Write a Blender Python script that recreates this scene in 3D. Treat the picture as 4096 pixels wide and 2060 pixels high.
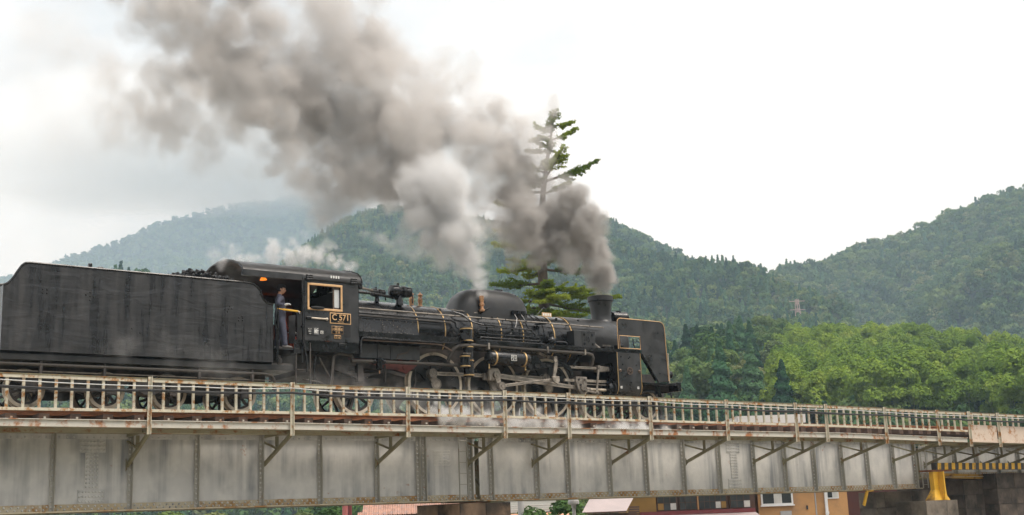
import bpy, bmesh, math, random
import numpy as np
from mathutils import Vector, Matrix
R = math.radians
rnd = random.Random(7)
scene = bpy.context.scene
C = scene.collection
for o in list(bpy.data.objects):
    bpy.data.objects.remove(o)

# ------------------------------------------------------------------ camera
# world: X along the track (direction of travel), Y away from the viewer, Z up, rail top = 0
def cam_matrix(pos, yaw, pitch, roll):
    fw = Vector((math.sin(yaw)*math.cos(pitch), math.cos(yaw)*math.cos(pitch), math.sin(pitch)))
    rt = Vector((math.cos(yaw), -math.sin(yaw), 0)); up = rt.cross(fw)
    r = rt*math.cos(roll) - up*math.sin(roll); u = up*math.cos(roll) + rt*math.sin(roll)
    return Matrix.Translation(pos) @ Matrix((r, u, -fw)).transposed().to_4x4()
CAM_POS = Vector((-6.606, -29.049, -2.759))
cd = bpy.data.cameras.new('camera'); cam = bpy.data.objects.new('camera', cd); C.objects.link(cam)
cd.sensor_width = 36; cd.lens = 43.03; cd.clip_end = 20000; cd.clip_start = .1
cam.matrix_world = cam_matrix(CAM_POS, R(36.45), R(11.93), R(2.19))
scene.camera = cam

# ------------------------------------------------------------------ overcast sky, soft sun, exposure
SUN_EL, SUN_AZ = R(58), R(150)          # azimuth measured from +Y towards +X
world = bpy.data.worlds.new('World'); scene.world = world; world.use_nodes = True
wt = world.node_tree; wt.nodes.clear()
def N(t, kind, **kw):
    n = t.nodes.new(kind)
    for k, v in kw.items(): setattr(n, k, v)
    return n
wo = N(wt, 'ShaderNodeOutputWorld'); bg = N(wt, 'ShaderNodeBackground')
sky = N(wt, 'ShaderNodeTexSky', sky_type='NISHITA', sun_disc=False)
sky.sun_elevation = SUN_EL; sky.sun_rotation = SUN_AZ; sky.air_density = 1; sky.dust_density = 4
sk = N(wt, 'ShaderNodeMixRGB', blend_type='MULTIPLY'); sk.inputs[0].default_value = 1; sk.inputs[2].default_value = (.1, .1, .1, 1)
wt.links.new(sky.outputs[0], sk.inputs[1])
tc = N(wt, 'ShaderNodeTexCoord'); mp = N(wt, 'ShaderNodeMapping'); mp.inputs['Scale'].default_value = (1.0, 1.0, 1.9)
mp.inputs['Location'].default_value = (1.3, .6, .4)
wt.links.new(tc.outputs['Generated'], mp.inputs[0])
n1 = N(wt, 'ShaderNodeTexNoise'); n1.inputs['Scale'].default_value = 1.7; n1.inputs['Detail'].default_value = 6; n1.inputs['Roughness'].default_value = .55; n1.inputs['Distortion'].default_value = .4
wt.links.new(mp.outputs[0], n1.inputs['Vector'])
rp = N(wt, 'ShaderNodeValToRGB'); rp.color_ramp.elements[0].position = .36; rp.color_ramp.elements[1].position = .66
rp.color_ramp.elements[0].color = (.42, .445, .475, 1); rp.color_ramp.elements[1].color = (.995, 1.0, 1.0, 1)
wt.links.new(n1.outputs[0], rp.inputs[0])
mx = N(wt, 'ShaderNodeMixRGB'); mx.inputs[0].default_value = .94
wt.links.new(sk.outputs[0], mx.inputs[1]); wt.links.new(rp.outputs[0], mx.inputs[2])
# an overcast sky is about three times brighter overhead than at the horizon (CIE overcast sky)
sx = N(wt, 'ShaderNodeSeparateXYZ'); wt.links.new(tc.outputs['Generated'], sx.inputs[0])
se = N(wt, 'ShaderNodeMath', operation='MAXIMUM'); wt.links.new(sx.outputs[2], se.inputs[0]); se.inputs[1].default_value = 0
sg = N(wt, 'ShaderNodeMath', operation='MULTIPLY_ADD'); wt.links.new(se.outputs[0], sg.inputs[0]); sg.inputs[1].default_value = 2/3; sg.inputs[2].default_value = 1/3
wt.links.new(mx.outputs[0], bg.inputs[0])
sb_ = N(wt, 'ShaderNodeMath', operation='MULTIPLY'); wt.links.new(sg.outputs[0], sb_.inputs[0]); sb_.inputs[1].default_value = 1.36
wt.links.new(sb_.outputs[0], bg.inputs[1])
wt.links.new(bg.outputs[0], wo.inputs[0])
sd = bpy.data.lights.new('sun', 'SUN'); sun = bpy.data.objects.new('sun', sd); C.objects.link(sun)
sd.energy = 1.5; sd.angle = R(25); sd.color = (1, .96, .9)
sdir = Vector((math.sin(SUN_AZ)*math.cos(SUN_EL), math.cos(SUN_AZ)*math.cos(SUN_EL), math.sin(SUN_EL)))
sun.rotation_euler = sdir.to_track_quat('Z', 'Y').to_euler()
vs = scene.view_settings
scene.display_settings.display_device = 'sRGB'
vs.view_transform = 'Standard'; vs.look = 'None'; vs.exposure = 1.05; vs.gamma = 1; vs.use_curve_mapping = False
cy = scene.cycles
cy.max_bounces = 6; cy.diffuse_bounces = 3; cy.glossy_bounces = 3; cy.transmission_bounces = 4; cy.transparent_max_bounces = 12
cy.volume_bounces = 2; cy.volume_step_rate = 1.0; cy.volume_max_steps = 256
cy.sample_clamp_indirect = 8; cy.use_denoising = True

# ------------------------------------------------------------------ helpers
def empty(name, loc=(0, 0, 0)):
    o = bpy.data.objects.new(name, None); C.objects.link(o); o.location = loc; o.empty_display_size = .2
    return o
def tag(o, label=None, cat=None, group=None, kind=None):
    if label: o['label'] = label
    if cat: o['category'] = cat
    if group: o['group'] = group
    if kind: o['kind'] = kind
    return o
def thing(name, label, cat, loc=(0, 0, 0), group=None):
    return tag(empty(name, loc), label, cat, group)
def world_of(p):
    return Matrix.Identity(4) if p is None else world_of(p.parent) @ p.matrix_parent_inverse @ p.matrix_basis
def set_parent(o, p):
    """geometry is written in world coordinates: undo the parent's placement"""
    o.parent = p; o.matrix_parent_inverse = world_of(p).inverted()
    return o

class MB:
    def __init__(s): s.v = []; s.f = []
    def add(s, vs, fs):
        b = len(s.v); s.v += [tuple(x) for x in vs]; s.f += [tuple(i + b for i in f) for f in fs]; return s
    def box(s, x0, x1, y0, y1, z0, z1):
        if x0 > x1: x0, x1 = x1, x0
        if y0 > y1: y0, y1 = y1, y0
        if z0 > z1: z0, z1 = z1, z0
        return s.add([(x0,y0,z0),(x1,y0,z0),(x1,y1,z0),(x0,y1,z0),(x0,y0,z1),(x1,y0,z1),(x1,y1,z1),(x0,y1,z1)],
                     [(0,3,2,1),(4,5,6,7),(0,1,5,4),(1,2,6,5),(2,3,7,6),(3,0,4,7)])
    def bar(s, p0, p1, w, h, up=(0, 0, 1)):
        p0, p1 = Vector(p0), Vector(p1); d = (p1-p0).normalized(); up = Vector(up)
        a = d.cross(up)
        if a.length < 1e-4: a = d.cross(Vector((0, 1, 0)))
        a.normalize(); b = a.cross(d).normalized(); a *= w/2; b *= h/2
        vs = [p-a-b for p in (p0, p1)] + [p+a-b for p in (p0, p1)] + [p+a+b for p in (p0, p1)] + [p-a+b for p in (p0, p1)]
        return s.add(vs, [(0,1,3,2),(2,3,5,4),(4,5,7,6),(6,7,1,0),(0,2,4,6),(1,7,5,3)])
    def cyl(s, p0, p1, r0, r1=None, n=16, cap=True):
        p0, p1 = Vector(p0), Vector(p1); r1 = r0 if r1 is None else r1
        d = (p1-p0).normalized(); a = d.orthogonal().normalized(); b = d.cross(a)
        vs = []; fs = []
        for p, r in ((p0, r0), (p1, r1)):
            for i in range(n):
                t = 2*math.pi*i/n; vs.append(p + a*(r*math.cos(t)) + b*(r*math.sin(t)))
        for i in range(n): j = (i+1) % n; fs.append((i, j, n+j, n+i))
        if cap: fs += [tuple(range(n-1, -1, -1)), tuple(range(n, 2*n))]
        return s.add(vs, fs)
    def tube(s, pts, r, n=8, closed=False):
        pts = [Vector(p) for p in pts]; m = len(pts); vs = []; fs = []
        ref = None
        for k, p in enumerate(pts):
            t = (pts[(k+1) % m if closed else min(k+1, m-1)] - pts[(k-1) % m if closed else max(k-1, 0)]).normalized()
            if ref is None: a = t.orthogonal().normalized()
            else:
                a = ref - t*ref.dot(t)
                a = t.orthogonal().normalized() if a.length < 1e-5 else a.normalized()
            ref = a; b = t.cross(a)
            rr = r[k] if isinstance(r, (list, tuple)) else r
            for i in range(n):
                q = 2*math.pi*i/n; vs.append(p + a*(rr*math.cos(q)) + b*(rr*math.sin(q)))
        for k in range(m if closed else m-1):
            k2 = (k+1) % m
            for i in range(n): j = (i+1) % n; fs.append((k*n+i, k*n+j, k2*n+j, k2*n+i))
        if not closed: fs += [tuple(range(n-1, -1, -1)), tuple(range((m-1)*n, m*n))]
        return s.add(vs, fs)
    def prism(s, poly, y0, y1, axis='y'):
        n = len(poly)
        def P(a, b, c): return {'y': (a, c, b), 'x': (c, a, b), 'z': (a, b, c)}[axis]
        vs = [P(a, b, y0) for a, b in poly] + [P(a, b, y1) for a, b in poly]
        fs = [tuple(range(n)), tuple(range(2*n-1, n-1, -1))]
        for i in range(n): j = (i+1) % n; fs.append((i, n+i, n+j, j))
        return s.add(vs, fs)
    def ringprism(s, outer, inner, y0, y1):
        n = len(outer); vs = []
        for y in (y0, y1):
            vs += [(a, y, b) for a, b in outer] + [(a, y, b) for a, b in inner]
        fs = []
        for i in range(n):
            j = (i+1) % n
            fs += [(i, j, n+j, n+i), (2*n+i, 3*n+i, 3*n+j, 2*n+j), (i, 2*n+i, 2*n+j, j), (n+i, n+j, 3*n+j, 3*n+i)]
        return s.add(vs, fs)
    def lathe(s, prof, o, ax, n=24, cap=True):
        # prof: [(r, h)] along axis
        o = Vector(o); ax = Vector(ax).normalized(); a = ax.orthogonal().normalized(); b = ax.cross(a); vs = []; fs = []
        for r, h in prof:
            for i in range(n):
                t = 2*math.pi*i/n; vs.append(o + ax*h + a*(r*math.cos(t)) + b*(r*math.sin(t)))
        for k in range(len(prof)-1):
            for i in range(n): j = (i+1) % n; fs.append((k*n+i, k*n+j, (k+1)*n+j, (k+1)*n+i))
        if cap: fs += [tuple(range(n-1, -1, -1)), tuple(range((len(prof)-1)*n, len(prof)*n))]
        return s.add(vs, fs)
    def sphere(s, c, r, nu=12, nv=8):
        rx, ry, rz = (r, r, r) if not isinstance(r, (tuple, list)) else r
        vs = [(c[0], c[1], c[2]-rz)]; fs = []
        for k in range(1, nv):
            p = -math.pi/2 + math.pi*k/nv
            for i in range(nu):
                t = 2*math.pi*i/nu
                vs.append((c[0]+rx*math.cos(p)*math.cos(t), c[1]+ry*math.cos(p)*math.sin(t), c[2]+rz*math.sin(p)))
        vs.append((c[0], c[1], c[2]+rz)); top = len(vs)-1
        for i in range(nu):
            j = (i+1) % nu; fs.append((0, 1+j, 1+i)); b = 1+(nv-2)*nu; fs.append((top, b+i, b+j))
            for k in range(nv-2): q = 1+k*nu; fs.append((q+i, q+j, q+nu+j, q+nu+i))
        return s.add(vs, fs)
    def grid(s, rows, closed_u=False):
        n = len(rows[0]); vs = [p for r in rows for p in r]; fs = []
        for k in range(len(rows)-1):
            for i in range(n if closed_u else n-1):
                j = (i+1) % n; fs.append((k*n+i, k*n+j, (k+1)*n+j, (k+1)*n+i))
        return s.add(vs, fs)
    def mesh(s, name, mat, smooth=40):
        m = bpy.data.meshes.new(name); m.from_pydata(s.v, [], s.f)
        bm = bmesh.new(); bm.from_mesh(m); bmesh.ops.recalc_face_normals(bm, faces=bm.faces); bm.to_mesh(m); bm.free()
        if smooth:
            m.shade_smooth(); m.set_sharp_from_angle(angle=R(smooth))
        for q in (mat if isinstance(mat, (list, tuple)) else [mat]): m.materials.append(q)
        return m
    def build(s, name, mat, parent=None, smooth=40, bevel=0, kind=None, label=None):
        o = bpy.data.objects.new(name, s.mesh(name, mat, smooth)); C.objects.link(o)
        if parent is not None: set_parent(o, parent)
        if bevel:
            b = o.modifiers.new('bevel', 'BEVEL'); b.width = bevel; b.segments = 2; b.limit_method = 'ANGLE'; b.angle_limit = R(50)
        if kind: o['kind'] = kind
        if label: o['label'] = label
        return o
def copy_of(o, parent, loc, rot=None, scale=None):
    c = o.copy(); C.objects.link(c); c.parent = parent; c.location = loc
    if rot: c.rotation_euler = rot
    if scale: c.scale = scale
    return c
def lerp(xs, ys, x): return float(np.interp(x, xs, ys))
def text_obj(name, body, mat, parent, x, y, z, size, width=None, depth=.004, face='-y', align='CENTER'):
    """flat raised lettering on a plane facing -Y (the viewer's side)"""
    c = bpy.data.curves.new(name, 'FONT'); c.body = body; c.size = size; c.align_x = align; c.align_y = 'CENTER'; c.extrude = depth/2
    c.offset = size*.012
    o = bpy.data.objects.new(name+'_tmp', c); C.objects.link(o)
    dg = bpy.context.evaluated_depsgraph_get(); m = bpy.data.meshes.new_from_object(o.evaluated_get(dg))
    bpy.data.objects.remove(o); bpy.data.curves.remove(c)
    w = max(v.co.x for v in m.vertices) - min(v.co.x for v in m.vertices)
    k = width/w if width else 1
    for v in m.vertices:
        a, b, d = v.co; v.co = (x + a*k, y - d, z + b)
    m.materials.clear(); m.materials.append(mat); m.name = name
    t = bpy.data.objects.new(name, m); C.objects.link(t)
    if parent is not None: set_parent(t, parent)
    return t

# ------------------------------------------------------------------ materials
def ramp(t, stops):
    r = N(t, 'ShaderNodeValToRGB'); e = r.color_ramp.elements
    while len(e) < len(stops): e.new(.5)
    for i, (p, c) in enumerate(stops):
        e[i].position = p; e[i].color = (c[0], c[1], c[2], 1) if isinstance(c, (tuple, list)) else (c, c, c, 1)
    return r
def noise(t, vec, scale, detail=4, rough=.55, dist=0):
    n = N(t, 'ShaderNodeTexNoise'); n.inputs['Scale'].default_value = scale; n.inputs['Detail'].default_value = detail
    n.inputs['Roughness'].default_value = rough; n.inputs['Distortion'].default_value = dist
    if vec is not None: t.links.new(vec, n.inputs['Vector'])
    return n.outputs[0]
def mapped(t, scale=(1, 1, 1), per_object=False, world_space=False):
    tc = N(t, 'ShaderNodeTexCoord'); mp = N(t, 'ShaderNodeMapping'); mp.inputs['Scale'].default_value = scale
    if world_space:
        g = N(t, 'ShaderNodeNewGeometry'); t.links.new(g.outputs['Position'], mp.inputs[0])
    else: t.links.new(tc.outputs['Object'], mp.inputs[0])
    if per_object:
        oi = N(t, 'ShaderNodeObjectInfo'); ml = N(t, 'ShaderNodeMath', operation='MULTIPLY'); ml.inputs[1].default_value = 37
        cb = N(t, 'ShaderNodeCombineXYZ'); t.links.new(oi.outputs['Random'], ml.inputs[0])
        for i in range(3): t.links.new(ml.outputs[0], cb.inputs[i])
        t.links.new(cb.outputs[0], mp.inputs['Location'])
    return mp.outputs[0]
def mix(t, fac, a, b, mode='MIX'):
    m = N(t, 'ShaderNodeMixRGB', blend_type=mode)
    for i, q in ((0, fac), (1, a), (2, b)):
        if isinstance(q, (int, float)): m.inputs[i].default_value = q if i == 0 else (q, q, q, 1)
        elif isinstance(q, (tuple, list)): m.inputs[i].default_value = (q[0], q[1], q[2], 1)
        else: t.links.new(q, m.inputs[i])
    return m.outputs[0]
def new_mat(name):
    m = bpy.data.materials.new(name); m.use_nodes = True; t = m.node_tree
    return m, t, t.nodes['Principled BSDF']
def bump(t, p, h, strength=.2, dist=.02):
    b = N(t, 'ShaderNodeBump'); b.inputs['Strength'].default_value = strength; b.inputs['Distance'].default_value = dist
    t.links.new(h, b.inputs['Height']); t.links.new(b.outputs[0], p.inputs['Normal'])
def setc(t, p, key, v):
    if isinstance(v, (int, float)): p.inputs[key].default_value = v
    elif isinstance(v, (tuple, list)): p.inputs[key].default_value = (v[0], v[1], v[2], 1)
    else: t.links.new(v, p.inputs[key])
def plain(name, col, rough=.5, metal=0, var=.25, scale=6, bmp=.0, spec=None, dirt=None, dirt_amt=.5, stretch=(1, 1, 1), per_object=True):
    m, t, p = new_mat(name); v = mapped(t, stretch, per_object)
    n = noise(t, v, scale, 5)
    lo = tuple(c*(1-var) for c in col); hi = tuple(min(1, c*(1+var)) for c in col)
    r = ramp(t, [(.3, lo), (.7, hi)]); t.links.new(n, r.inputs[0]); c = r.outputs[0]
    if dirt:
        n2 = noise(t, v, scale*.6, 6, .65); r2 = ramp(t, [(.62-.25*dirt_amt, 0.), (.78-.2*dirt_amt, 1.)]); t.links.new(n2, r2.inputs[0])
        c = mix(t, r2.outputs[0], c, dirt)
    setc(t, p, 'Base Color', c); p.inputs['Metallic'].default_value = metal
    rr = ramp(t, [(.3, max(0, rough-.1)), (.7, min(1, rough+.12))]); t.links.new(n, rr.inputs[0]); t.links.new(rr.outputs[0], p.inputs['Roughness'])
    if spec is not None: p.inputs['Specular IOR Level'].default_value = spec
    if bmp: bump(t, p, noise(t, v, scale*5, 4), bmp, .01)
    return m
def rusty_paint(name, col, rust=(.30, .105, .028), amt=.4, streak=.35, scale=1.6, rough=.6, dark=(.19, .2, .18), wavy=.0, per_object=True, tint=None):
    m, t, p = new_mat(name)
    v = mapped(t, (1, 1, 1), per_object); vz = mapped(t, (7.5, 7.5, .35), per_object)
    s1 = noise(t, vz, .55, 4, .6); r1 = ramp(t, [(.36, 0.), (.66, 1.)]); t.links.new(s1, r1.inputs[0])
    s2 = noise(t, mapped(t, (1.3, 1.3, .7), per_object), 1.1, 3, .5); r2b = ramp(t, [(.42, 0.), (.62, 1.)]); t.links.new(s2, r2b.inputs[0])
    both = mix(t, 1, r1.outputs[0], r2b.outputs[0], 'MULTIPLY')
    c = mix(t, noise(t, v, 9, 4), tuple(x*.88 for x in col), tuple(x*1.1 for x in col))
    if tint: 
        rt = ramp(t, [(.4, 0.), (.65, .8)]); t.links.new(noise(t, v, 2.3, 3), rt.inputs[0]); c = mix(t, rt.outputs[0], c, tint)
    ms = N(t, 'ShaderNodeMath', operation='MULTIPLY'); t.links.new(both, ms.inputs[0]); ms.inputs[1].default_value = streak
    c = mix(t, ms.outputs[0], c, dark)
    n3 = noise(t, v, scale*1.7, 8, .68); r3 = ramp(t, [(.66-.3*amt, 0.), (.74-.26*amt, 1.)]); t.links.new(n3, r3.inputs[0])
    rc = mix(t, noise(t, v, scale*9, 4), tuple(x*.55 for x in rust), tuple(min(1, x*1.5) for x in rust))
    c = mix(t, r3.outputs[0], c, rc)
    setc(t, p, 'Base Color', c)
    rr = mix(t, r3.outputs[0], rough, .9); t.links.new(rr, p.inputs['Roughness'])
    bump(t, p, n3, .25, .01)
    return m

M = {}
def engine_paint(name, base, rough, streak=0, wave=0, dust=.35, spec=.5):
    m, t, p = new_mat(name)
    v = mapped(t); n = noise(t, v, 3.2, 6, .6); nz = noise(t, mapped(t, (4.2, 4.2, .42)), 1.0, 6, .62)
    r = ramp(t, [(.35, tuple(b*.6 for b in base)), (.7, tuple(b*1.5 for b in base))]); t.links.new(n, r.inputs[0]); c = r.outputs[0]
    rd = ramp(t, [(.42, 0.), (.70, dust)]); t.links.new(nz if streak else noise(t, v, 1.7, 7, .65), rd.inputs[0])
    c = mix(t, rd.outputs[0], c, (.085, .080, .076))
    setc(t, p, 'Base Color', c); p.inputs['Specular IOR Level'].default_value = spec
    rr = ramp(t, [(.3, max(.1, rough-.12)), (.72, min(1, rough+.22))]); t.links.new(nz if streak else n, rr.inputs[0]); t.links.new(rr.outputs[0], p.inputs['Roughness'])
    h = noise(t, mapped(t, (.75, 1, 2.6)), 1.25, 4, .5, .9) if wave else noise(t, v, 22, 4)
    bump(t, p, h, wave or .08, .09 if wave else .006)
    return m
M['black'] = engine_paint('engine_black', (.006, .006, .0065), .18, dust=.13, spec=.45)
M['black_matt'] = engine_paint('engine_matt_black', (.014, .0138, .0136), .38, dust=.2, spec=.45)
M['weathered'] = engine_paint('weathered_black', (.018, .0182, .019), .32, dust=.28, spec=.6)
M['tender'] = engine_paint('tender_black', (.018, .018, .0195), .29, streak=1, wave=.2, dust=.36, spec=.55)
M['chassis'] = plain('greasy_chassis', (.026, .023, .021), .55, 0, .5, 5, .1, dirt=(.075, .06, .05), dirt_amt=.7)
M['dark_int'] = plain('cab_interior', (.012, .012, .012), .8, 0, .4, 5)
M['steel'] = plain('bright_rod_steel', (.38, .33, .275), .40, .35, .25, 5, .05, dirt=(.09, .075, .06), dirt_amt=.35)
M['steel_grey'] = plain('machined_steel', (.25, .22, .185), .45, .35, .3, 6, .05, dirt=(.05, .043, .036), dirt_amt=.5)
M['tyre'] = plain('tyre_steel', (.58, .50, .40), .4, .3, .15, 6, dirt=(.14, .115, .09), dirt_amt=.35)
M['brass'] = plain('polished_brass', (.55, .37, .17), .4, .5, .2, 8, dirt=(.2, .12, .05), dirt_amt=.3)
M['copper'] = plain('copper_fitting', (.55, .30, .16), .3, .7, .35, 8, dirt=(.1, .06, .04), dirt_amt=.3)
M['gold_paint'] = plain('gold_plate_trim', (.62, .385, .19), .45, .2, .15, 8)
M['white_line'] = plain('white_lettering', (.75, .74, .7), .6, 0, .1, 8)
M['pipe'] = plain('lagged_pipe', (.06, .052, .044), .7, 0, .35, 12, .3)
M['pipe_brown'] = plain('brown_pipe', (.12, .085, .065), .5, .3, .3, 8)
M['red_frame'] = plain('red_oxide_frame', (.17, .045, .035), .6, 0, .3, 4, .1, dirt=(.04, .03, .028), dirt_amt=.5)
M['grey_sheet'] = plain('grey_ashpan_sheet', (.085, .086, .088), .5, .2, .25, 3, .1, dirt=(.03, .028, .026), dirt_amt=.5)
M['glass'] = plain('painted_reflection_pane', (.55, .57, .57), .08, 0, .03, 2, spec=.8)  # pale tone paints the white sky's reflection into the pane
M['coal'] = plain('coal', (.018, .017, .017), .38, 0, .5, 9, .5)
M['girder'] = rusty_paint('girder_paint', (.62, .605, .57), amt=.02, streak=.95, dark=(.235, .242, .25), tint=(.53, .52, .50))
M['stiff'] = rusty_paint('stiffener_paint', (.42, .40, .35), amt=.12, streak=.5, dark=(.16, .16, .13))
M['flange'] = rusty_paint('flange_paint', (.48, .43, .33), rust=(.34, .20, .075), amt=.55, streak=.2, scale=1.3, tint=(.42, .33, .19))
M['flange_edge'] = rusty_paint('flange_edge_paint', (.52, .45, .32), rust=(.38, .19, .06), amt=.5, streak=.1, scale=1.2)
M['bracket'] = rusty_paint('shaded_mossy_bracket_paint', (.24, .215, .125), rust=(.2, .08, .03), amt=.3, streak=.3, dark=(.08, .075, .04))  # algae coat, with the green-brown shadow on the brackets put into its colour
M['walk'] = rusty_paint('walkway_paint', (.36, .32, .21), rust=(.25, .1, .035), amt=.45, streak=.3, dark=(.12, .1, .05))
M['rail_white'] = rusty_paint('railing_paint', (.60, .55, .43), rust=(.36, .17, .055), amt=.53, streak=.2, scale=3.0, dark=(.3, .28, .2))
M['rail_top'] = rusty_paint('railing_top_paint', (.25, .225, .13), rust=(.26, .12, .04), amt=.5, streak=.2, scale=2.2, tint=(.16, .14, .06))
M['edge_white'] = rusty_paint('walkway_edge_paint', (.58, .545, .47), rust=(.36, .15, .06), amt=.45, streak=.15, scale=1.5)
M['parapet'] = rusty_paint('parapet_paint', (.62, .50, .40), rust=(.36, .17, .07), amt=.5, streak=.2, scale=1.2)
M['rust'] = plain('rail_rust', (.24, .095, .042), .85, .1, .35, 6, .3)
M['rail_head'] = plain('rail_running_face', (.42, .38, .34), .35, .7, .2, 6)
M['sleeper'] = plain('sleeper_wood', (.075, .045, .033), .9, 0, .5, 5, .6, dirt=(.12, .08, .055), dirt_amt=.4, stretch=(1, .15, 1))
M['cable'] = plain('black_cable', (.018, .018, .019), .5, 0, .2, 8)
M['wire'] = plain('galvanised_wire', (.62, .62, .6), .4, .3, .1, 8)
M['pier'] = plain('pier_masonry', (.19, .125, .08), .92, 0, .55, 1.6, .7, dirt=(.03, .024, .018), dirt_amt=.75)
M['concrete'] = plain('weathered_concrete', (.19, .155, .12), .9, 0, .35, 1.5, .4, dirt=(.05, .04, .03), dirt_amt=.75)
M['stone_dark'] = plain('abutment_stone', (.12, .092, .072), .92, 0, .5, 1.8, .6, dirt=(.04, .033, .027), dirt_amt=.7)
M['yellow'] = plain('warning_yellow', (.78, .44, .035), .5, 0, .12, 3, .05, dirt=(.2, .1, .03), dirt_amt=.3)
M['stripe'] = plain('warning_black', (.05, .045, .04), .6, 0, .2, 3)
M['yellow_rust'] = rusty_paint('rusty_yellow', (.55, .30, .03), rust=(.14, .06, .02), amt=.6, streak=.3, scale=1.0)
# ------------------------------------------------------------------ ground
def ground():
    m, t, p = new_mat('gravel_ground')
    # pale river gravel and dust with patches of grass
    v = mapped(t, world_space=True); n = noise(t, v, .05, 8, .65)
    r = ramp(t, [(.44, (.27, .25, .215)), (.56, (.21, .19, .15)), (.66, (.10, .12, .05))]); t.links.new(n, r.inputs[0])
    setc(t, p, 'Base Color', r.outputs[0]); p.inputs['Roughness'].default_value = .95
    o = MB().add([(-6000, -6000, -5.2), (6000, -6000, -5.2), (6000, 6000, -5.2), (-6000, 6000, -5.2)], [(0, 1, 2, 3)]).build('ground', m, smooth=0)
    tag(o, 'flat gravel and grass valley floor beneath the bridge', kind='structure')
ground()

# ------------------------------------------------------------------ bridge
FX = [-6, 0, 6, 12, 20, 32, 45]; FY = [-2.15, -2.2, -2.5, -2.6, -2.8, -2.95, -3.1]
def fy(X): return lerp(FX, FY, X)
def ztop(X): return lerp([-6, 0, 6, 14, 20, 25, 28, 31, 36.3, 45], [.60, .58, .52, .49, .435, .39, .35, .305, .25, .17], X)
def zbot(X): return lerp([-6, 0, 12, 19, 24.6, 31.7, 45], [-.13, -.14, -.14, -.20, -.24, -.34, -.52], X)
def zwalk(X): return lerp([-6, 0, 4, 9, 17.5, 26, 32.4, 45], [-.37, -.38, -.40, -.43, -.47, -.51, -.63, -.80], X)
POSTS = [-.35, 2.95, 6.33, 9.48, 12.44, 14.56, 17.5, 20.55, 23.6, 25.03, 28.0, 30.85, 32.68, 34.45, 36.25, 38.1, 40, 42, 44]
STEP = .1
def rivet(mb, x, y, z, r=.026, d=.022):
    vs = [(x + r*math.cos(a), y, z + r*math.sin(a)) for a in [k*math.pi/3 for k in range(6)]]
    vs += [(x + .6*r*math.cos(a), y-d, z + .6*r*math.sin(a)) for a in [k*math.pi/3 for k in range(6)]]
    mb.add(vs, [(k, (k+1) % 6, 6+(k+1) % 6, 6+k) for k in range(6)] + [tuple(range(11, 5, -1))])

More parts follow.
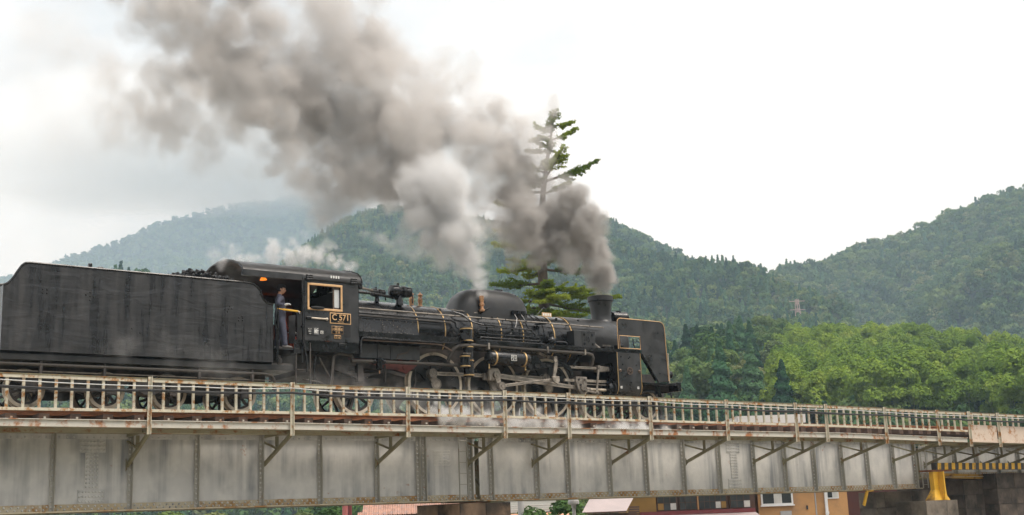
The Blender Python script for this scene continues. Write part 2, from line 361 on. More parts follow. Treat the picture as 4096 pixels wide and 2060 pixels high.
def girder_span(label, x0, x1, stiff, ztf, zb, brackets, splice=None, dark=False):
    t = thing('plate_girder_span', label, 'bridge span', ((x0+x1)/2, 0, zb), 'riveted girder spans of the bridge')
    yw = -.9; riv = MB(); drv = rnd.random
    edges = [x0] + list(stiff) + [x1]
    # web panels
    for a, b in zip(edges[:-1], edges[1:]):
        if b - a < .12: continue
        off = drv()*.004
        MB().box(a+.003, b-.003, yw-off, yw+.012, zb+.14, ztf-.055).build('web_panel', M['girder'], t, 0)
    # flanges: horizontal plates and angle legs
    MB().box(x0, x1, yw-.19, yw+.19, ztf, ztf+.03).build('top_flange', M['walk'], t, 0, .004)
    MB().box(x0, x1, yw-.035, yw-.012, ztf-.12, ztf-.001).build('top_angle', M['girder'], t, 0, .003)
    MB().box(x0, x1, yw-.20, yw+.20, zb, zb+.028).build('bottom_flange', M['flange_edge'], t, 0, .004)
    # bottom angle in lengths, so the patches of rust differ
    ba = np.linspace(x0, x1, max(2, int((x1-x0)/4)))
    for a, b in zip(ba[:-1], ba[1:]):
        MB().box(a+.004, b-.004, yw-.036, yw-.012, zb+.029, zb+.175).build('bottom_angle', M['flange'], t, 0, .003)
    x = x0+.07
    while x < x1-.05:
        rivet(riv, x, yw-.036, zb+.06); rivet(riv, x+.07, yw-.036, zb+.125)
        rivet(riv, x, yw-.035, ztf-.08, .023); x += .15
    # stiffeners
    proto = {}
    for s in stiff:
        mb = MB()
        mb.box(s-.05, s+.04, yw-.048, yw-.036, zb+.029, ztf-.001)
        mb.box(s+.030, s+.040, yw-.145, yw-.0485, zb+.029, ztf-.001)
        mb.build('stiffener', M['stiff'], t, 0)
        z = zb+.12
        while z < ztf-.1: rivet(riv, s-.012, yw-.048, z, .025); z += .115
    # splice plates
    for s in (splice or []):
        for n_, (hw, z0, z1) in enumerate(((.30, ztf-.42, ztf-.125), (.155, zb+.495, ztf-.425), (.30, zb+.18, zb+.49))):
            MB().box(s-hw, s+hw, yw-.020, yw-.005, z0, z1).build('splice_plate', M['girder'], t, 0, .003)
            nx = 8 if hw > .2 else 4; nz = 3 if hw > .2 else 9
            for i in range(nx):
                for k in range(nz):
                    rivet(riv, s-hw+.04+(2*hw-.08)*i/(nx-1), yw-.020, z0+.05+(z1-z0-.1)*k/(nz-1), .027)
    o = riv.build('rivet', M['girder'], t, 0, kind='stuff')
    # far girder and bracing
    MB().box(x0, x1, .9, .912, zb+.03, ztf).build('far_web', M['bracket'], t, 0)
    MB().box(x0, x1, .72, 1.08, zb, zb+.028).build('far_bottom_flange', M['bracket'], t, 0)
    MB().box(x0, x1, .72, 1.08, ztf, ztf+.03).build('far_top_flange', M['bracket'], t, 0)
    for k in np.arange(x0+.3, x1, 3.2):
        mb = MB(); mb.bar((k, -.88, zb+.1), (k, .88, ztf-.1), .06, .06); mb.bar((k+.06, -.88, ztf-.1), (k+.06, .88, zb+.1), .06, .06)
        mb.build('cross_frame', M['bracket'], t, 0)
    # brackets that carry the walkway
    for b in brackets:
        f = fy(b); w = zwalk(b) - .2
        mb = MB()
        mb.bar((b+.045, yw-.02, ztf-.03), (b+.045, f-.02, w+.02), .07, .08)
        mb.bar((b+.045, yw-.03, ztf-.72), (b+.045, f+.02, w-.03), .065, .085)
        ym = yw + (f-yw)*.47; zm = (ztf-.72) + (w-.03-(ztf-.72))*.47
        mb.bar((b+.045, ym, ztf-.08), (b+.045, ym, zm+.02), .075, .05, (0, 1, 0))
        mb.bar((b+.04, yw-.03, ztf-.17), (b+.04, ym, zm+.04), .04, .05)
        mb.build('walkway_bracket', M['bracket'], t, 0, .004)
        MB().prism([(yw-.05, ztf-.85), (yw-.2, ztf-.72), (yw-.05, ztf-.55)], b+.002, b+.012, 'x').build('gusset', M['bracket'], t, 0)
    return t
S1 = girder_span('grey riveted plate girder span at left, under the tender and cab', -4.6, 12.64, [-3.4, -1.9, -.3, 1.33, 3.06, 4.65, 6.29, 7.88, 9.52, 10.78, 10.96, 12.45],
                 -.58, -2.31, [-.35, 2.95, 6.33, 9.48, 12.36], [2.2])
S2 = girder_span('grey riveted plate girder span right of the middle pier, under the smokebox', 12.78, 32.3, [13.14, 14.72, 15.85, 17.43, 18.89, 20.45, 22.01, 23.6, 25.1, 26.56, 28.01, 29.4, 30.86, 32.13],
                 -.60, -2.33, [14.56, 17.5, 20.55, 23.6, 25.03, 28.0, 30.85], [22.75])
S3 = girder_span('shallow dark girder span over the road, behind the yellow beam', 32.5, 46, [33.4, 34.6, 36, 37.4, 38.8, 40.2, 41.6, 43, 44.4],
                 -.78, -1.95, [32.68, 34.45, 36.25, 38.1, 40, 42, 44])

# painted record board on the girder: outline and lines of tiny lettering
pt = thing('painted_record', 'small white outlined record of lettering painted on the girder beside the ladder', 'painted sign', (11.57, -.91, -1.15))
for a in ((11.31, 11.83, -.955, -.945), (11.31, 11.83, -1.345, -1.335)):
    MB().box(a[0], a[1], -.911, -.908, a[2], a[3]).build('border', M['white_line'], pt, 0)
for a in (11.31, 11.823):
    MB().box(a, a+.007, -.911, -.908, -1.334, -.956).build('border', M['white_line'], pt, 0)
for k in range(9):
    z = -.985 - k*.0405; w = [.42, .47, .26, .32, .24, .40, .47, .39, .40][k]; mb = MB(); x = 11.33
    while x < 11.33+w:
        mb.box(x, x+.014, -.911, -.908, z-.012, z+.012); mb.box(x+.003, x+.020, -.9105, -.9085, z-.003, z+.003); x += .026
    mb.build('lettering', M['white_line'], pt, 0, kind='stuff')

# ladders hanging on the girder ends beside the piers
def ladder(label, x, y, z0, z1, w, n):
    t = thing('ladder', label, 'ladder', (x, y, z0), 'iron ladders down to the piers')
    for s in (0, w): MB().bar((x+s, y, z0), (x+s, y, z1), .012, .045, (0, 1, 0)).build('stringer', M['stiff'], t, 0)
    for k in range(n):
        z = z0+.12+(z1-z0-.2)*k/(n-1); MB().cyl((x+.007, y, z), (x+w-.007, y, z), .011, n=6).build('rung', M['stiff'], t)
ladder('narrow iron ladder against the girder beside the painted record board', 11.98, -1.12, -2.28, -.62, .26, 6)
ladder('narrow iron ladder at the far end of the girder beside the yellow post', 32.18, -1.2, -2.31, -.75, .3, 5)

# walkway floor and edge channel
def ribbon(x0, x1, ya, yb, za, zb, step=.8):
    """a long bar following the curved edge: section (y offsets ya..yb from the edge line, z offsets from the walkway level)"""
    xs = list(np.arange(x0, x1, step)) + [x1]
    rows = [[(x, fy(x)+ya, zwalk(x)+za), (x, fy(x)+yb, zwalk(x)+za), (x, fy(x)+yb, zwalk(x)+zb), (x, fy(x)+ya, zwalk(x)+zb)] for x in xs]
    mb = MB().grid(rows, True); n = len(mb.v); mb.f += [(0, 1, 2, 3), (n-4, n-1, n-2, n-3)]
    return mb
wk = thing('walkway', 'narrow iron maintenance walkway along the bridge outside the track', 'walkway', (12, -2, -.6))
for a, b in zip([-5, 2.95, 9.48, 14.56, 20.55, 25.03], [2.95, 9.48, 14.56, 20.55, 25.03, 32.6]):
    ribbon(a+.01, b-.01, .012, .045, -.15, 0).build('edge_channel', M['edge_white'], wk, 0, .003)
    ribbon(a+.01, b-.01, -.03, .04, -.004, .012).build('edge_lip', M['edge_white'], wk, 0)
    ribbon(a+.012, b-.012, .05, 1.25, -.155, -.125).build('floor_plate', M['walk'], wk, 0)
    ribbon(a+.012, b-.012, .35, .42, -.24, -.156).build('stringer_beam', M['walk'], wk, 0)
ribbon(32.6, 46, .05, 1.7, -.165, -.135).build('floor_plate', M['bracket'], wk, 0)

# railing
rl = thing('railing', 'rusty white iron railing along the near side of the bridge', 'railing', (12, -2.5, 0))
def strip(xs, dy0, dy1, zf, h, nm, mat):
    rows = [[(x, fy(x)+dy0, zf(x)-h), (x, fy(x)+dy1, zf(x)-h), (x, fy(x)+dy1, zf(x)), (x, fy(x)+dy0, zf(x))] for x in xs]
    mb = MB().grid(rows, True); n = len(mb.v); mb.f += [(0, 1, 2, 3), (n-4, n-1, n-2, n-3)]
    return mb.build(nm, mat, rl, 0, .003)
pm = MB().bar((0, -.035, -.5), (0, -.035, .5), .012, .085, (0, 1, 0)); pm.bar((-.03, -.0, -.5), (-.03, -.0, .5), .085, .012, (0, 1, 0))
post0 = MB().box(-.037, .037, -.012, .002, -.5, .5).box(.026, .037, -.075, -.0125, -.5, .5).mesh('post', M['rail_white'], 0)
bal0 = MB().box(-.028, .028, -.008, .006, -.5, .5).box(-.028, -.019, .0065, .04, -.5, .5).mesh('baluster', M['rail_white'], 0)
def put(nm, mesh, x, y, z0, z1, parent, tilt=0):
    o = bpy.data.objects.new(nm, mesh); C.objects.link(o); set_parent(o, parent)
    o.location = (x, y, (z0+z1)/2); o.scale = (1, 1, z1-z0); o.rotation_euler = (tilt, 0, 0)
    return o
for i, X in enumerate(POSTS):
    put('post', post0, X, fy(X)-.045, zwalk(X)-.30, ztop(X)+.025, rl, rnd.uniform(.0, .02))
for a, b in zip(POSTS[:-1], POSTS[1:]):
    xs = list(np.linspace(a+.047, b-.047, 4))
    strip(xs, -.045, .055, ztop, .018, 'top_rail', M['rail_top'])
    strip(xs, -.028, -.014, lambda x: ztop(x)-.019, .075, 'top_rail_web', M['rail_white'])
    if a < 32.6: strip(xs, -.03, .03, zbot, .062, 'bottom_rail', M['rail_white'])
    n = max(2, round((b-a)/.345))
    for k in range(1, n):
        x = a + (b-a)*k/n + rnd.uniform(-.008, .008)
        put('baluster', bal0, x, fy(x)+.0, zbot(x)-.001, ztop(x)-.019, rl, rnd.uniform(-.008, .008))
# rusty plates closing the railing over the road
for a, b in zip(POSTS[12:-1], POSTS[13:]):
    MB().grid([[(x, fy(x)-.012, zwalk(x)-.1), (x, fy(x)-.002, zwalk(x)-.1), (x, fy(x)-.002, zwalk(x)+.48), (x, fy(x)-.012, zwalk(x)+.48)] for x in np.linspace(a+.05, b-.05, 3)], True).build('parapet_panel', M['parapet'], rl, 0)
    MB().grid([[(x, fy(x)-.05, zwalk(x)-.14), (x, fy(x)+.03, zwalk(x)-.14), (x, fy(x)+.03, zwalk(x)-.105), (x, fy(x)-.05, zwalk(x)-.105)] for x in np.linspace(a+.05, b-.05, 3)], True).build('panel_foot', M['parapet'], rl, 0)
# far railing over the road
fr = thing('railing', 'far railing of the bridge seen through the near one at the right edge', 'railing', (40, 2.6, 0))
for X in (33, 35.5, 38, 40.5, 43):
    put('post', post0, X, 2.6, -.6, ztop(X)+.02, fr)
MB().box(33.05, 45, 2.58, 2.66, .22, .28).build('top_rail', M['rail_white'], fr, 0)
for k in range(34):
    x = 33.3+k*.345
    if min(abs(x-q) for q in (33, 35.5, 38, 40.5, 43)) > .1: put('baluster', bal0, x, 2.62, -.4, .218, fr)

# cables slung along the outside of the railing
def slung(name, label, pts, r, mat, dy):
    P = []
    for x, z in pts: P.append((x, fy(x)+dy, z))
    Q = []
    for a, b in zip(P[:-1], P[1:]):
        n = max(2, int((b[0]-a[0])/.35))
        for k in range(n):
            f = k/n; sag = -.03*math.sin(math.pi*f)
            Q.append((a[0]+(b[0]-a[0])*f, a[1]+(b[1]-a[1])*f, a[2]+(b[2]-a[2])*f+sag))
    Q.append(P[-1])
    return tag(MB().tube(Q, r, 6).build(name, mat), label, 'cable')
slung('power_cable', 'thick black cable slung along the outside of the railing', [(-5, .36), (-.2, .285), (3, .27), (6.3, .29), (9.5, .235), (12.4, .265), (14.5, .245), (17.5, .205), (20.5, .175), (23.6, .165), (28, .10), (32, .03), (33, .01), (36.2, 0), (45, -.12)], .027, M['cable'], -.13)
slung('power_cable', 'second thin black cable twined just under the thick one on the railing', [(-5, .33), (-.2, .26), (3, .25), (6.3, .275), (9.5, .2), (12.4, .245), (17.5, .19), (20.5, .16), (28, .085), (33, 0), (45, -.14)], .015, M['cable'], -.14)
slung('messenger_wire', 'thin pale wire stretched above the black cable along the railing', [(-5, .46), (-.2, .42), (4, .37), (6.3, .40), (9.3, .335), (13, .37), (17.5, .335), (20.5, .28), (26, .245), (33, .14), (45, .02)], .011, M['wire'], -.12)

# ------------------------------------------------------------------ track
tr = thing('railway_track', 'rusty rails on dark timber sleepers running across the bridge', 'track', (12, 0, -.3))
def rail(y, nm='rail'):
    sec = [(-.065, -.153), (.065, -.153), (.065, -.142), (.012, -.125), (.009, -.05), (.034, -.036), (.034, 0), (-.034, 0), (-.034, -.036), (-.009, -.05), (-.012, -.125), (-.065, -.142)]
    MB().prism([(a+y, b) for a, b in sec], -6, 48, 'x').build(nm, M['rust'], tr, 0)
    MB().box(-6, 48, y-.03, y+.03, .001, .003).build('running_surface', M['rail_head'], tr, 0)
rail(-.567); rail(.567)
for y in (-.40, .40):
    MB().box(-6, 48, y-.03, y+.03, -.15, -.012).build('guard_rail', M['rust'], tr, 0)
sl0 = MB().box(-.115, .115, -1.15, 1.15, -.1, .1).mesh('sleeper', M['sleeper'], 0)
x = -4.55; k = 0
while x < 46:
    o = bpy.data.objects.new('sleeper', sl0); C.objects.link(o); set_parent(o, tr)
    o.location = (x+rnd.uniform(-.015, .015), rnd.uniform(-.03, .03), -.255); o.rotation_euler = (0, 0, rnd.uniform(-.01, .01)); o.scale = (1, 1, rnd.uniform(.94, 1.0))
    if x < 21.5:
        b = MB().box(x-.02, x+.02, -1.20, -1.15, -.27, -.23).build('hook_bolt', M['edge_white'], tr, 0)
    x += .70 if x < 4 else .58

# ------------------------------------------------------------------ piers and abutments
def block_wall(name, label, cat, mat, x0, x1, y0, y1, z0, ztop_, courses, cap=0, group=None):
    """masonry pier built of separate courses of stone blocks"""
    t = thing(name, label, cat, ((x0+x1)/2, (y0+y1)/2, z0), group)
    zz = np.linspace(z0, ztop_, courses+1)
    MB().box(x0+.03, x1-.03, y0+.03, y1-.03, z0, ztop_-.01).build('core', M['stone_dark'], t, 0)
    for k, (a, b) in enumerate(zip(zz[:-1], zz[1:])):
        for face in ('front', 'left'):
            L0, L1 = (x0, x1) if face == 'front' else (y0+.035, y1)
            n = max(1, round((L1-L0)/.95)); es = [L0 + (L1-L0)*(i + (.5 if (k % 2 and 0 < i < n) else 0)*.6)/n for i in range(n+1)]
            es[0], es[-1] = L0, L1
            for p, q in zip(es[:-1], es[1:]):
                d = rnd.uniform(0, .025)
                mb = MB()
                if face == 'front': mb.box(p+.006, q-.006, y0-d, y0+.034, a+.006, b-.006)
                else: mb.box(x0-d, x0+.029, p+.006, q-.006, a+.006, b-.006)
                mb.build('stone_block', mat, t, 0, .012)
    return t
block_wall('bridge_pier', 'dark brown masonry pier between the two grey girder spans', 'pier', M['pier'], 11.95, 13.62, -1.15, 1.05, -5.3, -2.36, 5, group='masonry piers of the bridge')
MB().box(12.3, 13.1, -.95, -.6, -2.36, -2.335).build('bearing_plate', M['rust'], bpy.data.objects['bridge_pier'], 0)
block_wall('bridge_pier', 'dark concrete block pier at the right end of the second grey girder span', 'pier', M['concrete'], 31.75, 33.1, -1.0, 1.4, -5.3, -2.38, 5, group='masonry piers of the bridge')
block_wall('pier_ledge', 'low concrete ledge in front of the right pier, under the yellow post', 'ledge', M['concrete'], 30.6, 32.45, -2.35, -1.1, -5.3, -2.77, 4)
block_wall('stone_abutment', 'tall battered stone abutment right of the yellow post, under the striped beam', 'abutment', M['stone_dark'], 34.9, 36.4, -1.0, 2, -5.3, -2.05, 6)
block_wall('stone_abutment', 'darkest stone abutment at the right edge of the picture', 'abutment', M['stone_dark'], 36.15, 42.5, -1.6, 2, -5.3, -1.84, 6)

# height limit gantry for the road: striped beam and yellow post
gt = thing('height_limit_beam', 'black and yellow striped height limit beam in front of the dark span', 'warning beam', (36, -2, -1.7))
x = 31.8; k = 0
MB().bar((31.75, -2.02, -1.575), (43, -2.02, -1.655), .2, .24).build('beam', M['stripe'], gt, 0, .005)
while x < 42.5:
    zc = -1.575-(x-31.75)*.0071
    MB().prism([(x+.03, zc-.118), (x+.23, zc-.118), (x+.26, zc+.118), (x+.06, zc+.118)], -2.127, -2.1205).build('yellow_stripe', M['yellow'], gt, 0)
    x += .42
MB().box(31.45, 32.7, -2.1, -1.6, -1.76, -1.70).build('bearing_shelf', M['rust'], gt, 0)
yp = thing('yellow_post', 'thick yellow steel post with flared foot carrying the striped beam', 'post', (31.85, -2, -2.77))
mb = MB(); mb.add([(31.36, -2.2, -2.77), (32.28, -2.2, -2.77), (32.28, -1.8, -2.77), (31.36, -1.8, -2.77), (31.59, -2.08, -2.4), (32.09, -2.08, -2.4), (32.09, -1.9, -2.4), (31.59, -1.9, -2.4),
  (31.59, -2.08, -1.765), (32.09, -2.08, -1.765), (32.09, -1.9, -1.765), (31.59, -1.9, -1.765)], [(0,1,5,4),(1,2,6,5),(2,3,7,6),(3,0,4,7),(4,5,9,8),(5,6,10,9),(6,7,11,10),(7,4,8,11),(8,9,10,11),(0,3,2,1)])
mb.build('column', M['yellow'], yp, 0, .01)
MB().prism([(31.83, -2.76), (31.99, -2.76), (31.93, -2.3), (31.93, -1.77), (31.87, -1.77), (31.87, -2.3)], -2.30, -2.085).build('rib', M['yellow'], yp, 0, .005)
yb = thing('yellow_beam', 'rust streaked yellow beam behind the yellow post', 'warning beam', (35, -1, -2))
MB().bar((33.3, -1.0, -1.87), (36.9, -1.0, -1.97), .16, .17).build('beam', M['yellow_rust'], yb, 0, .01)
ys = thing('yellow_post', 'leaning yellow bar hanging under the girder beside the dark concrete pier', 'post', (28.9, -.9, -2.8))
MB().bar((29.15, -1.05, -2.36), (28.9, -1.05, -2.85), .06, .1).build('bar', M['yellow'], ys, 0, .005)
MB().bar((29.08, -1.05, -2.375), (29.45, -1.05, -2.35), .1, .05).build('hook', M['yellow'], ys, 0, .005)
# ------------------------------------------------------------------ steam locomotive
L = thing('steam_locomotive', 'black steam locomotive with gold trimmed smoke deflectors crossing the bridge', 'locomotive', (14, 0, 0))
K, KM, BR, ST = M['black'], M['black_matt'], M['brass'], M['steel']
BZ, BRAD = 2.36, .78          # boiler axis height and radius

def arc(cy_, cz, r, a0, a1, n): return [(cy_ + r*math.cos(R(a0+(a1-a0)*i/n)), cz + r*math.sin(R(a0+(a1-a0)*i/n))) for i in range(n+1)]
# boiler barrel, firebox casing and smokebox
MB().cyl((10.96, 0, BZ), (16.45, 0, BZ), BRAD, BRAD-.01, 56).build('boiler', K, L)
fb = arc(0, BZ, BRAD+.025, 0, 180, 28); fb = [(.93, 1.85), (.90, 2.1)] + fb + [(-.90, 2.1), (-.93, 1.85)]
MB().prism(fb, 8.80, 10.955, 'x').build('firebox_casing', K, L, 30)
fbr = MB()
for x, z, n, dx, dz in ((9.2, 2.52, 9, .2, 0), (9.05, 2.2, 10, .19, -.003), (9.85, 2.28, 5, 0, .06), (10.1, 2.45, 6, .08, -.05)):
    for k in range(n):
        X = x+dx*k; Z = z+dz*k; yy = -math.sqrt(max(0, (BRAD+.025)**2-(Z-BZ)**2)) if Z > BZ else -.885+.02*(Z-2.1)
        fbr.sphere((X, yy-.004, Z), .017, 6, 4)
fbr.build('washout_stud', M['steel_grey'], L, kind='stuff')
sb = MB().lathe([(.80, 16.46), (.80, 18.62), (.74, 18.70), (.60, 18.75), (.30, 18.80), (.05, 18.82)], (0, 0, BZ), (1, 0, 0), 48)
sb.build('smokebox', KM, L)
MB().box(16.9, 18.4, -.5, .5, 1.0, 1.75).build('smokebox_saddle', M['chassis'], L, 0, .02)
for X, m_ in ((10.97, BR), (11.86, BR), (12.77, BR), (13.78, BR), (14.56, BR), (15.72, BR), (16.40, BR)):
    MB().lathe([(BRAD+.0, 0), (BRAD+.012, .004), (BRAD+.012, .032), (BRAD, .036)], (X, 0, BZ), (1, 0, 0), 56, False).build('boiler_band', m_, L)
MB().lathe([(BRAD+.006, 0), (BRAD+.012, .003), (BRAD+.012, .017), (BRAD+.006, .02)], (10.62, 0, BZ), (1, 0, 0), 56, False).build('boiler_band', M['copper'], L)
for X in (15.15, 15.35): MB().lathe([(BRAD, 0), (BRAD+.012, .004), (BRAD+.012, .03), (BRAD, .034)], (X, 0, BZ), (1, 0, 0), 56, False).build('boiler_band', K, L)

# long combined dome on top of the boiler
prof = [(12.55, 3.02), (12.60, 3.22), (12.68, 3.42), (12.80, 3.58), (12.98, 3.70), (13.25, 3.765), (13.6, 3.78), (14.1, 3.78), (14.45, 3.765), (14.70, 3.71), (14.87, 3.61), (14.97, 3.45), (15.01, 3.25), (15.03, 3.02)]
rows = []
for x, z in prof:
    w = .60 if 12.9 < x < 14.6 else .60*min(1, .55+.45*(z-3.0)/.70)
    r_ = []
    for i in range(17):
        a = math.pi*i/16; h = max(.02, z-2.72)
        r_.append((x, -w*math.copysign(abs(math.cos(a))**.72, math.cos(a)), 2.72 + h*math.sin(a)**.62))
    rows.append(r_)
dm = MB().grid(rows).build('steam_dome', KM, L, 60)
MB().cyl((14.28, 0, 3.775), (14.28, 0, 3.82), .16, .15, 20).build('sand_lid', K, dm)
MB().tube([(14.62, -.33, 3.62), (14.62, -.40, 3.62), (14.62, -.42, 3.50), (14.62, -.43, 3.42)], .014, 6).build('handle', K, dm)
MB().lathe([(.6, 0), (.612, .003), (.612, .02), (.6, .024)], (14.18, 0, 2.9), (1, 0, 0), 4, False)
# chimney
MB().lathe([(.46, 2.98), (.37, 3.06), (.325, 3.16), (.315, 3.3), (.345, 3.60), (.365, 3.74), (.405, 3.76), (.41, 3.90), (.39, 3.915), (.34, 3.915), (.32, 3.75), (.28, 3.1)], (18.25, 0, 0), (0, 0, 1), 36, False).build('chimney', KM, L)
# head lamp on the smokebox front (seen from behind)
hl = MB().lathe([(.04, 18.66), (.17, 18.68), (.185, 18.72), (.19, 19.14), (.205, 19.16), (.205, 19.24), (.18, 19.24)], (0, 0, 3.29), (1, 0, 0), 28).build('head_lamp', K, L)
MB().box(18.6, 18.98, -.1, .1, 2.9, 3.13).build('lamp_bracket', K, L, 0, .01)
MB().cyl((18.98, 0, 3.475), (18.98, 0, 3.51), .09, n=14).build('cap', K, hl)
# running boards
for s in (-1, 1):
    MB().box(8.83, 11.95, s*.80, s*1.36, 2.045, 2.075).build('running_board', K, L, 0, .004)
    MB().box(8.83, 11.95, s*1.345, s*1.362, 1.955, 2.095).build('board_edge', K, L, 0, .004)
    MB().box(12.5, 18.6, s*.80, s*1.36, 2.005, 2.035).build('running_board', K, L, 0, .004)
    MB().box(12.5, 18.6, s*1.345, s*1.362, 1.945, 2.055).build('board_edge', K, L, 0, .004)
# handrail with stanchions
rz = 2.80
MB().tube([(8.9, -.80, rz+.01), (12, -.775, rz), (17.65, -.775, rz-.01)], .022, 8).build('handrail', M['steel_grey'], L)
for X in (9.6, 10.4, 11.3, 12.2, 13.1, 13.95, 14.7, 15.5, 16.3, 17.1):
    MB().cyl((X, -.60, rz-.01), (X, -.775, rz-.005), .014, n=6).sphere((X, -.775, rz), .03, 8, 6).build('stanchion', K, L)
MB().tube([(8.9, -.83, 2.68), (11.2, -.82, 2.67), (12.0, -.84, 2.66), (12.15, -.86, 2.6), (12.18, -.9, 2.45), (12.28, -1.0, 2.38), (12.33, -1.1, 2.36)], .035, 8).build('steam_pipe', K, L)
MB().tube([(8.9, -.86, 2.60), (12.0, -.87, 2.58)], .018, 6).build('conduit', M['pipe'], L)
MB().tube([(12.2, -.72, 2.92), (12.45, -.80, 2.84), (12.7, -.9, 2.64), (13.0, -.98, 2.56), (13.6, -1.0, 2.53)], .026, 8).build('sand_pipe', K, L)
MB().tube([(9.0, -.45, 3.22), (9.3, -.45, 3.32), (9.9, -.45, 3.30), (10.5, -.46, 3.22)], .04, 8).build('steam_pipe', K, L)
MB().tube([(8.85, -.62, 3.42), (9.4, -.5, 3.42), (9.9, -.34, 3.40)], .035, 8).build('steam_pipe', M['steel_grey'], L)
MB().tube([(11.0, -.40, 3.08), (12.6, -.46, 3.02), (13.1, -.62, 2.96)], .009, 5).build('whistle_rod', M['steel_grey'], L)
for X, y in ((9.3, -.55), (10.2, -.6), (11.9, -.5), (13.6, -.63), (16.05, -.5), (16.9, -.5)):
    MB().box(X-.03, X+.03, y-.02, y+.03, BZ+math.sqrt(max(0, .61-y*y))-.02, BZ+math.sqrt(max(0, .61-y*y))+.07).build('pipe_clip', K, L, 0, .008)
# turbo generators on top of the firebox
def turbine(x, y, z, s):
    t = MB().lathe([(.05*s, -.36*s), (.17*s, -.34*s), (.19*s, -.2*s), (.19*s, -.12*s), (.13*s, -.1*s), (.13*s, .0), (.17*s, .02*s), (.17*s, .12*s), (.14*s, .13*s), (.15*s, .16*s), (.15*s, .3*s), (.1*s, .34*s), (.04*s, .35*s)], (x, y, z), (1, 0, 0), 18).build('turbo_generator', K, L)
    MB().cyl((x-.06*s, y, z-.12*s), (x-.06*s, y, z-.4*s), .08*s, .12*s, 10).build('stand', K, t)
    MB().cyl((x-.1*s, y, z+.1*s), (x-.1*s, y, z+.24*s), .04*s, n=8).build('cap', K, t)
    MB().tube([(x+.1*s, y-.16*s, z+.02), (x+.24*s, y-.22*s, z-.1*s), (x+.26*s, y-.2*s, z-.36*s)], .016, 6).build('drain_pipe', K, t)
turbine(10.63, -.5, 3.41, .95); turbine(10.02, -.3, 3.37, .62)
for X in (11.27, 11.56):
    MB().lathe([(.075, 3.08), (.08, 3.14), (.06, 3.16), (.055, 3.24), (.07, 3.26), (.062, 3.40), (.045, 3.42), (.075, 3.46), (.07, 3.49), (.03, 3.51), (.015, 3.55)], (X, 0, .0), (0, 0, 1), 14).build('safety_valve', M['copper'], L)
# whistle valve beside the dome
sv = MB().lathe([(.05, 2.99), (.085, 3.02), (.085, 3.07), (.05, 3.1), (.05, 3.16), (.075, 3.18), (.075, 3.24), (.055, 3.26), (.06, 3.30), (.07, 3.32), (.068, 3.46), (.03, 3.47)], (13.22, -.66, 0), (0, 0, 1), 14).build('whistle', M['copper'], L)
MB().tube([(13.22, -.60, 2.98), (13.22, -.68, 2.99), (13.34, -.72, 3.06), (13.42, -.72, 3.1)], .03, 8).build('elbow', K, sv)
for k in range(3):
    X = 14.3+.17*k; MB().box(X, X+.12, -.70, -.60, 3.0, 3.12).build('sander_valve', K, L, 0, .012)
for k, X in enumerate((14.36, 14.62)):
    MB().tube([(X, -.66, 3.0), (X+.02, -.76, 2.85), (X-.1+.2*k, -.84, 2.6), (X-.4+.8*k, -.93, 2.3), (X-.5+1.0*k, -.98, 2.06)], .026, 8).build('sand_pipe', K, L)
MB().tube([(14.8, -.62, 3.04), (14.95, -.66, 3.02), (15.1, -.6, 3.07)], .02, 6).build('sand_pipe', K, L)
nb = MB().box(15.42, 15.78, -.62, -.605, 3.02, 3.14).build('builder_stencil', M['gold_paint'], L, 0)
for k in range(5): MB().box(15.45+.065*k, 15.49+.065*k, -.625, -.6205, 3.04, 3.12).build('numeral', M['white_line'], nb, 0)
MB().tube([(15.3, -.55, 3.08), (15.55, -.56, 3.30), (15.62, -.56, 3.12)], .014, 5).build('bracket', K, L)

# serpentine cooling pipes over the running board
def hairpin(x0, x1, z0, z1, y):
    pts = [(x0+.09, y, z0)]
    for i in range(7): a = R(-90-180*i/6); pts.append((x0+.09+(z1-z0)/2*math.cos(a), y, (z0+z1)/2+(z1-z0)/2*math.sin(a)))
    return [(x1, y, z0)] + pts + [(x1, y, z1)]
def slalom():
    P = []
    rowsz = [2.49, 2.385, 2.28, 2.18, 2.10]; y = -1.12; xa = [12.80, 12.80, 12.80, 12.85, 12.95]; xb = [14.60, 14.62, 14.85, 14.88, 15.08]
    for k, z in enumerate(rowsz):
        l, r = (xa[k], y, z), (xb[k], y, z-.0)
        seg = [l, r] if k % 2 == 0 else [r, l]
        P += seg
        if k < 4:
            e = seg[1]; z2 = rowsz[k+1]; sgn = 1 if k % 2 == 0 else -1
            for i in range(1, 6):
                a = R(90-180*i/6); P.append((e[0]+sgn*abs(z-z2)/2*math.cos(a), y, (z+z2)/2+(z-z2)/2*math.sin(a)))
    return P
MB().tube(slalom(), .022, 8).build('cooling_pipe', K, L)
MB().tube([(13.0, -1.08, 2.56), (13.6, -1.0, 2.55), (14.6, -1.12, 2.49)], .022, 8).build('cooling_pipe', K, L)
for X in (13.05, 13.95, 14.2): MB().box(X, X+.05, -1.10, -1.06, 2.04, 2.54).build('pipe_support', K, L, 0)
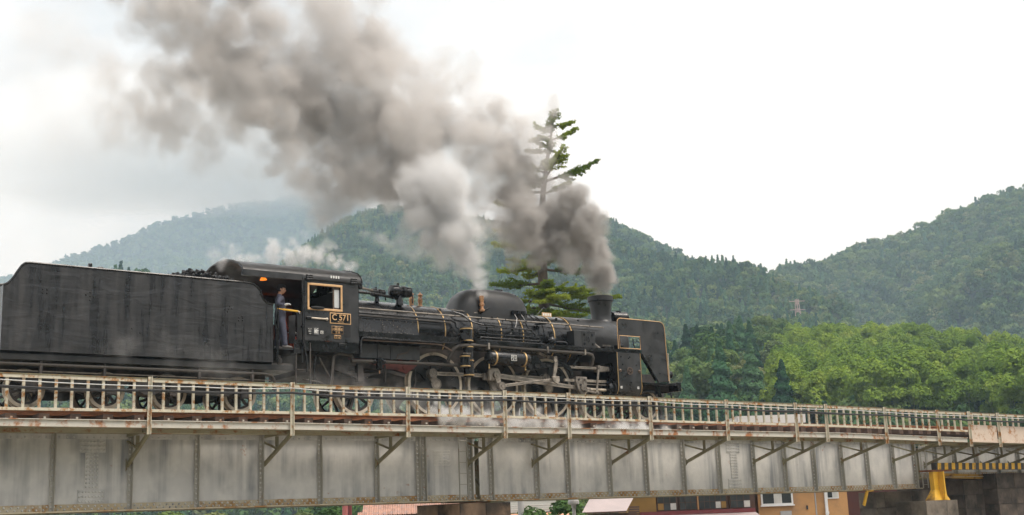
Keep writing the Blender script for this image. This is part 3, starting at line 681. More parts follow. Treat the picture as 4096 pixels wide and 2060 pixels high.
# vertical air pump with brass bands, and auxiliary cylinder
def banded(name, x, y, z0, z1, r, bands, mat=K):
    o = MB().lathe([(r*.6, z0-.02), (r, z0), (r, z1), (r*.7, z1+.03), (r*.2, z1+.035)], (x, y, 0), (0, 0, 1), 22).build(name, mat, L)
    for z in bands: MB().lathe([(r+.002, z-.018), (r+.01, z-.016), (r+.01, z+.016), (r+.002, z+.018)], (x, y, 0), (0, 0, 1), 22, False).build('brass_band', BR, o)
    return o
pu = banded('air_pump', 12.28, -1.22, 2.0, 2.40, .175, (2.36, 2.03))
lo = banded('air_pump', 12.32, -1.22, 1.05, 1.93, .145, (1.86, 1.48, 1.08))
banded('lubricator_tank', 12.10, -1.38, 1.27, 1.60, .135, (1.57, 1.30))
MB().cyl((12.05, -1.2, 2.12), (12.05, -1.46, 2.12), .105, n=18).build('pump_governor', K, L)
MB().lathe([(.03, 2.1), (.1, 2.14), (.1, 2.22), (.05, 2.26), (.06, 2.34), (.02, 2.36)], (11.87, -1.15, 0), (0, 0, 1), 12).build('steam_valve', K, L)
for X in np.arange(11.98, 12.23, .045): MB().cyl((X, -1.50, 1.62), (X, -1.50, 1.66), .014, n=6).build('oil_union', M['steel_grey'], L)
# air reservoir
ar = MB().lathe([(.02, 12.92), (.13, 12.94), (.185, 13.0), (.2, 13.06), (.2, 14.30), (.185, 14.36), (.13, 14.41), (.02, 14.43)], (0, -1.22, 1.60), (1, 0, 0), 28).build('air_reservoir', K, L)
for X in (13.14, 14.16): MB().lathe([(.2, 0), (.212, .004), (.212, .046), (.2, .05)], (X, -1.22, 1.60), (1, 0, 0), 28, False).build('brass_band', BR, ar)
for X, z, w_ in ((13.64, 1.60, .19),):
    MB().box(X, X+w_, -1.428, -1.421, 1.52, 1.68).build('tank_plate', M['white_line'], ar, 0)
    MB().box(X+.012, X+w_-.012, -1.431, -1.4285, 1.606, 1.668).box(X+.012, X+w_-.012, -1.431, -1.4285, 1.532, 1.594).build('plate_field', K, ar, 0)
    text_obj('plate_letters', '26-1', M['white_line'], ar, X+w_/2, -1.434, 1.637, .06, .14)
    text_obj('plate_letters', 'S 7', M['white_line'], ar, X+w_/2, -1.434, 1.562, .06, .1)
for X in (12.99, 14.25): MB().cyl((X, -1.25, 1.42), (X, -1.25, 1.28), .02, n=8).sphere((X, -1.25, 1.30), .03, 8, 6).build('drain_cock', BR, ar)
# large pipes along the side
MB().tube([(11.72, -1.1, 1.45), (11.74, -1.2, 1.63), (11.80, -1.28, 1.78), (11.95, -1.30, 1.87), (12.4, -1.32, 1.91), (12.93, -1.30, 1.92), (15.1, -1.30, 1.885), (16.55, -1.30, 1.87), (16.70, -1.30, 1.83), (16.75, -1.29, 1.75), (16.75, -1.2, 1.55)], .052, 10).build('exhaust_pipe', M['pipe'], L)
for X in (12.93, 15.0, 16.4): MB().box(X-.03, X+.03, -1.375, -1.23, 1.81, 1.99).build('pipe_clamp', M['steel_grey'], L, 0, .01)
MB().tube([(8.75, -1.05, 1.35), (9.45, -1.05, 1.36), (12.05, -1.05, 1.37)], .048, 10).build('feed_pipe', M['pipe'], L)
for X in (9.43, 9.72): MB().cyl((X-.025, -1.05, 1.36), (X+.025, -1.05, 1.36), .075, n=12).build('pipe_flange', K, L)
MB().lathe([(.03, 1.12), (.085, 1.16), (.09, 1.36), (.11, 1.38), (.11, 1.42), (.05, 1.46)], (9.58, -1.07, 0), (0, 0, 1), 14).build('strainer', K, L)
MB().cyl((9.58, -1.07, 1.05), (9.58, -1.07, 1.12), .02, n=8).build('drain_cock', M['copper'], L)
MB().tube([(8.86, -1.36, 1.50), (8.87, -1.36, 1.80), (8.90, -1.36, 1.90), (9.0, -1.36, 1.93), (10.1, -1.36, 1.92), (11.9, -1.33, 1.93)], .03, 8).build('steam_pipe', K, L)
MB().tube([(8.93, -1.33, 1.87), (11.25, -1.33, 1.87), (11.4, -1.33, 1.85), (11.75, -1.28, 1.72)], .02, 6).build('copper_pipe', M['pipe_brown'], L)
MB().tube([(10.55, -1.0, 1.75), (10.5, -1.0, 1.66), (10.2, -1.0, 1.58), (10.15, -1.0, 1.45)], .015, 6).build('copper_pipe', M['pipe_brown'], L)
# ash pan sheets and red rear frame
MB().box(9.10, 10.95, -.90, -.885, 1.47, 1.84).build('ashpan_sheet', M['grey_sheet'], L, 0, .004)
for X in (9.62, 10.02): MB().box(X, X+.06, -.925, -.901, 1.45, 1.85).build('sheet_rib', M['grey_sheet'], L, 0)
MB().prism([(8.75, 1.47), (10.7, 1.46), (10.85, 1.55), (10.98, 1.62), (10.95, 1.35), (10.62, 1.12), (10.3, 1.2), (8.75, 1.28)], -.74, -.70).build('rear_frame', M['red_frame'], L, 0, .006)
for X, z in ((10.4, 1.5), (10.55, 1.28), (10.85, 1.52)): MB().cyl((X, -.75, z), (X, -.79, z), .07, n=12).build('frame_boss', M['red_frame'], L)
MB().prism([(7.6, 1.45), (9.1, 1.40), (10.5, 1.08), (10.5, 1.0), (9.0, 1.25), (7.6, 1.25)], -.86, -.83).build('equalising_beam', M['chassis'], L, 0, .006)
# trailing truck: leaf spring
sp = empty('leaf_spring'); set_parent(sp, L)
for k in range(8):
    w_ = .72-.075*k; MB().grid([[(9.09+w_*u, -.92, 1.06-.022*k-.06*(1-u*u)+.06), (9.09+w_*u, -.80, 1.06-.022*k-.06*(1-u*u)+.06), (9.09+w_*u, -.80, 1.045-.022*k-.06*(1-u*u)+.06), (9.09+w_*u, -.92, 1.045-.022*k-.06*(1-u*u)+.06)] for u in np.linspace(-1, 1, 9)], True).build('spring_leaf', M['chassis'], sp, 0)
MB().box(9.0, 9.18, -.95, -.78, .82, 1.3).build('spring_buckle', M['chassis'], L, 0, .01)
for s in (-.78, .78): MB().cyl((9.09+s, -.86, .85), (9.09+s, -.86, 1.3), .035, n=8).build('spring_hanger', M['chassis'], L)

# frames, dark mass between the wheels, axles
for s in (-.46, .46): MB().box(8.4, 19.9, s-.04, s+.04, .60, 1.45).build('main_frame', M['chassis'], L, 0)
MB().box(10.9, 16.3, -.6, .6, 1.30, 1.86).build('frame_stay', M['chassis'], L, 0)
MB().box(8.6, 10.9, -.7, .7, 1.2, 1.85).build('ash_pan', M['chassis'], L, 0)
# wheels
def hubring(mb, y0, y1, ri, ro, n=40):
    mb.ringprism([(ro*math.cos(2*math.pi*i/n), ro*math.sin(2*math.pi*i/n)) for i in range(n)], [(ri*math.cos(2*math.pi*i/n), ri*math.sin(2*math.pi*i/n)) for i in range(n)], y0, y1)
def wheel_meshes(r, kind):
    t = MB(); hubring(t, -.065, .065, r-.075, r, 48); hubring(t, .066, .095, r-.07, r+.03, 48)
    tyre = t.mesh('tyre', M['tyre'], 40)
    d = MB()
    if kind == 'box':
        hubring(d, -.06, .05, .11, .30); hubring(d, -.055, .05, r-.16, r-.075)
        n = 8
        for k in range(n):
            a = 2*math.pi*(k+.5)/n; c, s_ = math.cos(a), math.sin(a)
            w0, w1, wm = .125, .175, .085
            pts = []
            for q in range(7):
                u = q/6; rad = .27+(r-.13-.27)*u; w = wm + (w0-wm)*(1-min(1, u*2))**2 + (w1-wm)*max(0, 2*u-1)**2
                pts.append((rad, w))
            poly = [(c*p-s_*w, s_*p+c*w) for p, w in pts] + [(c*p+s_*w, s_*p-c*w) for p, w in reversed(pts)]
            d.prism(poly, -.05, .045)
        # counterweight segment
    else:
        hubring(d, -.06, .05, .06, .13, 24); hubring(d, -.05, .05, r-.13, r-.075)
        for k in range(10):
            a = 2*math.pi*k/10; d.bar((.12*math.cos(a), 0, .12*math.sin(a)), ((r-.1)*math.cos(a), 0, (r-.1)*math.sin(a)), .06, .05, (0, 1, 0))
    disc = d.mesh('wheel_centre', M['black_matt'] if kind == 'box' else M['chassis'], 40)
    return tyre, disc
WT = {k: wheel_meshes(r, k2) for k, r, k2 in (('drive', .875, 'box'), ('lead', .47, 'spoke'), ('trail', .56, 'spoke'), ('tend', .43, 'spoke'))}
def wheel(name, kind, x, r, parent, y=-.60, rot=0, far=True):
    for s in ((-1, 1) if far else (-1,)):
        w = bpy.data.objects.new(name, WT[kind][1]); C.objects.link(w); set_parent(w, parent); w.location = (x, -y*s if s > 0 else y, r)
        w.rotation_euler = (0, rot, 0 if s < 0 else math.pi)
        t = bpy.data.objects.new('tyre', WT[kind][0]); C.objects.link(t); t.parent = w
    MB().cyl((x, -.62, r), (x, .62, r), .085, n=12).build('axle', M['steel_grey'], parent)
    return w
WC = [11.58, 13.53, 15.48]; PO = (-.19, .27)
for i, x in enumerate(WC): wheel('driving_wheel', 'drive', x, .875, L, rot=.3+.2*i)
for x in (17.2, 19.36): wheel('leading_wheel', 'lead', x, .47, L, rot=.2*x)
wheel('trailing_wheel', 'trail', 9.09, .56, L)
for x in WC:
    MB().cyl((x, -.67, .875), (x, -.72, .875), .16, n=28).build('wheel_hub', M['steel_grey'], L)
    MB().cyl((x, -.721, .875), (x, -.73, .875), .11, n=24).build('hub_cap', M['steel'], L)
    MB().cyl((x+PO[0], -.68, .875+PO[1]), (x+PO[0], -.76, .875+PO[1]), .13, n=20).bar((x, -.70, .875), (x+PO[0], -.70, .875+PO[1]), .22, .06, (0, 1, 0)).build('crank_boss', M['steel_grey'], L)
# side rods, main rod, valve gear
def rod(name, p, q, w0, w1, y, th=.05, boss=(.12, .12), mat=ST):
    d = Vector((q[0]-p[0], 0, q[1]-p[1])); l = d.length; d.normalize(); n = Vector((-d.z, 0, d.x))
    P, Q = Vector((p[0], 0, p[1])), Vector((q[0], 0, q[1]))
    poly = [P+n*w0/2, Q+n*w1/2, Q-n*w1/2, P-n*w0/2]
    mb = MB().prism([(v.x, v.z) for v in poly], y-th, y)
    o = mb.build(name, mat, L, 0, .008)
    e0, e1 = boss
    g = [P+d*(e0+.05)+n*(w0*.24), Q-d*(e1+.05)+n*(w1*.24), Q-d*(e1+.05)-n*(w1*.24), P+d*(e0+.05)-n*(w0*.24)]
    MB().prism([(v.x, v.z) for v in g], y-th-.002, y-th+.01).build('flute', M['steel_grey'], o, 0)
    for c, e in ((P, e0), (Q, e1)):
        if e: MB().cyl((c.x, y-th-.025, c.z), (c.x, y+.01, c.z), e, n=22).cyl((c.x, y-th-.045, c.z), (c.x, y-th-.026, c.z), e*.5, n=6).build('rod_end', M['steel_grey'], o)
    return o
pins = [(x+PO[0], .875+PO[1]) for x in WC]
rod('side_rod', pins[0], pins[1], .10, .10, -.80, boss=(.13, .0)); rod('side_rod', pins[1], pins[2], .10, .10, -.80, boss=(0, .13))
MB().box(pins[1][0]-.30, pins[1][0]-.1, -.90, -.79, pins[1][1]-.13, pins[1][1]+.07).build('knuckle_joint', M['steel_grey'], L, 0, .02)
rod('main_rod', pins[1], (16.42, .875), .15, .11, -.95, .06, (.0, .09))
MB().prism([(pins[1][0]-.2, pins[1][1]-.16), (pins[1][0]-.2, pins[1][1]+.13), (pins[1][0]-.12, pins[1][1]+.2), (pins[1][0]+.1, pins[1][1]+.2), (pins[1][0]+.18, pins[1][1]+.1), (pins[1][0]+.18, pins[1][1]-.14)], -1.05, -.94).build('big_end', M['steel'], L, 0, .02)
rod('return_crank', pins[1], (13.46, .83), .17, .13, -1.06, .05, (.1, .12))
rod('eccentric_rod', (13.46, .83), (15.38, 1.08), .085, .075, -1.14, .04, (.11, .09))
# crosshead, slide bar, piston rod
MB().prism([(16.20, 1.20), (16.62, 1.20), (16.62, 1.02), (16.58, .80), (16.50, .66), (16.38, .66), (16.28, .80), (16.20, 1.02)], -1.12, -.98).build('crosshead', M['steel_grey'], L, 0, .02)
for x, z in ((16.30, 1.11), (16.52, 1.11), (16.36, .96), (16.50, .78)): MB().cyl((x, -1.14, z), (x, -1.115, z), .035, n=6).build('crosshead_bolt', M['chassis'], L)
MB().cyl((16.42, -1.16, .87), (16.42, -1.1, .87), .075, n=16).build('gudgeon_pin', M['steel_grey'], L)
for a_, b_ in ((15.82, 16.19), (16.63, 17.42)): MB().box(a_, b_, -1.06, -.98, 1.05, 1.13).build('slide_bar', M['steel'], L, 0, .006)
MB().box(16.63, 17.42, -1.055, -.985, .975, 1.0).build('lower_slide_bar', M['steel_grey'], L, 0, .004)
MB().cyl((16.55, -1.02, .84), (17.6, -1.02, .84), .042, n=12).build('piston_rod', M['tyre'], L)
MB().cyl((16.62, -1.02, .84), (16.78, -1.02, .84), .075, .06, n=12).build('piston_cotter', M['steel_grey'], L)
# combination lever, valve spindle, expansion link and its bracket
rod('combination_lever', (17.06, 1.50), (16.93, .72), .06, .06, -1.13, .04, (.06, .06))
rod('union_link', (16.50, .78), (16.93, .72), .05, .05, -1.16, .03, (.04, .05))
rod('radius_rod', (15.45, 1.47), (17.06, 1.47), .075, .075, -1.10, .03, (.0, .07))
MB().prism([(17.02, 1.56), (17.02, 1.36), (17.3, 1.38), (17.55, 1.40), (17.55, 1.53), (17.3, 1.54)], -1.12, -.98).build('valve_crosshead_guide', M['steel_grey'], L, 0, .015)
MB().cyl((17.5, -1.05, 1.47), (17.7, -1.05, 1.47), .13, .16, 18).build('valve_gland', K, L)
# bracket frame holding the link
br = MB()
def plate_ring(mb, poly, holes, y0, y1): mb.prism(poly, y0, y1)
fr_ = [(14.38, 1.30), (14.38, 1.56), (14.62, 1.74), (14.75, 1.74), (14.98, 1.52), (15.55, 1.60), (15.80, 1.58), (16.0, 1.47), (16.08, 1.25), (16.0, 1.22), (15.92, 1.36), (15.7, 1.46), (15.0, 1.38), (14.7, 1.33)]
lb = MB().prism(fr_, -1.16, -1.10).build('link_bracket', K, L, 0, .012)
for x, z, w_, h_ in ((14.50, 1.43, .07, .09), (14.76, 1.45, .10, .06), (15.2, 1.49, .12, .035), (15.55, 1.52, .10, .035)):
    n = 16; sq = lambda a, e: math.copysign(abs(a)**e, a)
    mo = MB().ringprism([(x+(w_+.025)*sq(math.cos(2*math.pi*i/n), .6), z+(h_+.025)*sq(math.sin(2*math.pi*i/n), .6)) for i in range(n)], [(x+w_*sq(math.cos(2*math.pi*i/n), .6), z+h_*sq(math.sin(2*math.pi*i/n), .6)) for i in range(n)], -1.185, -1.161); mo.build('rim', K, lb, 0)
    MB().prism([(x+w_*.97*sq(math.cos(2*math.pi*i/n), .6), z+h_*.97*sq(math.sin(2*math.pi*i/n), .6)) for i in range(n)], -1.166, -1.1605).build('opening', M['dark_int'], lb, 0)
lk = MB().prism([(15.30, 1.72), (15.42, 1.76), (15.46, 1.6), (15.43, 1.40), (15.36, 1.20), (15.42, .98), (15.30, 1.0), (15.26, 1.2), (15.30, 1.4), (15.34, 1.6)], -1.24, -1.19).build('expansion_link', M['steel_grey'], L, 0, .01)
MB().prism([(15.20, 1.16), (15.46, 1.16), (15.47, 1.02), (15.38, .94), (15.24, 1.0)], -1.27, -1.21).build('link_foot', M['steel'], L, 0, .01)
MB().cyl((15.36, -1.25, 1.62), (15.36, -1.2, 1.62), .05, n=12).build('link_pin', M['steel'], L)
rod('reach_rod', (14.85, 1.85), (15.2, 1.74), .08, .06, -1.06, .03, (.05, .05))
MB().bar((15.5, -1.08, 1.62), (16.6, -1.08, 1.86), .02, .02).build('lifting_rod', K, L, 0)
MB().bar((16.1, -1.15, 1.5), (16.35, -1.15, 1.85), .05, .06).build('bracket_stay', K, L, 0)

# steam chest on the smokebox side, chests and valves on the running board
cb = MB().box(16.16, 16.97, -1.17, -.83, 2.06, 2.57).build('tool_chest', M['weathered'], L, 0, .008)
for X in (16.46,): MB().box(X-.006, X+.006, -1.176, -1.171, 2.1, 2.55).build('door_gap', M['dark_int'], cb, 0)
for X, z in ((16.55, 2.46), (16.55, 2.18), (16.86, 2.46), (16.86, 2.18)): MB().box(X-.03, X+.03, -1.186, -1.171, z-.035, z+.035).build('hinge', K, cb, 0, .005)
MB().tube([(16.70, -1.18, 2.38), (16.70, -1.21, 2.36), (16.70, -1.21, 2.26), (16.70, -1.18, 2.24)], .012, 6).build('handle', K, cb)
gv = MB().lathe([(.06, 2.04), (.10, 2.12), (.15, 2.18), (.15, 2.26), (.09, 2.34), (.06, 2.36), (.06, 2.44), (.02, 2.46)], (15.42, -1.0, 0), (0, 0, 1), 16).build('globe_valve', K, L)
MB().cyl((15.42, -1.0, 2.46), (15.42, -1.0, 2.50), .09, n=14).build('hand_wheel', K, gv)
MB().tube([(15.6, -1.0, 2.2), (15.9, -1.02, 2.2), (16.1, -1.04, 2.1), (16.15, -1.04, 2.04)], .05, 8).build('steam_pipe', K, L)
MB().box(14.85, 15.1, -1.0, -.86, 2.32, 2.36).build('foot_step', K, L, 0); MB().box(15.05, 15.3, -1.0, -.72, 2.72, 2.75).build('foot_step', K, L, 0)
MB().tube([(17.0, -1.0, 2.35), (17.05, -1.02, 2.2), (17.2, -1.06, 2.08)], .05, 8).build('steam_pipe', M['steel_grey'], L)
ml = MB().box(17.3, 17.62, -1.22, -1.0, 2.04, 2.14).build('mechanical_lubricator', K, L, 0, .01)
for k in range(7): MB().cyl((17.28+.055*k, -1.12, 2.14), (17.28+.055*k, -1.12, 2.2), .014, n=6).build('oil_union', M['steel_grey'], ml)
# smoke deflectors with gold edge and window
def rounded(pts): return pts
DP = [(17.67, 2.055), (17.67, 2.86), (17.69, 2.94), (17.74, 2.98), (17.80, 2.995), (19.40, 2.985), (19.50, 2.965), (19.57, 2.91), (19.61, 2.82), (19.66, 1.13), (19.22, 1.10), (18.61, 1.93), (18.61, 2.055)]
for s in (-1, 1):
    y0, y1 = (s*1.375, s*1.39)
    d = empty('smoke_deflector'); set_parent(d, L)
    # sheet round the window opening
    a, b, c, e = 17.735, 18.565, 2.085, 2.465
    MB().prism([(17.67, 2.055), (17.67, 2.86), (17.69, 2.94), (17.735, 2.978), (17.735, 2.055)], y0, y1).build('sheet', M['weathered'], d, 0)
    MB().prism([(17.735, e), (17.735, 2.978), (17.80, 2.995), (18.565, 2.99), (18.565, e)], y0, y1).build('sheet', M['weathered'], d, 0)
    MB().box(17.735, 18.565, y0, y1, 2.055, c).build('sheet', M['weathered'], d, 0)
    MB().prism([(18.565, 2.055), (18.565, 2.99), (19.40, 2.985), (19.50, 2.965), (19.57, 2.91), (19.61, 2.82), (19.66, 1.13), (19.22, 1.10), (18.61, 1.93), (18.61, 2.055)], y0, y1).build('sheet', M['weathered'], d, 0)
    yo = y1+s*.0; cpts = [(x, yo+s*.008, z) for x, z in DP[:10]]
    MB().tube(cpts, .0125, 6).build('edge_trim', M['gold_paint'], d, 60)
    MB().tube([(a, yo+s*.006, c), (a, yo+s*.006, e), (b, yo+s*.006, e), (b, yo+s*.006, c)], .012, 4, True).build('window_trim', M['gold_paint'], d, 0)
    MB().tube([(x, yo+s*.006, z) for x, z in DP[9:12]], .022, 6).build('lower_trim', K, d, 0)
    MB().bar((18.62, s*1.30, 1.98), (19.22, s*1.30, 1.16), .10, .04).build('apron', K, L, 0)
MB().tube([(18.45, -1.3, 2.06), (18.42, -1.25, 2.25), (18.45, -1.2, 2.42)], .02, 6).build('hose', K, L)
MB().box(17.75, 18.0, -1.3, -1.1, 2.04, 2.2).build('feed_pump', K, L, 0, .02)
# cylinder block with valve chest, gold edged cover
prof = [(17.60, 1.95), (18.55, 1.93), (18.55, .88), (18.50, .74), (18.43, .66), (17.62, .66), (17.58, .74), (17.56, .88)]
for s in (-1, 1):
    rows = []
    for z, y in ((1.95, 1.395), (1.15, 1.395), (.95, 1.40), (.8, 1.37), (.68, 1.28), (.58, 1.12), (.55, .95)):
        rows.append([(17.60, s*y, z), (18.53, s*y, z)])
    cb = MB().grid(rows); cb.add([(17.6, s*.95, .55), (17.6, s*.95, 1.95), (18.53, s*.95, .55), (18.53, s*.95, 1.95)], [])
    n = len(rows); lft = [2*k for k in range(n)] + [2*n, 2*n+1][0:0]
    cb.f.append(tuple([2*k for k in range(n)] + [2*n+1])); cb.f.append(tuple([2*k+1 for k in range(n)] + [2*n+3]))
    o = cb.build('cylinder_cover', M['weathered'], L, 30)
    for x in (17.60, 18.53): MB().tube([(x, r[0][1]+s*.004, r[0][2]) for r in rows], .012, 6).build('edge_trim', M['brass'], o)
    MB().lathe([(.05, 17.4), (.20, 17.42), (.24, 17.5), (.33, 17.52), (.34, 17.6), (.34, 18.55), (.30, 18.62), (.12, 18.68), (.05, 18.7)], (0, s*1.02, .87), (1, 0, 0), 28).build('steam_cylinder', K, L)
    MB().lathe([(.05, 17.55), (.19, 17.57), (.2, 17.7), (.2, 18.5), (.17, 18.6), (.05, 18.64)], (0, s*1.05, 1.47), (1, 0, 0), 24).build('valve_chest', K, L)
n = 24
hw = MB(); hubring(hw, -.012, .004, .085, .115, 28)
for k in range(5): a = 2*math.pi*k/5+.3; hw.bar((0, -.004, 0), (.095*math.cos(a), -.004, .095*math.sin(a)), .014, .03, (0, 1, 0))
hw.cyl((0, -.018, 0), (0, 0, 0), .03, n=12)
o = hw.build('wheel_emblem', M['pipe_brown'], L); o.location = (18.08, -1.40, 1.40)
for X in (17.69, 18.46): MB().lathe([(.05, 0), (.05, .02), (.03, .03), (.01, .05)], (X, -1.395, 1.40), (0, -1, 0), 12).build('cover_knob', M['pipe_brown'], L)
for X, s_ in ((17.69, '12'), (18.36, '53')):
    p_ = MB().box(X-.035, X+.035, -1.425, -1.41, .86, .93).build('small_plate', M['white_line'], L, 0)
    text_obj('plate_letters', s_, M['dark_int'], p_, X, -1.4275, .895, .05, .045)
for X, z in ((17.8, 1.58), (18.05, 1.78), (18.35, 1.58), (18.1, 1.05), (18.1, 1.82), (17.75, 1.82)): MB().box(X-.015, X+.015, -1.412, -1.396, z-.02, z+.02).build('cover_latch', K, L, 0)
# front deck and buffer beam
MB().box(18.65, 20.1, -1.33, 1.33, 1.02, 1.09).build('front_deck', K, L, 0, .006)
MB().box(20.09, 20.24, -1.33, 1.33, .86, 1.13).build('buffer_beam', K, L, 0, .008)
for s in (-1, 1):
    MB().bar((19.0, s*.9, .95), (20.1, s*.9, .95), .06, .14).build('frame_extension', M['chassis'], L, 0)
    MB().prism([(19.35, 1.02), (19.5, 1.02), (19.62, .62), (19.56, .58)], s*1.1-.015, s*1.1+.015).build('step_hanger', K, L, 0)
    MB().box(19.42, 19.72, s*1.1-.1, s*1.1+.1, .55, .58).build('front_step', K, L, 0)
    MB().cyl((18.7, s*1.05, .84), (19.3, s*1.05, .84), .05, n=10).build('cylinder_tail_rod', K, L)
    MB().tube([(19.80, s*1.28, 1.09), (19.80, s*1.28, 2.0)], .018, 6).sphere((19.8, s*1.28, 2.0), .028, 8, 6).build('marker_rod', M['tyre'], L)
MB().box(20.24, 20.48, -.12, .12, .62, .92).box(20.36, 20.52, -.22, .0, .66, .9).build('coupler', M['chassis'], L, 0, .02)
MB().tube([(20.22, -.75, .95), (20.33, -.75, .85), (20.36, -.75, .55), (20.30, -.75, .38)], .028, 8).build('brake_hose', K, L)
MB().tube([(20.24, -.9, 1.14), (20.36, -.95, 1.16), (20.40, -.95, 1.02), (20.30, -.9, .98)], .016, 6).build('coupling_lever', K, L)
for k, (y_, ) in enumerate(((-1.0,),)):
    lm = MB().lathe([(.05, 19.92), (.09, 19.94), (.095, 20.08), (.11, 20.09), (.11, 20.13), (.08, 20.14)], (0, y_, 1.40), (1, 0, 0), 18).build('marker_lamp', K, L)
    MB().cyl((20.0, y_, 1.30), (20.0, y_, 1.12), .03, n=8).build('lamp_stem', K, lm)
# guard irons and bogie
MB().box(16.6, 19.9, -.42, -.36, .42, .66).build('bogie_frame', M['chassis'], L, 0, .01)
MB().prism([(19.75, .7), (19.85, .7), (20.05, .3), (20.02, .12), (19.95, .12), (19.95, .3)], -.62, -.58).build('guard_iron', M['chassis'], L, 0)
MB().prism([(17.3, .62), (19.2, .62), (18.9, .40), (17.6, .40)], -.72, -.66).build('bogie_spring', M['chassis'], L, 0, .01)
# sand pipes, brake hangers behind the wheels
for x in WC:
    MB().bar((x+.98, -.6, 1.25), (x+1.0, -.6, .3), .05, .05).build('brake_hanger', M['chassis'], L, 0)
    MB().prism([(x+.89, .55), (x+.99, .55), (x+.99, 1.0), (x+.89, 1.0)], -.66, -.54).build('brake_block', M['chassis'], L, 0, .01)
MB().tube([(10.9, -.7, 1.25), (10.9, -.72, .9), (10.75, -.7, .35), (10.72, -.62, .12)], .025, 6).build('sand_pipe', M['chassis'], L)
# ---- cab
CW = 1.42
for s in (-1, 1):
    y0, y1 = s*CW, s*(CW-.02)
    xa, xb, za, zb_ = 7.37, 8.25, 2.60, 3.18
    MB().box(7.24, xa, y0, y1, 1.77, 3.36).build('cab_side', M['weathered'], L, 0)
    MB().box(xb, 8.78, y0, y1, 1.77, 3.36).build('cab_side', M['weathered'], L, 0)
    MB().box(xa, xb, y0, y1, 1.77, za).build('cab_side', M['weathered'], L, 0)
    MB().box(xa, xb, y0, y1, zb_, 3.36).build('cab_side', M['weathered'], L, 0)
    MB().box(7.24, 8.79, s*(CW+.006), s*(CW-.03), 1.735, 1.768).build('cab_sill', K, L, 0)
    f = s*(CW+.012)
    # varnished window frame: four rails
    for bx in ((7.31, 8.31, 3.18, 3.24), (7.31, 8.31, 2.54, 2.60)): MB().box(bx[0], bx[1], s*CW, f+s*.012, bx[2], bx[3]).build('window_frame', M['gold_paint'], L, 0, .015)
    for bx in ((7.31, 7.365), (8.255, 8.31)): MB().box(bx[0], bx[1], s*CW, f+s*.010, 2.6, 3.18).build('window_frame', M['gold_paint'], L, 0, .01)
    wp = MB().box(8.06, 8.25, s*(CW-.045), s*(CW-.055), 2.60, 3.18).build('window_sash', M['pipe_brown'], L, 0)
    MB().prism([(8.10, 2.67), (8.115, 2.65), (8.23, 2.65), (8.242, 2.67), (8.242, 3.10), (8.23, 3.12), (8.115, 3.12), (8.10, 3.10)], s*(CW-.04), s*(CW-.044)).build('window_pane', M['glass'], wp, 0)
    MB().box(7.14, 7.2, s*(CW+.02), s*(CW-.02), 1.2, 1.75).build('step_stile', K, L, 0)
MB().sphere((7.58, -1.46, 2.60), (.2, .05, .045), 14, 8).build('arm_rest', M['dark_int'], L)
for s in (-1, 1): MB().box(8.76, 8.80, s*1.41, s*.85, 1.77, 3.5).build('cab_front', K, L, 0)
MB().prism(arc(0, 2.36, 1.0, 20, 160, 14) + [(-.9, 3.72), (-.5, 3.8), (.5, 3.8), (.9, 3.72)][::1], 8.762, 8.798, 'x').build('cab_front_top', K, L, 0)
MB().box(8.68, 8.76, -1.0, 1.0, 1.5, 3.3).build('boiler_backhead', M['dark_int'], L, 0)
MB().box(6.5, 8.78, -1.38, 1.38, 1.50, 1.54).build('footplate', M['dark_int'], L, 0)
for s in (-1, 1): MB().box(6.95, 8.78, s*1.385, s*1.40, 1.50, 1.766).build('footplate_skirt', K, L, 0)
roof = [(-1.47, 3.33), (-1.47, 3.41), (-1.42, 3.50), (-1.25, 3.615), (-.9, 3.74), (-.5, 3.835), (0, 3.87), (.5, 3.835), (.9, 3.74), (1.25, 3.615), (1.42, 3.50), (1.47, 3.41), (1.47, 3.33)]
inner = [(a*.985, b-.025) for a, b in roof]
MB().prism(roof + inner[::-1], 5.52, 8.86, 'x').build('cab_roof', KM, L, 30)
MB().box(5.54, 7.2, -1.485, -1.40, 3.27, 3.345).box(5.54, 7.18, -1.49, -1.47, 3.268, 3.43).build('roof_gutter', M['weathered'], L, 0, .005)
MB().tube([(5.53, a*1.004, b+.005) for a, b in roof], .022, 6).build('roof_rear_bead', K, L)
MB().tube([(8.86, a*1.004, b+.005) for a, b in roof], .022, 6).build('roof_front_bead', K, L)
for X in (7.35, 8.62):
    for k in range(3): MB().box(X-.09, X+.09, -1.50, -1.462, 3.30+.05*k, 3.34+.05*k).build('roof_hinge', K, L, 0, .01)
MB().box(8.80, 8.90, -1.44, -1.30, 3.2, 3.46).build('marker_box', K, L, 0, .01)
for k in range(4): MB().box(7.95+.07*k, 7.965+.07*k+.02, -1.485, -1.445, 3.395, 3.46).build('chalk_mark', M['white_line'], L, 0)
MB().tube([(7.15, -1.47, 3.35), (7.16, -1.48, 2.6), (7.17, -1.48, 1.72), (7.26, -1.47, 1.3), (7.28, -1.46, .95)], .024, 8).build('cab_handrail', K, L)
for z in (2.95, 2.1): MB().cyl((7.16, -1.42, z), (7.16, -1.5, z), .035, n=8).build('rail_clamp', K, L)
MB().box(7.06, 7.20, -1.36, -1.33, 1.75, 2.48).build('cab_door', KM, L, 0, .006)
MB().prism([(7.0, 1.72), (7.18, 1.72), (7.18, 2.46), (7.0, 2.42)], -1.02, -1.0).build('gangway_door', M['grey_sheet'], L, 0, .006)
MB().box(6.95, 7.25, -1.42, -1.15, 1.42, 1.54).build('cab_step', K, L, 0, .005)
for z in (1.0, .6): MB().box(7.0, 7.4, -1.42, -1.15, z, z+.03).build('cab_step', M['chassis'], L, 0)
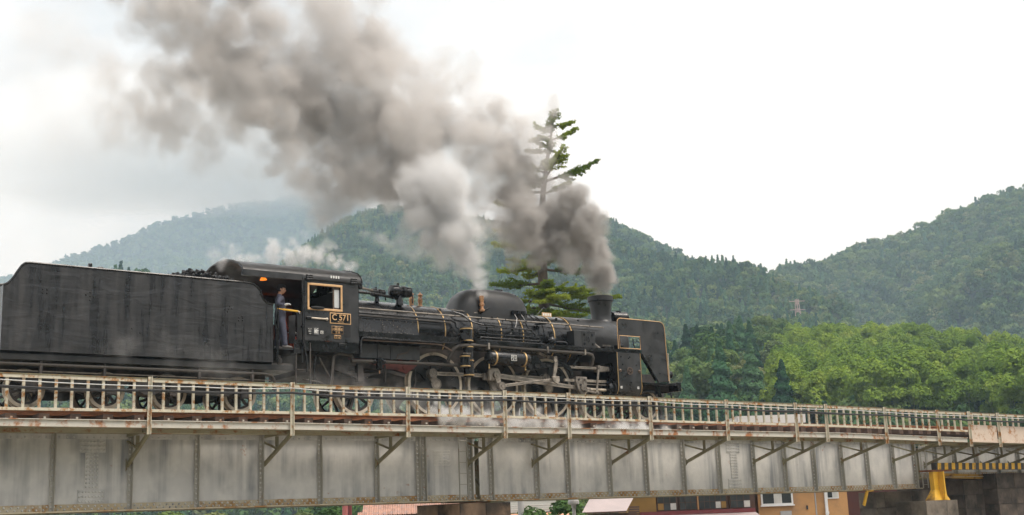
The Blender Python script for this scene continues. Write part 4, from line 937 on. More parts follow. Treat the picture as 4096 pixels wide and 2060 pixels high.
MB().box(6.99, 7.02, -1.42, -1.38, .6, 1.5).box(7.38, 7.41, -1.42, -1.38, .6, 1.7).build('step_hanger', M['chassis'], L, 0)
hd = MB().cyl((7.38, -1.46, 2.33), (7.84, -1.46, 2.325), .022, n=10).sphere((7.84, -1.46, 2.325), .04, 8, 6).build('reversing_handle', M['tyre'], L)
MB().box(7.26, 7.40, -1.49, -1.43, 2.30, 2.36).build('handle_bracket', K, hd, 0, .01)
# plates on the cab side
def plate(x0, x1, z0, z1, border, field, bw=.018):
    o = MB().box(x0, x1, -1.438, -1.424, z0, z1).build('number_plate', border, L, 0, .008)
    MB().box(x0+bw, x1-bw, -1.4415, -1.4385, z0+bw, z1-bw).build('plate_field', field, o, 0)
    return o
GP = M['gold_paint']
pl = plate(7.94, 8.55, 2.225, 2.51, GP, K, .024)
text_obj('plate_letters', 'C 571', GP, pl, 8.245, -1.446, 2.385, .215, .46, .010)
text_obj('plate_letters', '形式 C57', GP, pl, 8.245, -1.4445, 2.275, .038, .17)
pl = plate(7.99, 8.325, 1.965, 2.165, GP, K, .007)
text_obj('plate_letters', '昭和十二年', GP, pl, 8.157, -1.4445, 2.138, .034, .16)
text_obj('plate_letters', '川崎車輛', GP, pl, 8.157, -1.4445, 2.075, .080, .31)
text_obj('plate_letters', '製 造', GP, pl, 8.157, -1.4445, 2.012, .042, .13)
text_obj('plate_letters', 'No 1797', GP, pl, 8.157, -1.4445, 1.982, .022, .13)
pl = plate(8.06, 8.26, 1.84, 1.932, GP, K, .010)
text_obj('plate_letters', '甲115', GP, pl, 8.16, -1.4445, 1.905, .038, .16); text_obj('plate_letters', '空 管', GP, pl, 8.16, -1.4445, 1.865, .034, .14)
pl = plate(7.30, 7.45, 1.90, 2.09, M['black_matt'], M['dark_int'], .012)
text_obj('plate_letters', '5-1 2-11', M['white_line'], pl, 7.375, -1.4445, 2.055, .028, .11); text_obj('plate_letters', 'に', M['white_line'], pl, 7.375, -1.4445, 1.995, .07, .07); text_obj('plate_letters', '小山', M['white_line'], pl, 7.375, -1.4445, 1.93, .028, .06)
pl = plate(7.475, 7.625, 1.90, 2.09, M['grey_sheet'], M['grey_sheet'], .012)
text_obj('plate_letters', '新', M['white_line'], pl, 7.55, -1.4445, 1.995, .145, .125)
pl = plate(7.67, 7.755, 1.94, 2.02, M['white_line'], K, .012)
text_obj('plate_letters', 'S', M['white_line'], pl, 7.7125, -1.4445, 1.98, .055, .04)
MB().box(8.36, 8.54, -1.427, -1.4205, 1.90, 2.20).build('black_patch', M['dark_int'], L, 0)
# pipes under the cab
MB().tube([(7.62, -1.2, .65), (7.62, -1.2, 1.2), (7.66, -1.2, 1.45), (7.8, -1.2, 1.55), (8.6, -1.2, 1.55), (8.75, -1.2, 1.5)], .03, 8).build('injector_pipe', K, L)
MB().tube([(7.45, -1.25, .55), (7.9, -1.25, .52), (8.05, -1.25, .62), (8.1, -1.25, 1.1), (8.14, -1.25, 1.42), (8.25, -1.25, 1.5), (8.62, -1.25, 1.47), (8.72, -1.2, 1.4)], .045, 10).build('injector_pipe', M['pipe'], L)
MB().lathe([(.04, .42), (.1, .46), (.1, .6), (.05, .64), (.05, .8)], (8.05, -1.22, 0), (0, 0, 1), 12).build('injector', M['chassis'], L)
MB().tube([(7.7, -1.3, 1.35), (7.85, -1.3, 1.1), (8.0, -1.3, .85)], .022, 6).build('drain_pipe', M['chassis'], L)
MB().tube([(7.3, -1.2, .8), (7.75, -1.25, .74), (7.9, -1.25, .66), (7.98, -1.25, .55)], .02, 6).build('drain_pipe', M['pipe'], L)
MB().box(8.2, 8.42, -1.43, -1.36, 1.62, 1.73).build('cab_support', K, L, 0, .01)
MB().box(7.3, 8.8, -.8, .8, .95, 1.5).build('drag_box', M['chassis'], L, 0)
MB().prism([(7.8, .95), (9.8, .95), (9.6, .45), (9.3, .45), (9.1, .62), (8.9, .45), (8.2, .5)], -.80, -.74).build('trailing_truck_frame', M['chassis'], L, 0, .01)
# glow of the fire hole and the little cab lamp (lit in the photograph)
def glow(name, col, st):
    m, t, p = new_mat(name); p.inputs['Base Color'].default_value = (*col, 1); p.inputs['Emission Color'].default_value = (*col, 1); p.inputs['Emission Strength'].default_value = st
    return m
M['lamp_glow'] = glow('cab_lamp_glow', (1, .25, .02), .55); M['fire'] = glow('firehole_glow', (1, .16, .02), 9)
MB().lathe([(.03, .07), (.05, .05), (.085, 0), (.09, -.02)], (6.28, -1.05, 3.30), (-.2, -.3, 1), 16).build('cab_lamp', M['lamp_glow'], L)
MB().box(8.66, 8.678, -.25, .2, 1.85, 2.15).build('fire_hole', M['fire'], L, 0)
# ------------------------------------------------------------------ tender
T = thing('tender', 'black coal tender with high curved side coupled behind the cab', 'tender', (3.2, 0, 0))
OUT = [(0, 1.17), (0, 2.60), (.07, 2.63), (.14, 2.69), (.21, 2.79), (.30, 2.95), (.37, 3.06), (.44, 3.12), (.53, 3.14), (5.70, 3.11), (5.84, 3.095), (5.95, 3.04), (6.04, 2.93), (6.09, 2.80), (6.14, 2.71), (6.23, 2.635), (6.385, 2.605), (6.39, 1.17)]
for s in (-1, 1):
    y0, y1 = s*1.40, s*1.382
    # subdivided side sheet with gentle buckles
    o = MB().prism(OUT, y0, y1).build('tender_side', M['tender'], T, 0)
    MB().tube([(x, s*1.395, z) for x, z in OUT[1:-1]], .028, 8).build('side_bead', M['black'], T)
    if s < 0:
        for cx, cz, offs in ((.88, 2.52, [(-.045, .04), (.05, .04), (-.045, -.04), (.05, -.04)]), (1.88, 2.48, [(0, .09), (-.09, .03), (0, 0), (.09, -.02), (0, -.09)]),
                             (5.24, 2.42, [(-.12, -.02), (-.03, 0), (.0, .07), (.06, .01), (-.05, -.07)]), (5.53, 2.19, [(-.04, .03), (.05, .03), (.04, .07), (-.05, -.04), (.05, -.03)]), (2.95, 1.75, [(-.09, .05), (.1, -.04)])):
            for dx, dz in offs: MB().sphere((cx+dx, -1.402, cz+dz), (.02, .012, .02), 8, 6).build('side_bolt', M['dark_int'], T)
MB().box(.004, .02, -1.38, 1.38, 1.17, 2.60).build('rear_sheet', M['tender'], T, 0)
MB().box(6.37, 6.388, -1.38, 1.38, 1.17, 2.60).build('front_sheet', M['black_matt'], T, 0)
MB().box(.02, 2.2, -1.38, 1.38, 2.55, 2.58).build('water_tank_top', M['black_matt'], T, 0)
MB().box(.02, 6.37, -1.30, 1.30, 1.18, 1.22).build('tank_floor', M['chassis'], T, 0)
MB().box(1.86, 1.94, -1.3, -1.2, 3.05, 3.27).build('tank_filler_post', M['black'], T, 0, .01)
MB().box(2.08, 2.22, -1.25, -1.1, 3.05, 3.22).build('tank_filler_lid', M['black'], T, 0, .02)
MB().box(0, 6.97, -1.34, 1.34, .985, 1.12).build('tender_sill', M['black_matt'], T, 0, .006)
MB().box(6.4, 6.97, -1.3, 1.3, 1.125, 1.17).build('tender_platform', M['chassis'], T, 0)
MB().tube([(-.2, -1.27, .90), (3, -1.27, .895), (6.2, -1.27, .89), (6.42, -1.27, .85), (6.5, -1.25, .72), (6.5, -1.2, .5)], .04, 8).build('water_pipe', M['pipe'], T)
MB().tube([(-.2, -1.22, .76), (6.4, -1.22, .74)], .012, 6).build('brake_pipe', M['steel_grey'], T)
for X in (.9, 2.3, 4.55, 5.9): MB().box(X-.03, X+.03, -1.3, -1.22, .7, .98).build('pipe_hanger', M['chassis'], T, 0)
for y in (-1.46,): 
    MB().tube([(6.44, y, 2.62), (6.44, y, 2.3), (6.41, y, 2.15), (6.45, y, 2.0), (6.46, y, 1.25)], .02, 6).build('tender_handrail', M['black'], T)
    MB().tube([(6.52, y+.06, 2.62), (6.52, y+.06, 1.20)], .02, 6).build('tender_handrail', M['black'], T)
MB().lathe([(.05, 1.12), (.07, 1.15), (.07, 1.28), (.03, 1.3), (.03, 1.36)], (6.6, -1.3, 0), (0, 0, 1), 10).build('hand_brake_column', M['chassis'], T)
# bogies
for cx in (1.65, 4.95):
    b = MB().prism([(cx-1.45, .62), (cx-1.25, .78), (cx+1.25, .78), (cx+1.45, .62), (cx+1.15, .52), (cx+.75, .48), (cx+.45, .34), (cx-.45, .34), (cx-.75, .48), (cx-1.15, .52)], -1.0, -.94).build('bogie_frame', M['chassis'], T, 0, .02)
    MB().prism([(cx-1.45, .62), (cx-1.25, .78), (cx+1.25, .78), (cx+1.45, .62), (cx+.45, .34), (cx-.45, .34)], .94, 1.0).build('bogie_frame', M['chassis'], T, 0)
    MB().box(cx-.35, cx+.35, -1.05, -.93, .50, .68).build('bolster_spring', M['chassis'], b, 0, .02)
    MB().box(cx-.3, cx+.3, -.9, .9, .55, .98).build('bolster', M['chassis'], T, 0)
    for a in (-.9, .9):
        wheel('tender_wheel', 'tend', cx+a, .43, T, rot=a)
        MB().box(cx+a-.14, cx+a+.14, -1.08, -.94, .30, .62).build('axle_box', M['chassis'], b, 0, .02)
MB().box(-.02, 6.6, -.5, -.4, .75, .985).box(-.02, 6.6, .4, .5, .75, .985).build('tender_frame', M['chassis'], T, 0)
MB().prism([(3.05, .72), (3.75, .72), (3.75, .42), (3.5, .30), (3.3, .30), (3.05, .45)], -1.1, -.7).build('battery_box', M['chassis'], T, 0, .02)
# coal heap: lumps piled behind the cab
cr = random.Random(3); cm = MB()
for k in range(900):
    x = 2.3 + 3.9*cr.random(); y = cr.uniform(-1.34, 1.2)
    h = 2.95 + .40*math.exp(-((x-4.55)/.95)**2) * (1-.06*abs(y)**1.5) + (.06 if x < 3.6 else 0)
    if x > 5.2: h -= (x-5.2)*.18
    z = h + cr.uniform(-.08, .05); r = cr.uniform(.035, .095)
    vs = []
    for i in range(3):
        for j in range(5):
            a = 2*math.pi*j/5 + i; rr = r*(.75, 1, .6)[i]*cr.uniform(.7, 1.25); vs.append((x+rr*math.cos(a), y+rr*math.sin(a), z+(i-1)*r*.75*cr.uniform(.6, 1.1)))
    fs = []
    for i in range(2):
        for j in range(5): q = (j+1) % 5; fs.append((i*5+j, i*5+q, i*5+5+q, i*5+5+j))
    fs += [(4, 3, 2, 1, 0), (10, 11, 12, 13, 14)]
    cm.add(vs, fs)
tag(cm.build('coal', M['coal'], None, 0), 'heap of broken black coal rising above the tender side', 'coal', kind='stuff')
g = []
for i in range(14):
    x = 2.25+4.05*i/13; g.append([(x, -1.37+2.74*j/8, 2.87+.38*math.exp(-((x-4.55)/.95)**2)*(1-.06*abs(-1.37+2.74*j/8)**1.5)-.06-(max(0, x-5.2)*.18)) for j in range(9)])
MB().grid(g).build('coal_bed', M['coal'], T, 60)

# ------------------------------------------------------------------ crew
def skin_body(name, joints, edges, mat, parent=None, sub=2):
    me = bpy.data.meshes.new(name); ks = list(joints); me.from_pydata([joints[k][0] for k in ks], [(ks.index(a), ks.index(b)) for a, b in edges], [])
    o = bpy.data.objects.new(name, me); C.objects.link(o)
    sm = o.modifiers.new('skin', 'SKIN'); sm.use_smooth_shade = True
    for i, k in enumerate(ks):
        r = joints[k][1]; me.skin_vertices[0].data[i].radius = r if isinstance(r, tuple) else (r, r)
    me.skin_vertices[0].data[0].use_root = True
    ss = o.modifiers.new('sub', 'SUBSURF'); ss.levels = sub; ss.render_levels = sub
    dg = bpy.context.evaluated_depsgraph_get(); m2 = bpy.data.meshes.new_from_object(o.evaluated_get(dg)); bpy.data.objects.remove(o)
    m2.materials.clear(); m2.materials.append(mat); m2.name = name
    o = bpy.data.objects.new(name, m2); C.objects.link(o); m2.shade_smooth()
    if parent is not None: set_parent(o, parent)
    return o
M['navy'] = plain('navy_overall', (.055, .058, .085), .85, 0, .3, 14, .4)
M['navy_dark'] = plain('dark_cap_cloth', (.012, .013, .018), .8, 0, .3, 10)
M['skin'] = plain('skin', (.50, .27, .17), .55, 0, .1, 12)
M['glove'] = plain('white_cotton_glove', (.72, .72, .72), .85, 0, .06, 20, .2)
M['shoe'] = plain('grey_work_shoe', (.13, .12, .115), .7, 0, .2, 10)
M['firelit_cloth'] = plain('firelit_work_jacket', (.34, .06, .03), .85, 0, .4, 12)  # red of the firelight put into the jacket colour
def hand(parent, wrist, palm_dir, curl_dir, side, mat, s=1.0):
    w = Vector(wrist); d = Vector(palm_dir).normalized(); c = Vector(curl_dir).normalized(); n = d.cross(c).normalized()*side
    J = {'w': (w, .026*s), 'p': (w+d*.05*s, (.042*s, .024*s)), 'k': (w+d*.085*s, (.044*s, .022*s))}; E = [('w', 'p'), ('p', 'k')]
    for i, l in enumerate((.062, .072, .068, .054)):
        off = n*(.034-.022*i)*s; a = w+d*.082*s+off; b = a+d*l*.55*s+c*.012*s; e = b+d*l*.25*s+c*l*.5*s
        J['f%d' % i] = (a, .0105*s); J['g%d' % i] = (b, .0100*s); J['h%d' % i] = (e, .0085*s); E += [('k', 'f%d' % i), ('f%d' % i, 'g%d' % i), ('g%d' % i, 'h%d' % i)]
    a = w+d*.04*s+n*.046*s; b = a+d*.035*s+n*.012*s+c*.012*s; e = b+d*.024*s+c*.02*s
    J['t0'] = (a, .012*s); J['t1'] = (b, .011*s); J['t2'] = (e, .009*s); E += [('p', 't0'), ('t0', 't1'), ('t1', 't2')]
    return skin_body('hand', J, E, mat, parent, 1)
def head(parent, c, yaw, hat, s=1.0):
    """face looks along +X rotated by yaw about Z"""
    def W_(p): x, y, z = p; return (c[0]+s*(x*math.cos(yaw)-y*math.sin(yaw)), c[1]+s*(x*math.sin(yaw)+y*math.cos(yaw)), c[2]+s*z)
    rows = []
    for k in range(13):
        v = -1+2*k/12; z = .118*v
        rx = .098*math.sqrt(max(.0, 1-v*v))**.8+.004; ry = .076*math.sqrt(max(0, 1-v*v))**.75+.004
        if v < -.2: rx *= 1+.10*(v+.2); ry *= 1+.30*(v+.2)
        row = []
        for i in range(16):
            a = 2*math.pi*i/16; x = rx*math.cos(a); y = ry*math.sin(a)
            if math.cos(a) > .85:
                x += {4: .006, 5: .020, 6: .012, 7: .002, 8: .008, 3: .006, 2: .004}.get(k, 0)*(1 if i == 0 else .25)
            if i in (1, 15) and k in (6, 7): x -= .008
            if v < -.35 and math.cos(a) < 0: x *= .8
            row.append(W_((x+.008, y, z)))
        rows.append(row)
    h = MB().grid(rows, True); h.f += [tuple(range(15, -1, -1)), tuple(range(12*16, 13*16))]
    o = h.build('head', M['skin'], parent, 0); o.data.shade_smooth()
    for sgn in (-1, 1):
        e = MB().sphere(W_((-.005, sgn*.078, .0)), (.022*s, .012*s, .033*s), 8, 6).build('ear', M['skin'], o)
        MB().sphere(W_((.092, sgn*.031, .014)), .010*s, 8, 6).build('eye', M['navy_dark'], o)
    MB().sphere(W_((.099, 0, -.062)), (.008*s, .024*s, .006*s), 8, 6).build('mouth', M['red_frame'], o)
    hr = [[W_((rx_*math.cos(2*math.pi*i/16)-.006, ry_*math.sin(2*math.pi*i/16), z_)) for i in range(16)] for rx_, ry_, z_ in ((.075, .070, -.055), (.096, .082, -.01), (.104, .086, .03), (.106, .087, .055))]
    # hair only round the back and sides
    hm = MB().grid([[p for p in r[3:14]] for r in hr]); hm.build('hair', M['navy_dark'], o, 0)
    cap = MB().grid([[W_((rx_*math.cos(2*math.pi*i/18)-.002, ry_*math.sin(2*math.pi*i/18), z_)) for i in range(18)] for rx_, ry_, z_ in ((.112, .092, .045), (.114, .094, .075), (.113, .093, .105), (.098, .082, .128), (.05, .045, .138), (.004, .004, .14))], True)
    cm_ = cap.build('cap', hat, o, 60)
    MB().grid([[W_((.085, y, .055)) for y in (-.085, -.05, 0, .05, .085)], [W_((.17-abs(y)*.6, y, .038)) for y in (-.085, -.05, 0, .05, .085)]]).build('cap_peak', hat, o, 60)
    return o
# the crew member leaning out between tender and cab
P1 = thing('person', 'person in dark cap and navy overalls with white gloves standing in the cab doorway', 'person', (6.68, -1.2, 1.54))
J = {'pel': ((6.60, -1.20, 2.34), (.145, .125)), 'waist': ((6.60, -1.21, 2.50), (.135, .12)), 'chest': ((6.56, -1.22, 2.70), (.15, .155)), 'sh': ((6.54, -1.22, 2.83), (.12, .15)), 'neck': ((6.545, -1.22, 2.905), .058), 'nk2': ((6.555, -1.22, 2.95), .052),
     'hl': ((6.62, -1.30, 2.28), .115), 'kl': ((6.70, -1.31, 1.95), .092), 'al': ((6.76, -1.31, 1.64), .072), 'cl': ((6.765, -1.31, 1.60), .070),
     'hr': ((6.58, -1.10, 2.28), .115), 'kr': ((6.62, -1.09, 1.95), .09), 'ar': ((6.60, -1.09, 1.64), .07), 'cr': ((6.60, -1.09, 1.60), .068),
     's1': ((6.54, -1.40, 2.79), .078), 'e1': ((6.47, -1.50, 2.60), .060), 'w1': ((6.63, -1.47, 2.60), .042),
     's2': ((6.56, -1.05, 2.79), .078), 'e2': ((6.72, -1.06, 2.58), .058), 'w2': ((6.92, -1.28, 2.53), .040)}
skin_body('body', J, [('pel', 'waist'), ('waist', 'chest'), ('chest', 'sh'), ('sh', 'neck'), ('neck', 'nk2'), ('pel', 'hl'), ('hl', 'kl'), ('kl', 'al'), ('al', 'cl'), ('pel', 'hr'), ('hr', 'kr'), ('kr', 'ar'), ('ar', 'cr'),
          ('sh', 's1'), ('s1', 'e1'), ('e1', 'w1'), ('sh', 's2'), ('s2', 'e2'), ('e2', 'w2')], M['navy'], P1)
head(P1, (6.575, -1.22, 3.045), R(-12), M['navy_dark'], .98)
hand(P1, (6.64, -1.47, 2.60), (.75, -.1, .35), (.3, .2, -1), 1, M['glove'], 1.15)
hand(P1, (6.93, -1.285, 2.53), (.9, -.25, -.1), (0, -.2, -1), 1, M['glove'], 1.1)
MB().cyl((6.545, -1.22, 2.90), (6.56, -1.22, 2.96), .056, .052, 12).build('neck', M['skin'], P1)
for x, y in ((6.80, -1.31), (6.64, -1.09)):
    MB().grid([[(x+dx, y+.045*w_*math.cos(a), 1.545+max(0, .035+h_*math.sin(a))) for a in np.linspace(0, 2*math.pi, 10, False)] for dx, w_, h_ in ((-.10, .7, .04), (-.07, 1, .055), (0, 1, .055), (.07, 1.05, .04), (.12, 1, .03), (.155, .5, .02))], True).build('shoe', M['shoe'], P1, 60)
yb_ = tag(MB().cyl((6.50, -1.40, 2.515), (6.66, -1.40, 2.505), .014, n=8).cyl((6.66, -1.40, 2.505), (7.08, -1.38, 2.485), .026, n=10).cyl((7.08, -1.38, 2.485), (7.14, -1.38, 2.48), .012, n=8).build('safety_bar', M['yellow']), 'yellow safety bar across the cab doorway at waist height', 'bar')
P1.rotation_euler = (R(-3), R(5), R(-14))
# second crew member inside the cab
P2 = thing('person', 'person in dark cap and red lit jacket inside the dark cab', 'person', (7.0, -.55, 1.54))
J = {'pel': ((6.98, -.55, 1.98), (.14, .13)), 'waist': ((6.98, -.55, 2.12), (.13, .125)), 'chest': ((6.97, -.56, 2.30), (.145, .15)), 'sh': ((6.96, -.56, 2.42), (.11, .14)), 'neck': ((6.97, -.56, 2.50), .055),
     'hl': ((7.06, -.64, 1.96), .1), 'kl': ((7.32, -.66, 1.95), .08), 'al': ((7.30, -.66, 1.60), .06), 'hr': ((7.06, -.46, 1.96), .1), 'kr': ((7.3, -.42, 1.93), .08), 'ar': ((7.28, -.42, 1.60), .06),
     's1': ((6.97, -.73, 2.38), .072), 'e1': ((7.02, -.80, 2.14), .056), 'w1': ((7.2, -.76, 2.06), .04), 's2': ((6.97, -.39, 2.38), .072), 'e2': ((7.05, -.33, 2.14), .056), 'w2': ((7.24, -.42, 2.08), .04)}
skin_body('body', J, [('pel', 'waist'), ('waist', 'chest'), ('chest', 'sh'), ('sh', 'neck'), ('pel', 'hl'), ('hl', 'kl'), ('kl', 'al'), ('pel', 'hr'), ('hr', 'kr'), ('kr', 'ar'), ('sh', 's1'), ('s1', 'e1'), ('e1', 'w1'), ('sh', 's2'), ('s2', 'e2'), ('e2', 'w2')], M['firelit_cloth'], P2)
head(P2, (6.985, -.56, 2.63), R(5), M['navy_dark'])
hand(P2, (7.21, -.76, 2.06), (1, 0, -.1), (0, 0, -1), 1, M['glove']); hand(P2, (7.25, -.42, 2.08), (1, 0, -.1), (0, 0, -1), -1, M['glove'])
MB().box(6.80, 7.1, -.75, -.38, 1.54, 1.86).build('stool', M['dark_int'], L, 0, .01)
# ------------------------------------------------------------------ foliage materials
from mathutils import noise as mnoise
def leaf_mat(name, c0, c1, c2, trans=.25, rw=.95):
    m = bpy.data.materials.new(name); m.use_nodes = True; t = m.node_tree; t.nodes.clear()
    out = N(t, 'ShaderNodeOutputMaterial'); d = N(t, 'ShaderNodeBsdfDiffuse'); tr_ = N(t, 'ShaderNodeBsdfTranslucent'); mx_ = N(t, 'ShaderNodeMixShader'); mx_.inputs[0].default_value = trans
    oi = N(t, 'ShaderNodeObjectInfo'); g = N(t, 'ShaderNodeNewGeometry')
    n = noise(t, g.outputs['Position'], .9, 3)
    a = N(t, 'ShaderNodeMath', operation='MULTIPLY_ADD'); t.links.new(oi.outputs['Random'], a.inputs[0]); a.inputs[1].default_value = rw
    b = N(t, 'ShaderNodeMath', operation='MULTIPLY_ADD'); nl = noise(t, g.outputs['Position'], .018, 3, .6); c = N(t, 'ShaderNodeMath', operation='MULTIPLY_ADD'); t.links.new(nl, c.inputs[0]); c.inputs[1].default_value = 1.3; c.inputs[2].default_value = -1.0; t.links.new(n, b.inputs[0]); b.inputs[1].default_value = .8; t.links.new(c.outputs[0], b.inputs[2])
    t.links.new(b.outputs[0], a.inputs[2])
    r = ramp(t, [(.0, c0), (.5, c1), (1., c2)]); t.links.new(a.outputs[0], r.inputs[0])
    for q in (d, tr_): t.links.new(r.outputs[0], q.inputs['Color'])
    t.links.new(d.outputs[0], mx_.inputs[1]); t.links.new(tr_.outputs[0], mx_.inputs[2]); t.links.new(mx_.outputs[0], out.inputs[0])
    return m
M['cedar'] = leaf_mat('cedar_foliage', (.022, .058, .034), (.058, .135, .066), (.12, .215, .10), .2)
M['broad'] = leaf_mat('broadleaf_foliage', (.036, .075, .028), (.09, .16, .052), (.18, .235, .08), .25)
M['bamboo'] = leaf_mat('bamboo_foliage', (.15, .245, .04), (.26, .36, .06), (.42, .46, .09), .32, .55)
M['olive'] = leaf_mat('olive_foliage', (.11, .155, .07), (.17, .21, .09), (.23, .25, .11), .3)
M['tan'] = leaf_mat('fading_foliage', (.12, .14, .055), (.17, .17, .07), (.24, .20, .09), .25)
M['pine'] = leaf_mat('fir_needles', (.10, .155, .02), (.19, .255, .032), (.30, .35, .05), .45)
M['bark'] = plain('bark', (.10, .075, .055), .95, 0, .4, 4, .6)
M['culm'] = plain('bamboo_culm', (.14, .17, .05), .6, 0, .2, 4)
M['hill'] = plain('wooded_slope', (.016, .034, .018), .95, 0, .35, .05, per_object=False)  # dark green carries the shade of the gaps between crowns

def leaf_quads(pts, size, rs, up=.35, squash=1.0):
    """leaf clumps: small bent quads scattered at pts (position, outward direction)"""
    V = []; F = []
    for p, d in pts:
        s = size*rs.uniform(.6, 1.35); d = Vector(d) + Vector((rs.uniform(-1, 1), rs.uniform(-1, 1), rs.uniform(-1, 1)))*.75 + Vector((0, 0, up))
        if d.length < 1e-3: d = Vector((0, 0, 1))
        d.normalize(); a = d.orthogonal().normalized(); a = Matrix.Rotation(rs.uniform(0, 6.28), 3, d) @ a; b = d.cross(a)
        b0 = len(V); q = Vector(p)
        V += [q - a*s - b*s*.45, q - a*s*.1 - b*s*.62*squash, q + a*s*.9 - b*s*.1, q + a*s*.55 + b*s*.5*squash, q - a*s*.4 + b*s*.55]
        V[-3] = V[-3] - d*s*.3
        F.append((b0, b0+1, b0+2, b0+3, b0+4))
    return V, F
def crown_mesh(name, kind, n, size, seed, mat):
    """unit crowns: height about 1, base at z=0"""
    rs = random.Random(seed); pts = []
    if kind == 'cone':
        for k in range(n):
            h = rs.random()**.8; a = rs.uniform(0, 6.28); lay = .5+.5*math.cos(h*38+a*1.0)
            rad = .27*(1-h)**.85*(.55+.45*lay)*(.5+.5*rs.random()**.4)+.008
            pts.append(((rad*math.cos(a), rad*math.sin(a), .10+.90*h - rad*.35), (math.cos(a), math.sin(a), .3)))
    elif kind == 'plume':
        # a crowd of small drooping tufts with deep gaps between them
        lobes = []
        for _ in range(16):
            h = rs.uniform(.42, .95); w_ = .30*math.sqrt(max(.06, 1-((h-.42)/.58)**2)); a = rs.uniform(0, 6.28); q = w_*math.sqrt(rs.random())
            lobes.append((q*math.cos(a), q*math.sin(a), h, rs.uniform(.075, .12)))
        for k in range(n):
            cx, cy_, cz, r = rs.choice(lobes); u = rs.uniform(-.15, 1); a = rs.uniform(0, 6.28); q = math.sqrt(max(0, 1-u*u)); rr = r*(.8+.28*rs.random())
            pts.append(((cx+rr*q*math.cos(a)*1.1, cy_+rr*q*math.sin(a)*1.1, cz+rr*u*1.2-.045*q), (q*math.cos(a), q*math.sin(a), u)))
    else:
        lobes = []
        for k in range(15):
            a = rs.uniform(0, 6.28); h = rs.uniform(.32, .86); rad = rs.uniform(.1, .36)*math.sqrt(max(.05, 1-((h-.5)/.52)**2)); lobes.append((rad*math.cos(a), rad*math.sin(a), h, rs.uniform(.11, .19)))
        for k in range(n):
            cx, cy_, cz, r = rs.choice(lobes); u = rs.uniform(-.6, 1); a = rs.uniform(0, 6.28); q = math.sqrt(max(0, 1-u*u)); rr = r*(.7+.35*rs.random())
            pts.append(((cx+rr*q*math.cos(a), cy_+rr*q*math.sin(a), cz+rr*u*.85), (q*math.cos(a), q*math.sin(a), u)))
    V, F = leaf_quads(pts, size, rs)
    m = bpy.data.meshes.new(name); m.from_pydata([tuple(v) for v in V], [], F); m.materials.append(mat)
    return m
def trunk_mesh(name, seed, mat, h=.55, r=.02, limbs=5):
    rs = random.Random(seed); mb = MB(); pts = [(rs.uniform(-.012, .012)*i, rs.uniform(-.012, .012)*i, h*i/4) for i in range(5)]
    mb.tube(pts, [r*(1-.16*i) for i in range(5)], 7)
    for k in range(limbs):
        z = h*(.45+.5*k/max(1, limbs)); a = rs.uniform(0, 6.28); l = rs.uniform(.14, .26)
        mb.tube([(0, 0, z), (l*.5*math.cos(a), l*.5*math.sin(a), z+l*.45), (l*math.cos(a), l*math.sin(a), z+l*.75)], [r*.45, r*.3, r*.12], 5)
    return mb.mesh(name, mat, 60)

# ------------------------------------------------------------------ hills
def resample(P, n):
    P = [Vector(p) for p in P]; d = [0]
    for a, b in zip(P[:-1], P[1:]): d.append(d[-1]+(b-a).length)
    out = []
    for i in range(n):
        s = d[-1]*i/(n-1)
        k = max(0, min(len(P)-2, int(np.searchsorted(d, s, 'right'))-1)); f = (s-d[k])/max(1e-6, d[k+1]-d[k]); out.append(P[k].lerp(P[k+1], f))
    return out
def hill(name, label, ridge, foot, nu, nv, amp, wl, seed, drop=0, power=1.1, kindname='structure'):
    Rg, Ft = resample(ridge, nu), resample(foot, nu); rows = []
    for i in range(nu):
        r, f = Rg[i], Ft[i]; row = []
        for j in range(nv+6):
            v = j/(nv-1)
            if v <= 1:
                p = f.lerp(r, v); z = f.z + (r.z-drop-f.z)*v**power
                w = math.sin(math.pi*min(1, v*.94))
            else:
                e = (r-f); e.z = 0; p = r + e*(v-1); z = r.z-drop - (v-1)*(r.z-f.z)*1.6; w = .2
            q = Vector((p.x/wl, p.y/wl, seed))
            z += amp*w*(mnoise.fractal(q, 1.0, 2.1, 5)) + amp*w*1.1*(.35-abs(mnoise.noise(q*.75+Vector((3, 1, 0))))*1.6) + amp*.10*mnoise.noise(q*6)
            row.append((p.x, p.y, z))
        rows.append(row)
    o = MB().grid(rows).build(name, M['hill'], None, 60)
    tag(o, label, kind='structure')
    return o, rows
H_far, rf_ = hill('hill', 'far blue mountain at left with its top in cloud', [(393, 2367, 394), (556, 2354, 467), (646, 2341, 507), (759, 2368, 571), (856, 2346, 622), (997, 2357, 675), (1119, 2266, 690), (1206, 2147, 655), (1284, 2039, 591), (1364, 1876, 500), (1463, 1698, 414)],
                  [(250, 1250, 0), (420, 1230, 0), (600, 1180, 0), (780, 1100, 0), (980, 950, 0)], 90, 40, 60, 420, 1.3, 14, 1.0)
H_mid, rm_ = hill('hill', 'wooded green hill in the middle behind the smoke', [(90, 400, 40), (150, 468, 83), (212, 543, 109), (304, 654, 150), (398, 762, 201), (465, 830, 237), (510, 856, 257), (559, 857, 260), (607, 822, 255), (638, 777, 244), (662, 737, 231), (666, 689, 210), (679, 658, 195), (686, 618, 180), (702, 596, 171), (712, 568, 155), (708, 527, 130)],
                  [(40, 250, -5), (100, 235, -5), (140, 216, -5), (182, 197, -5), (265, 186, -5)], 110, 60, 34, 170, 5.1, 7.5, 1.05)
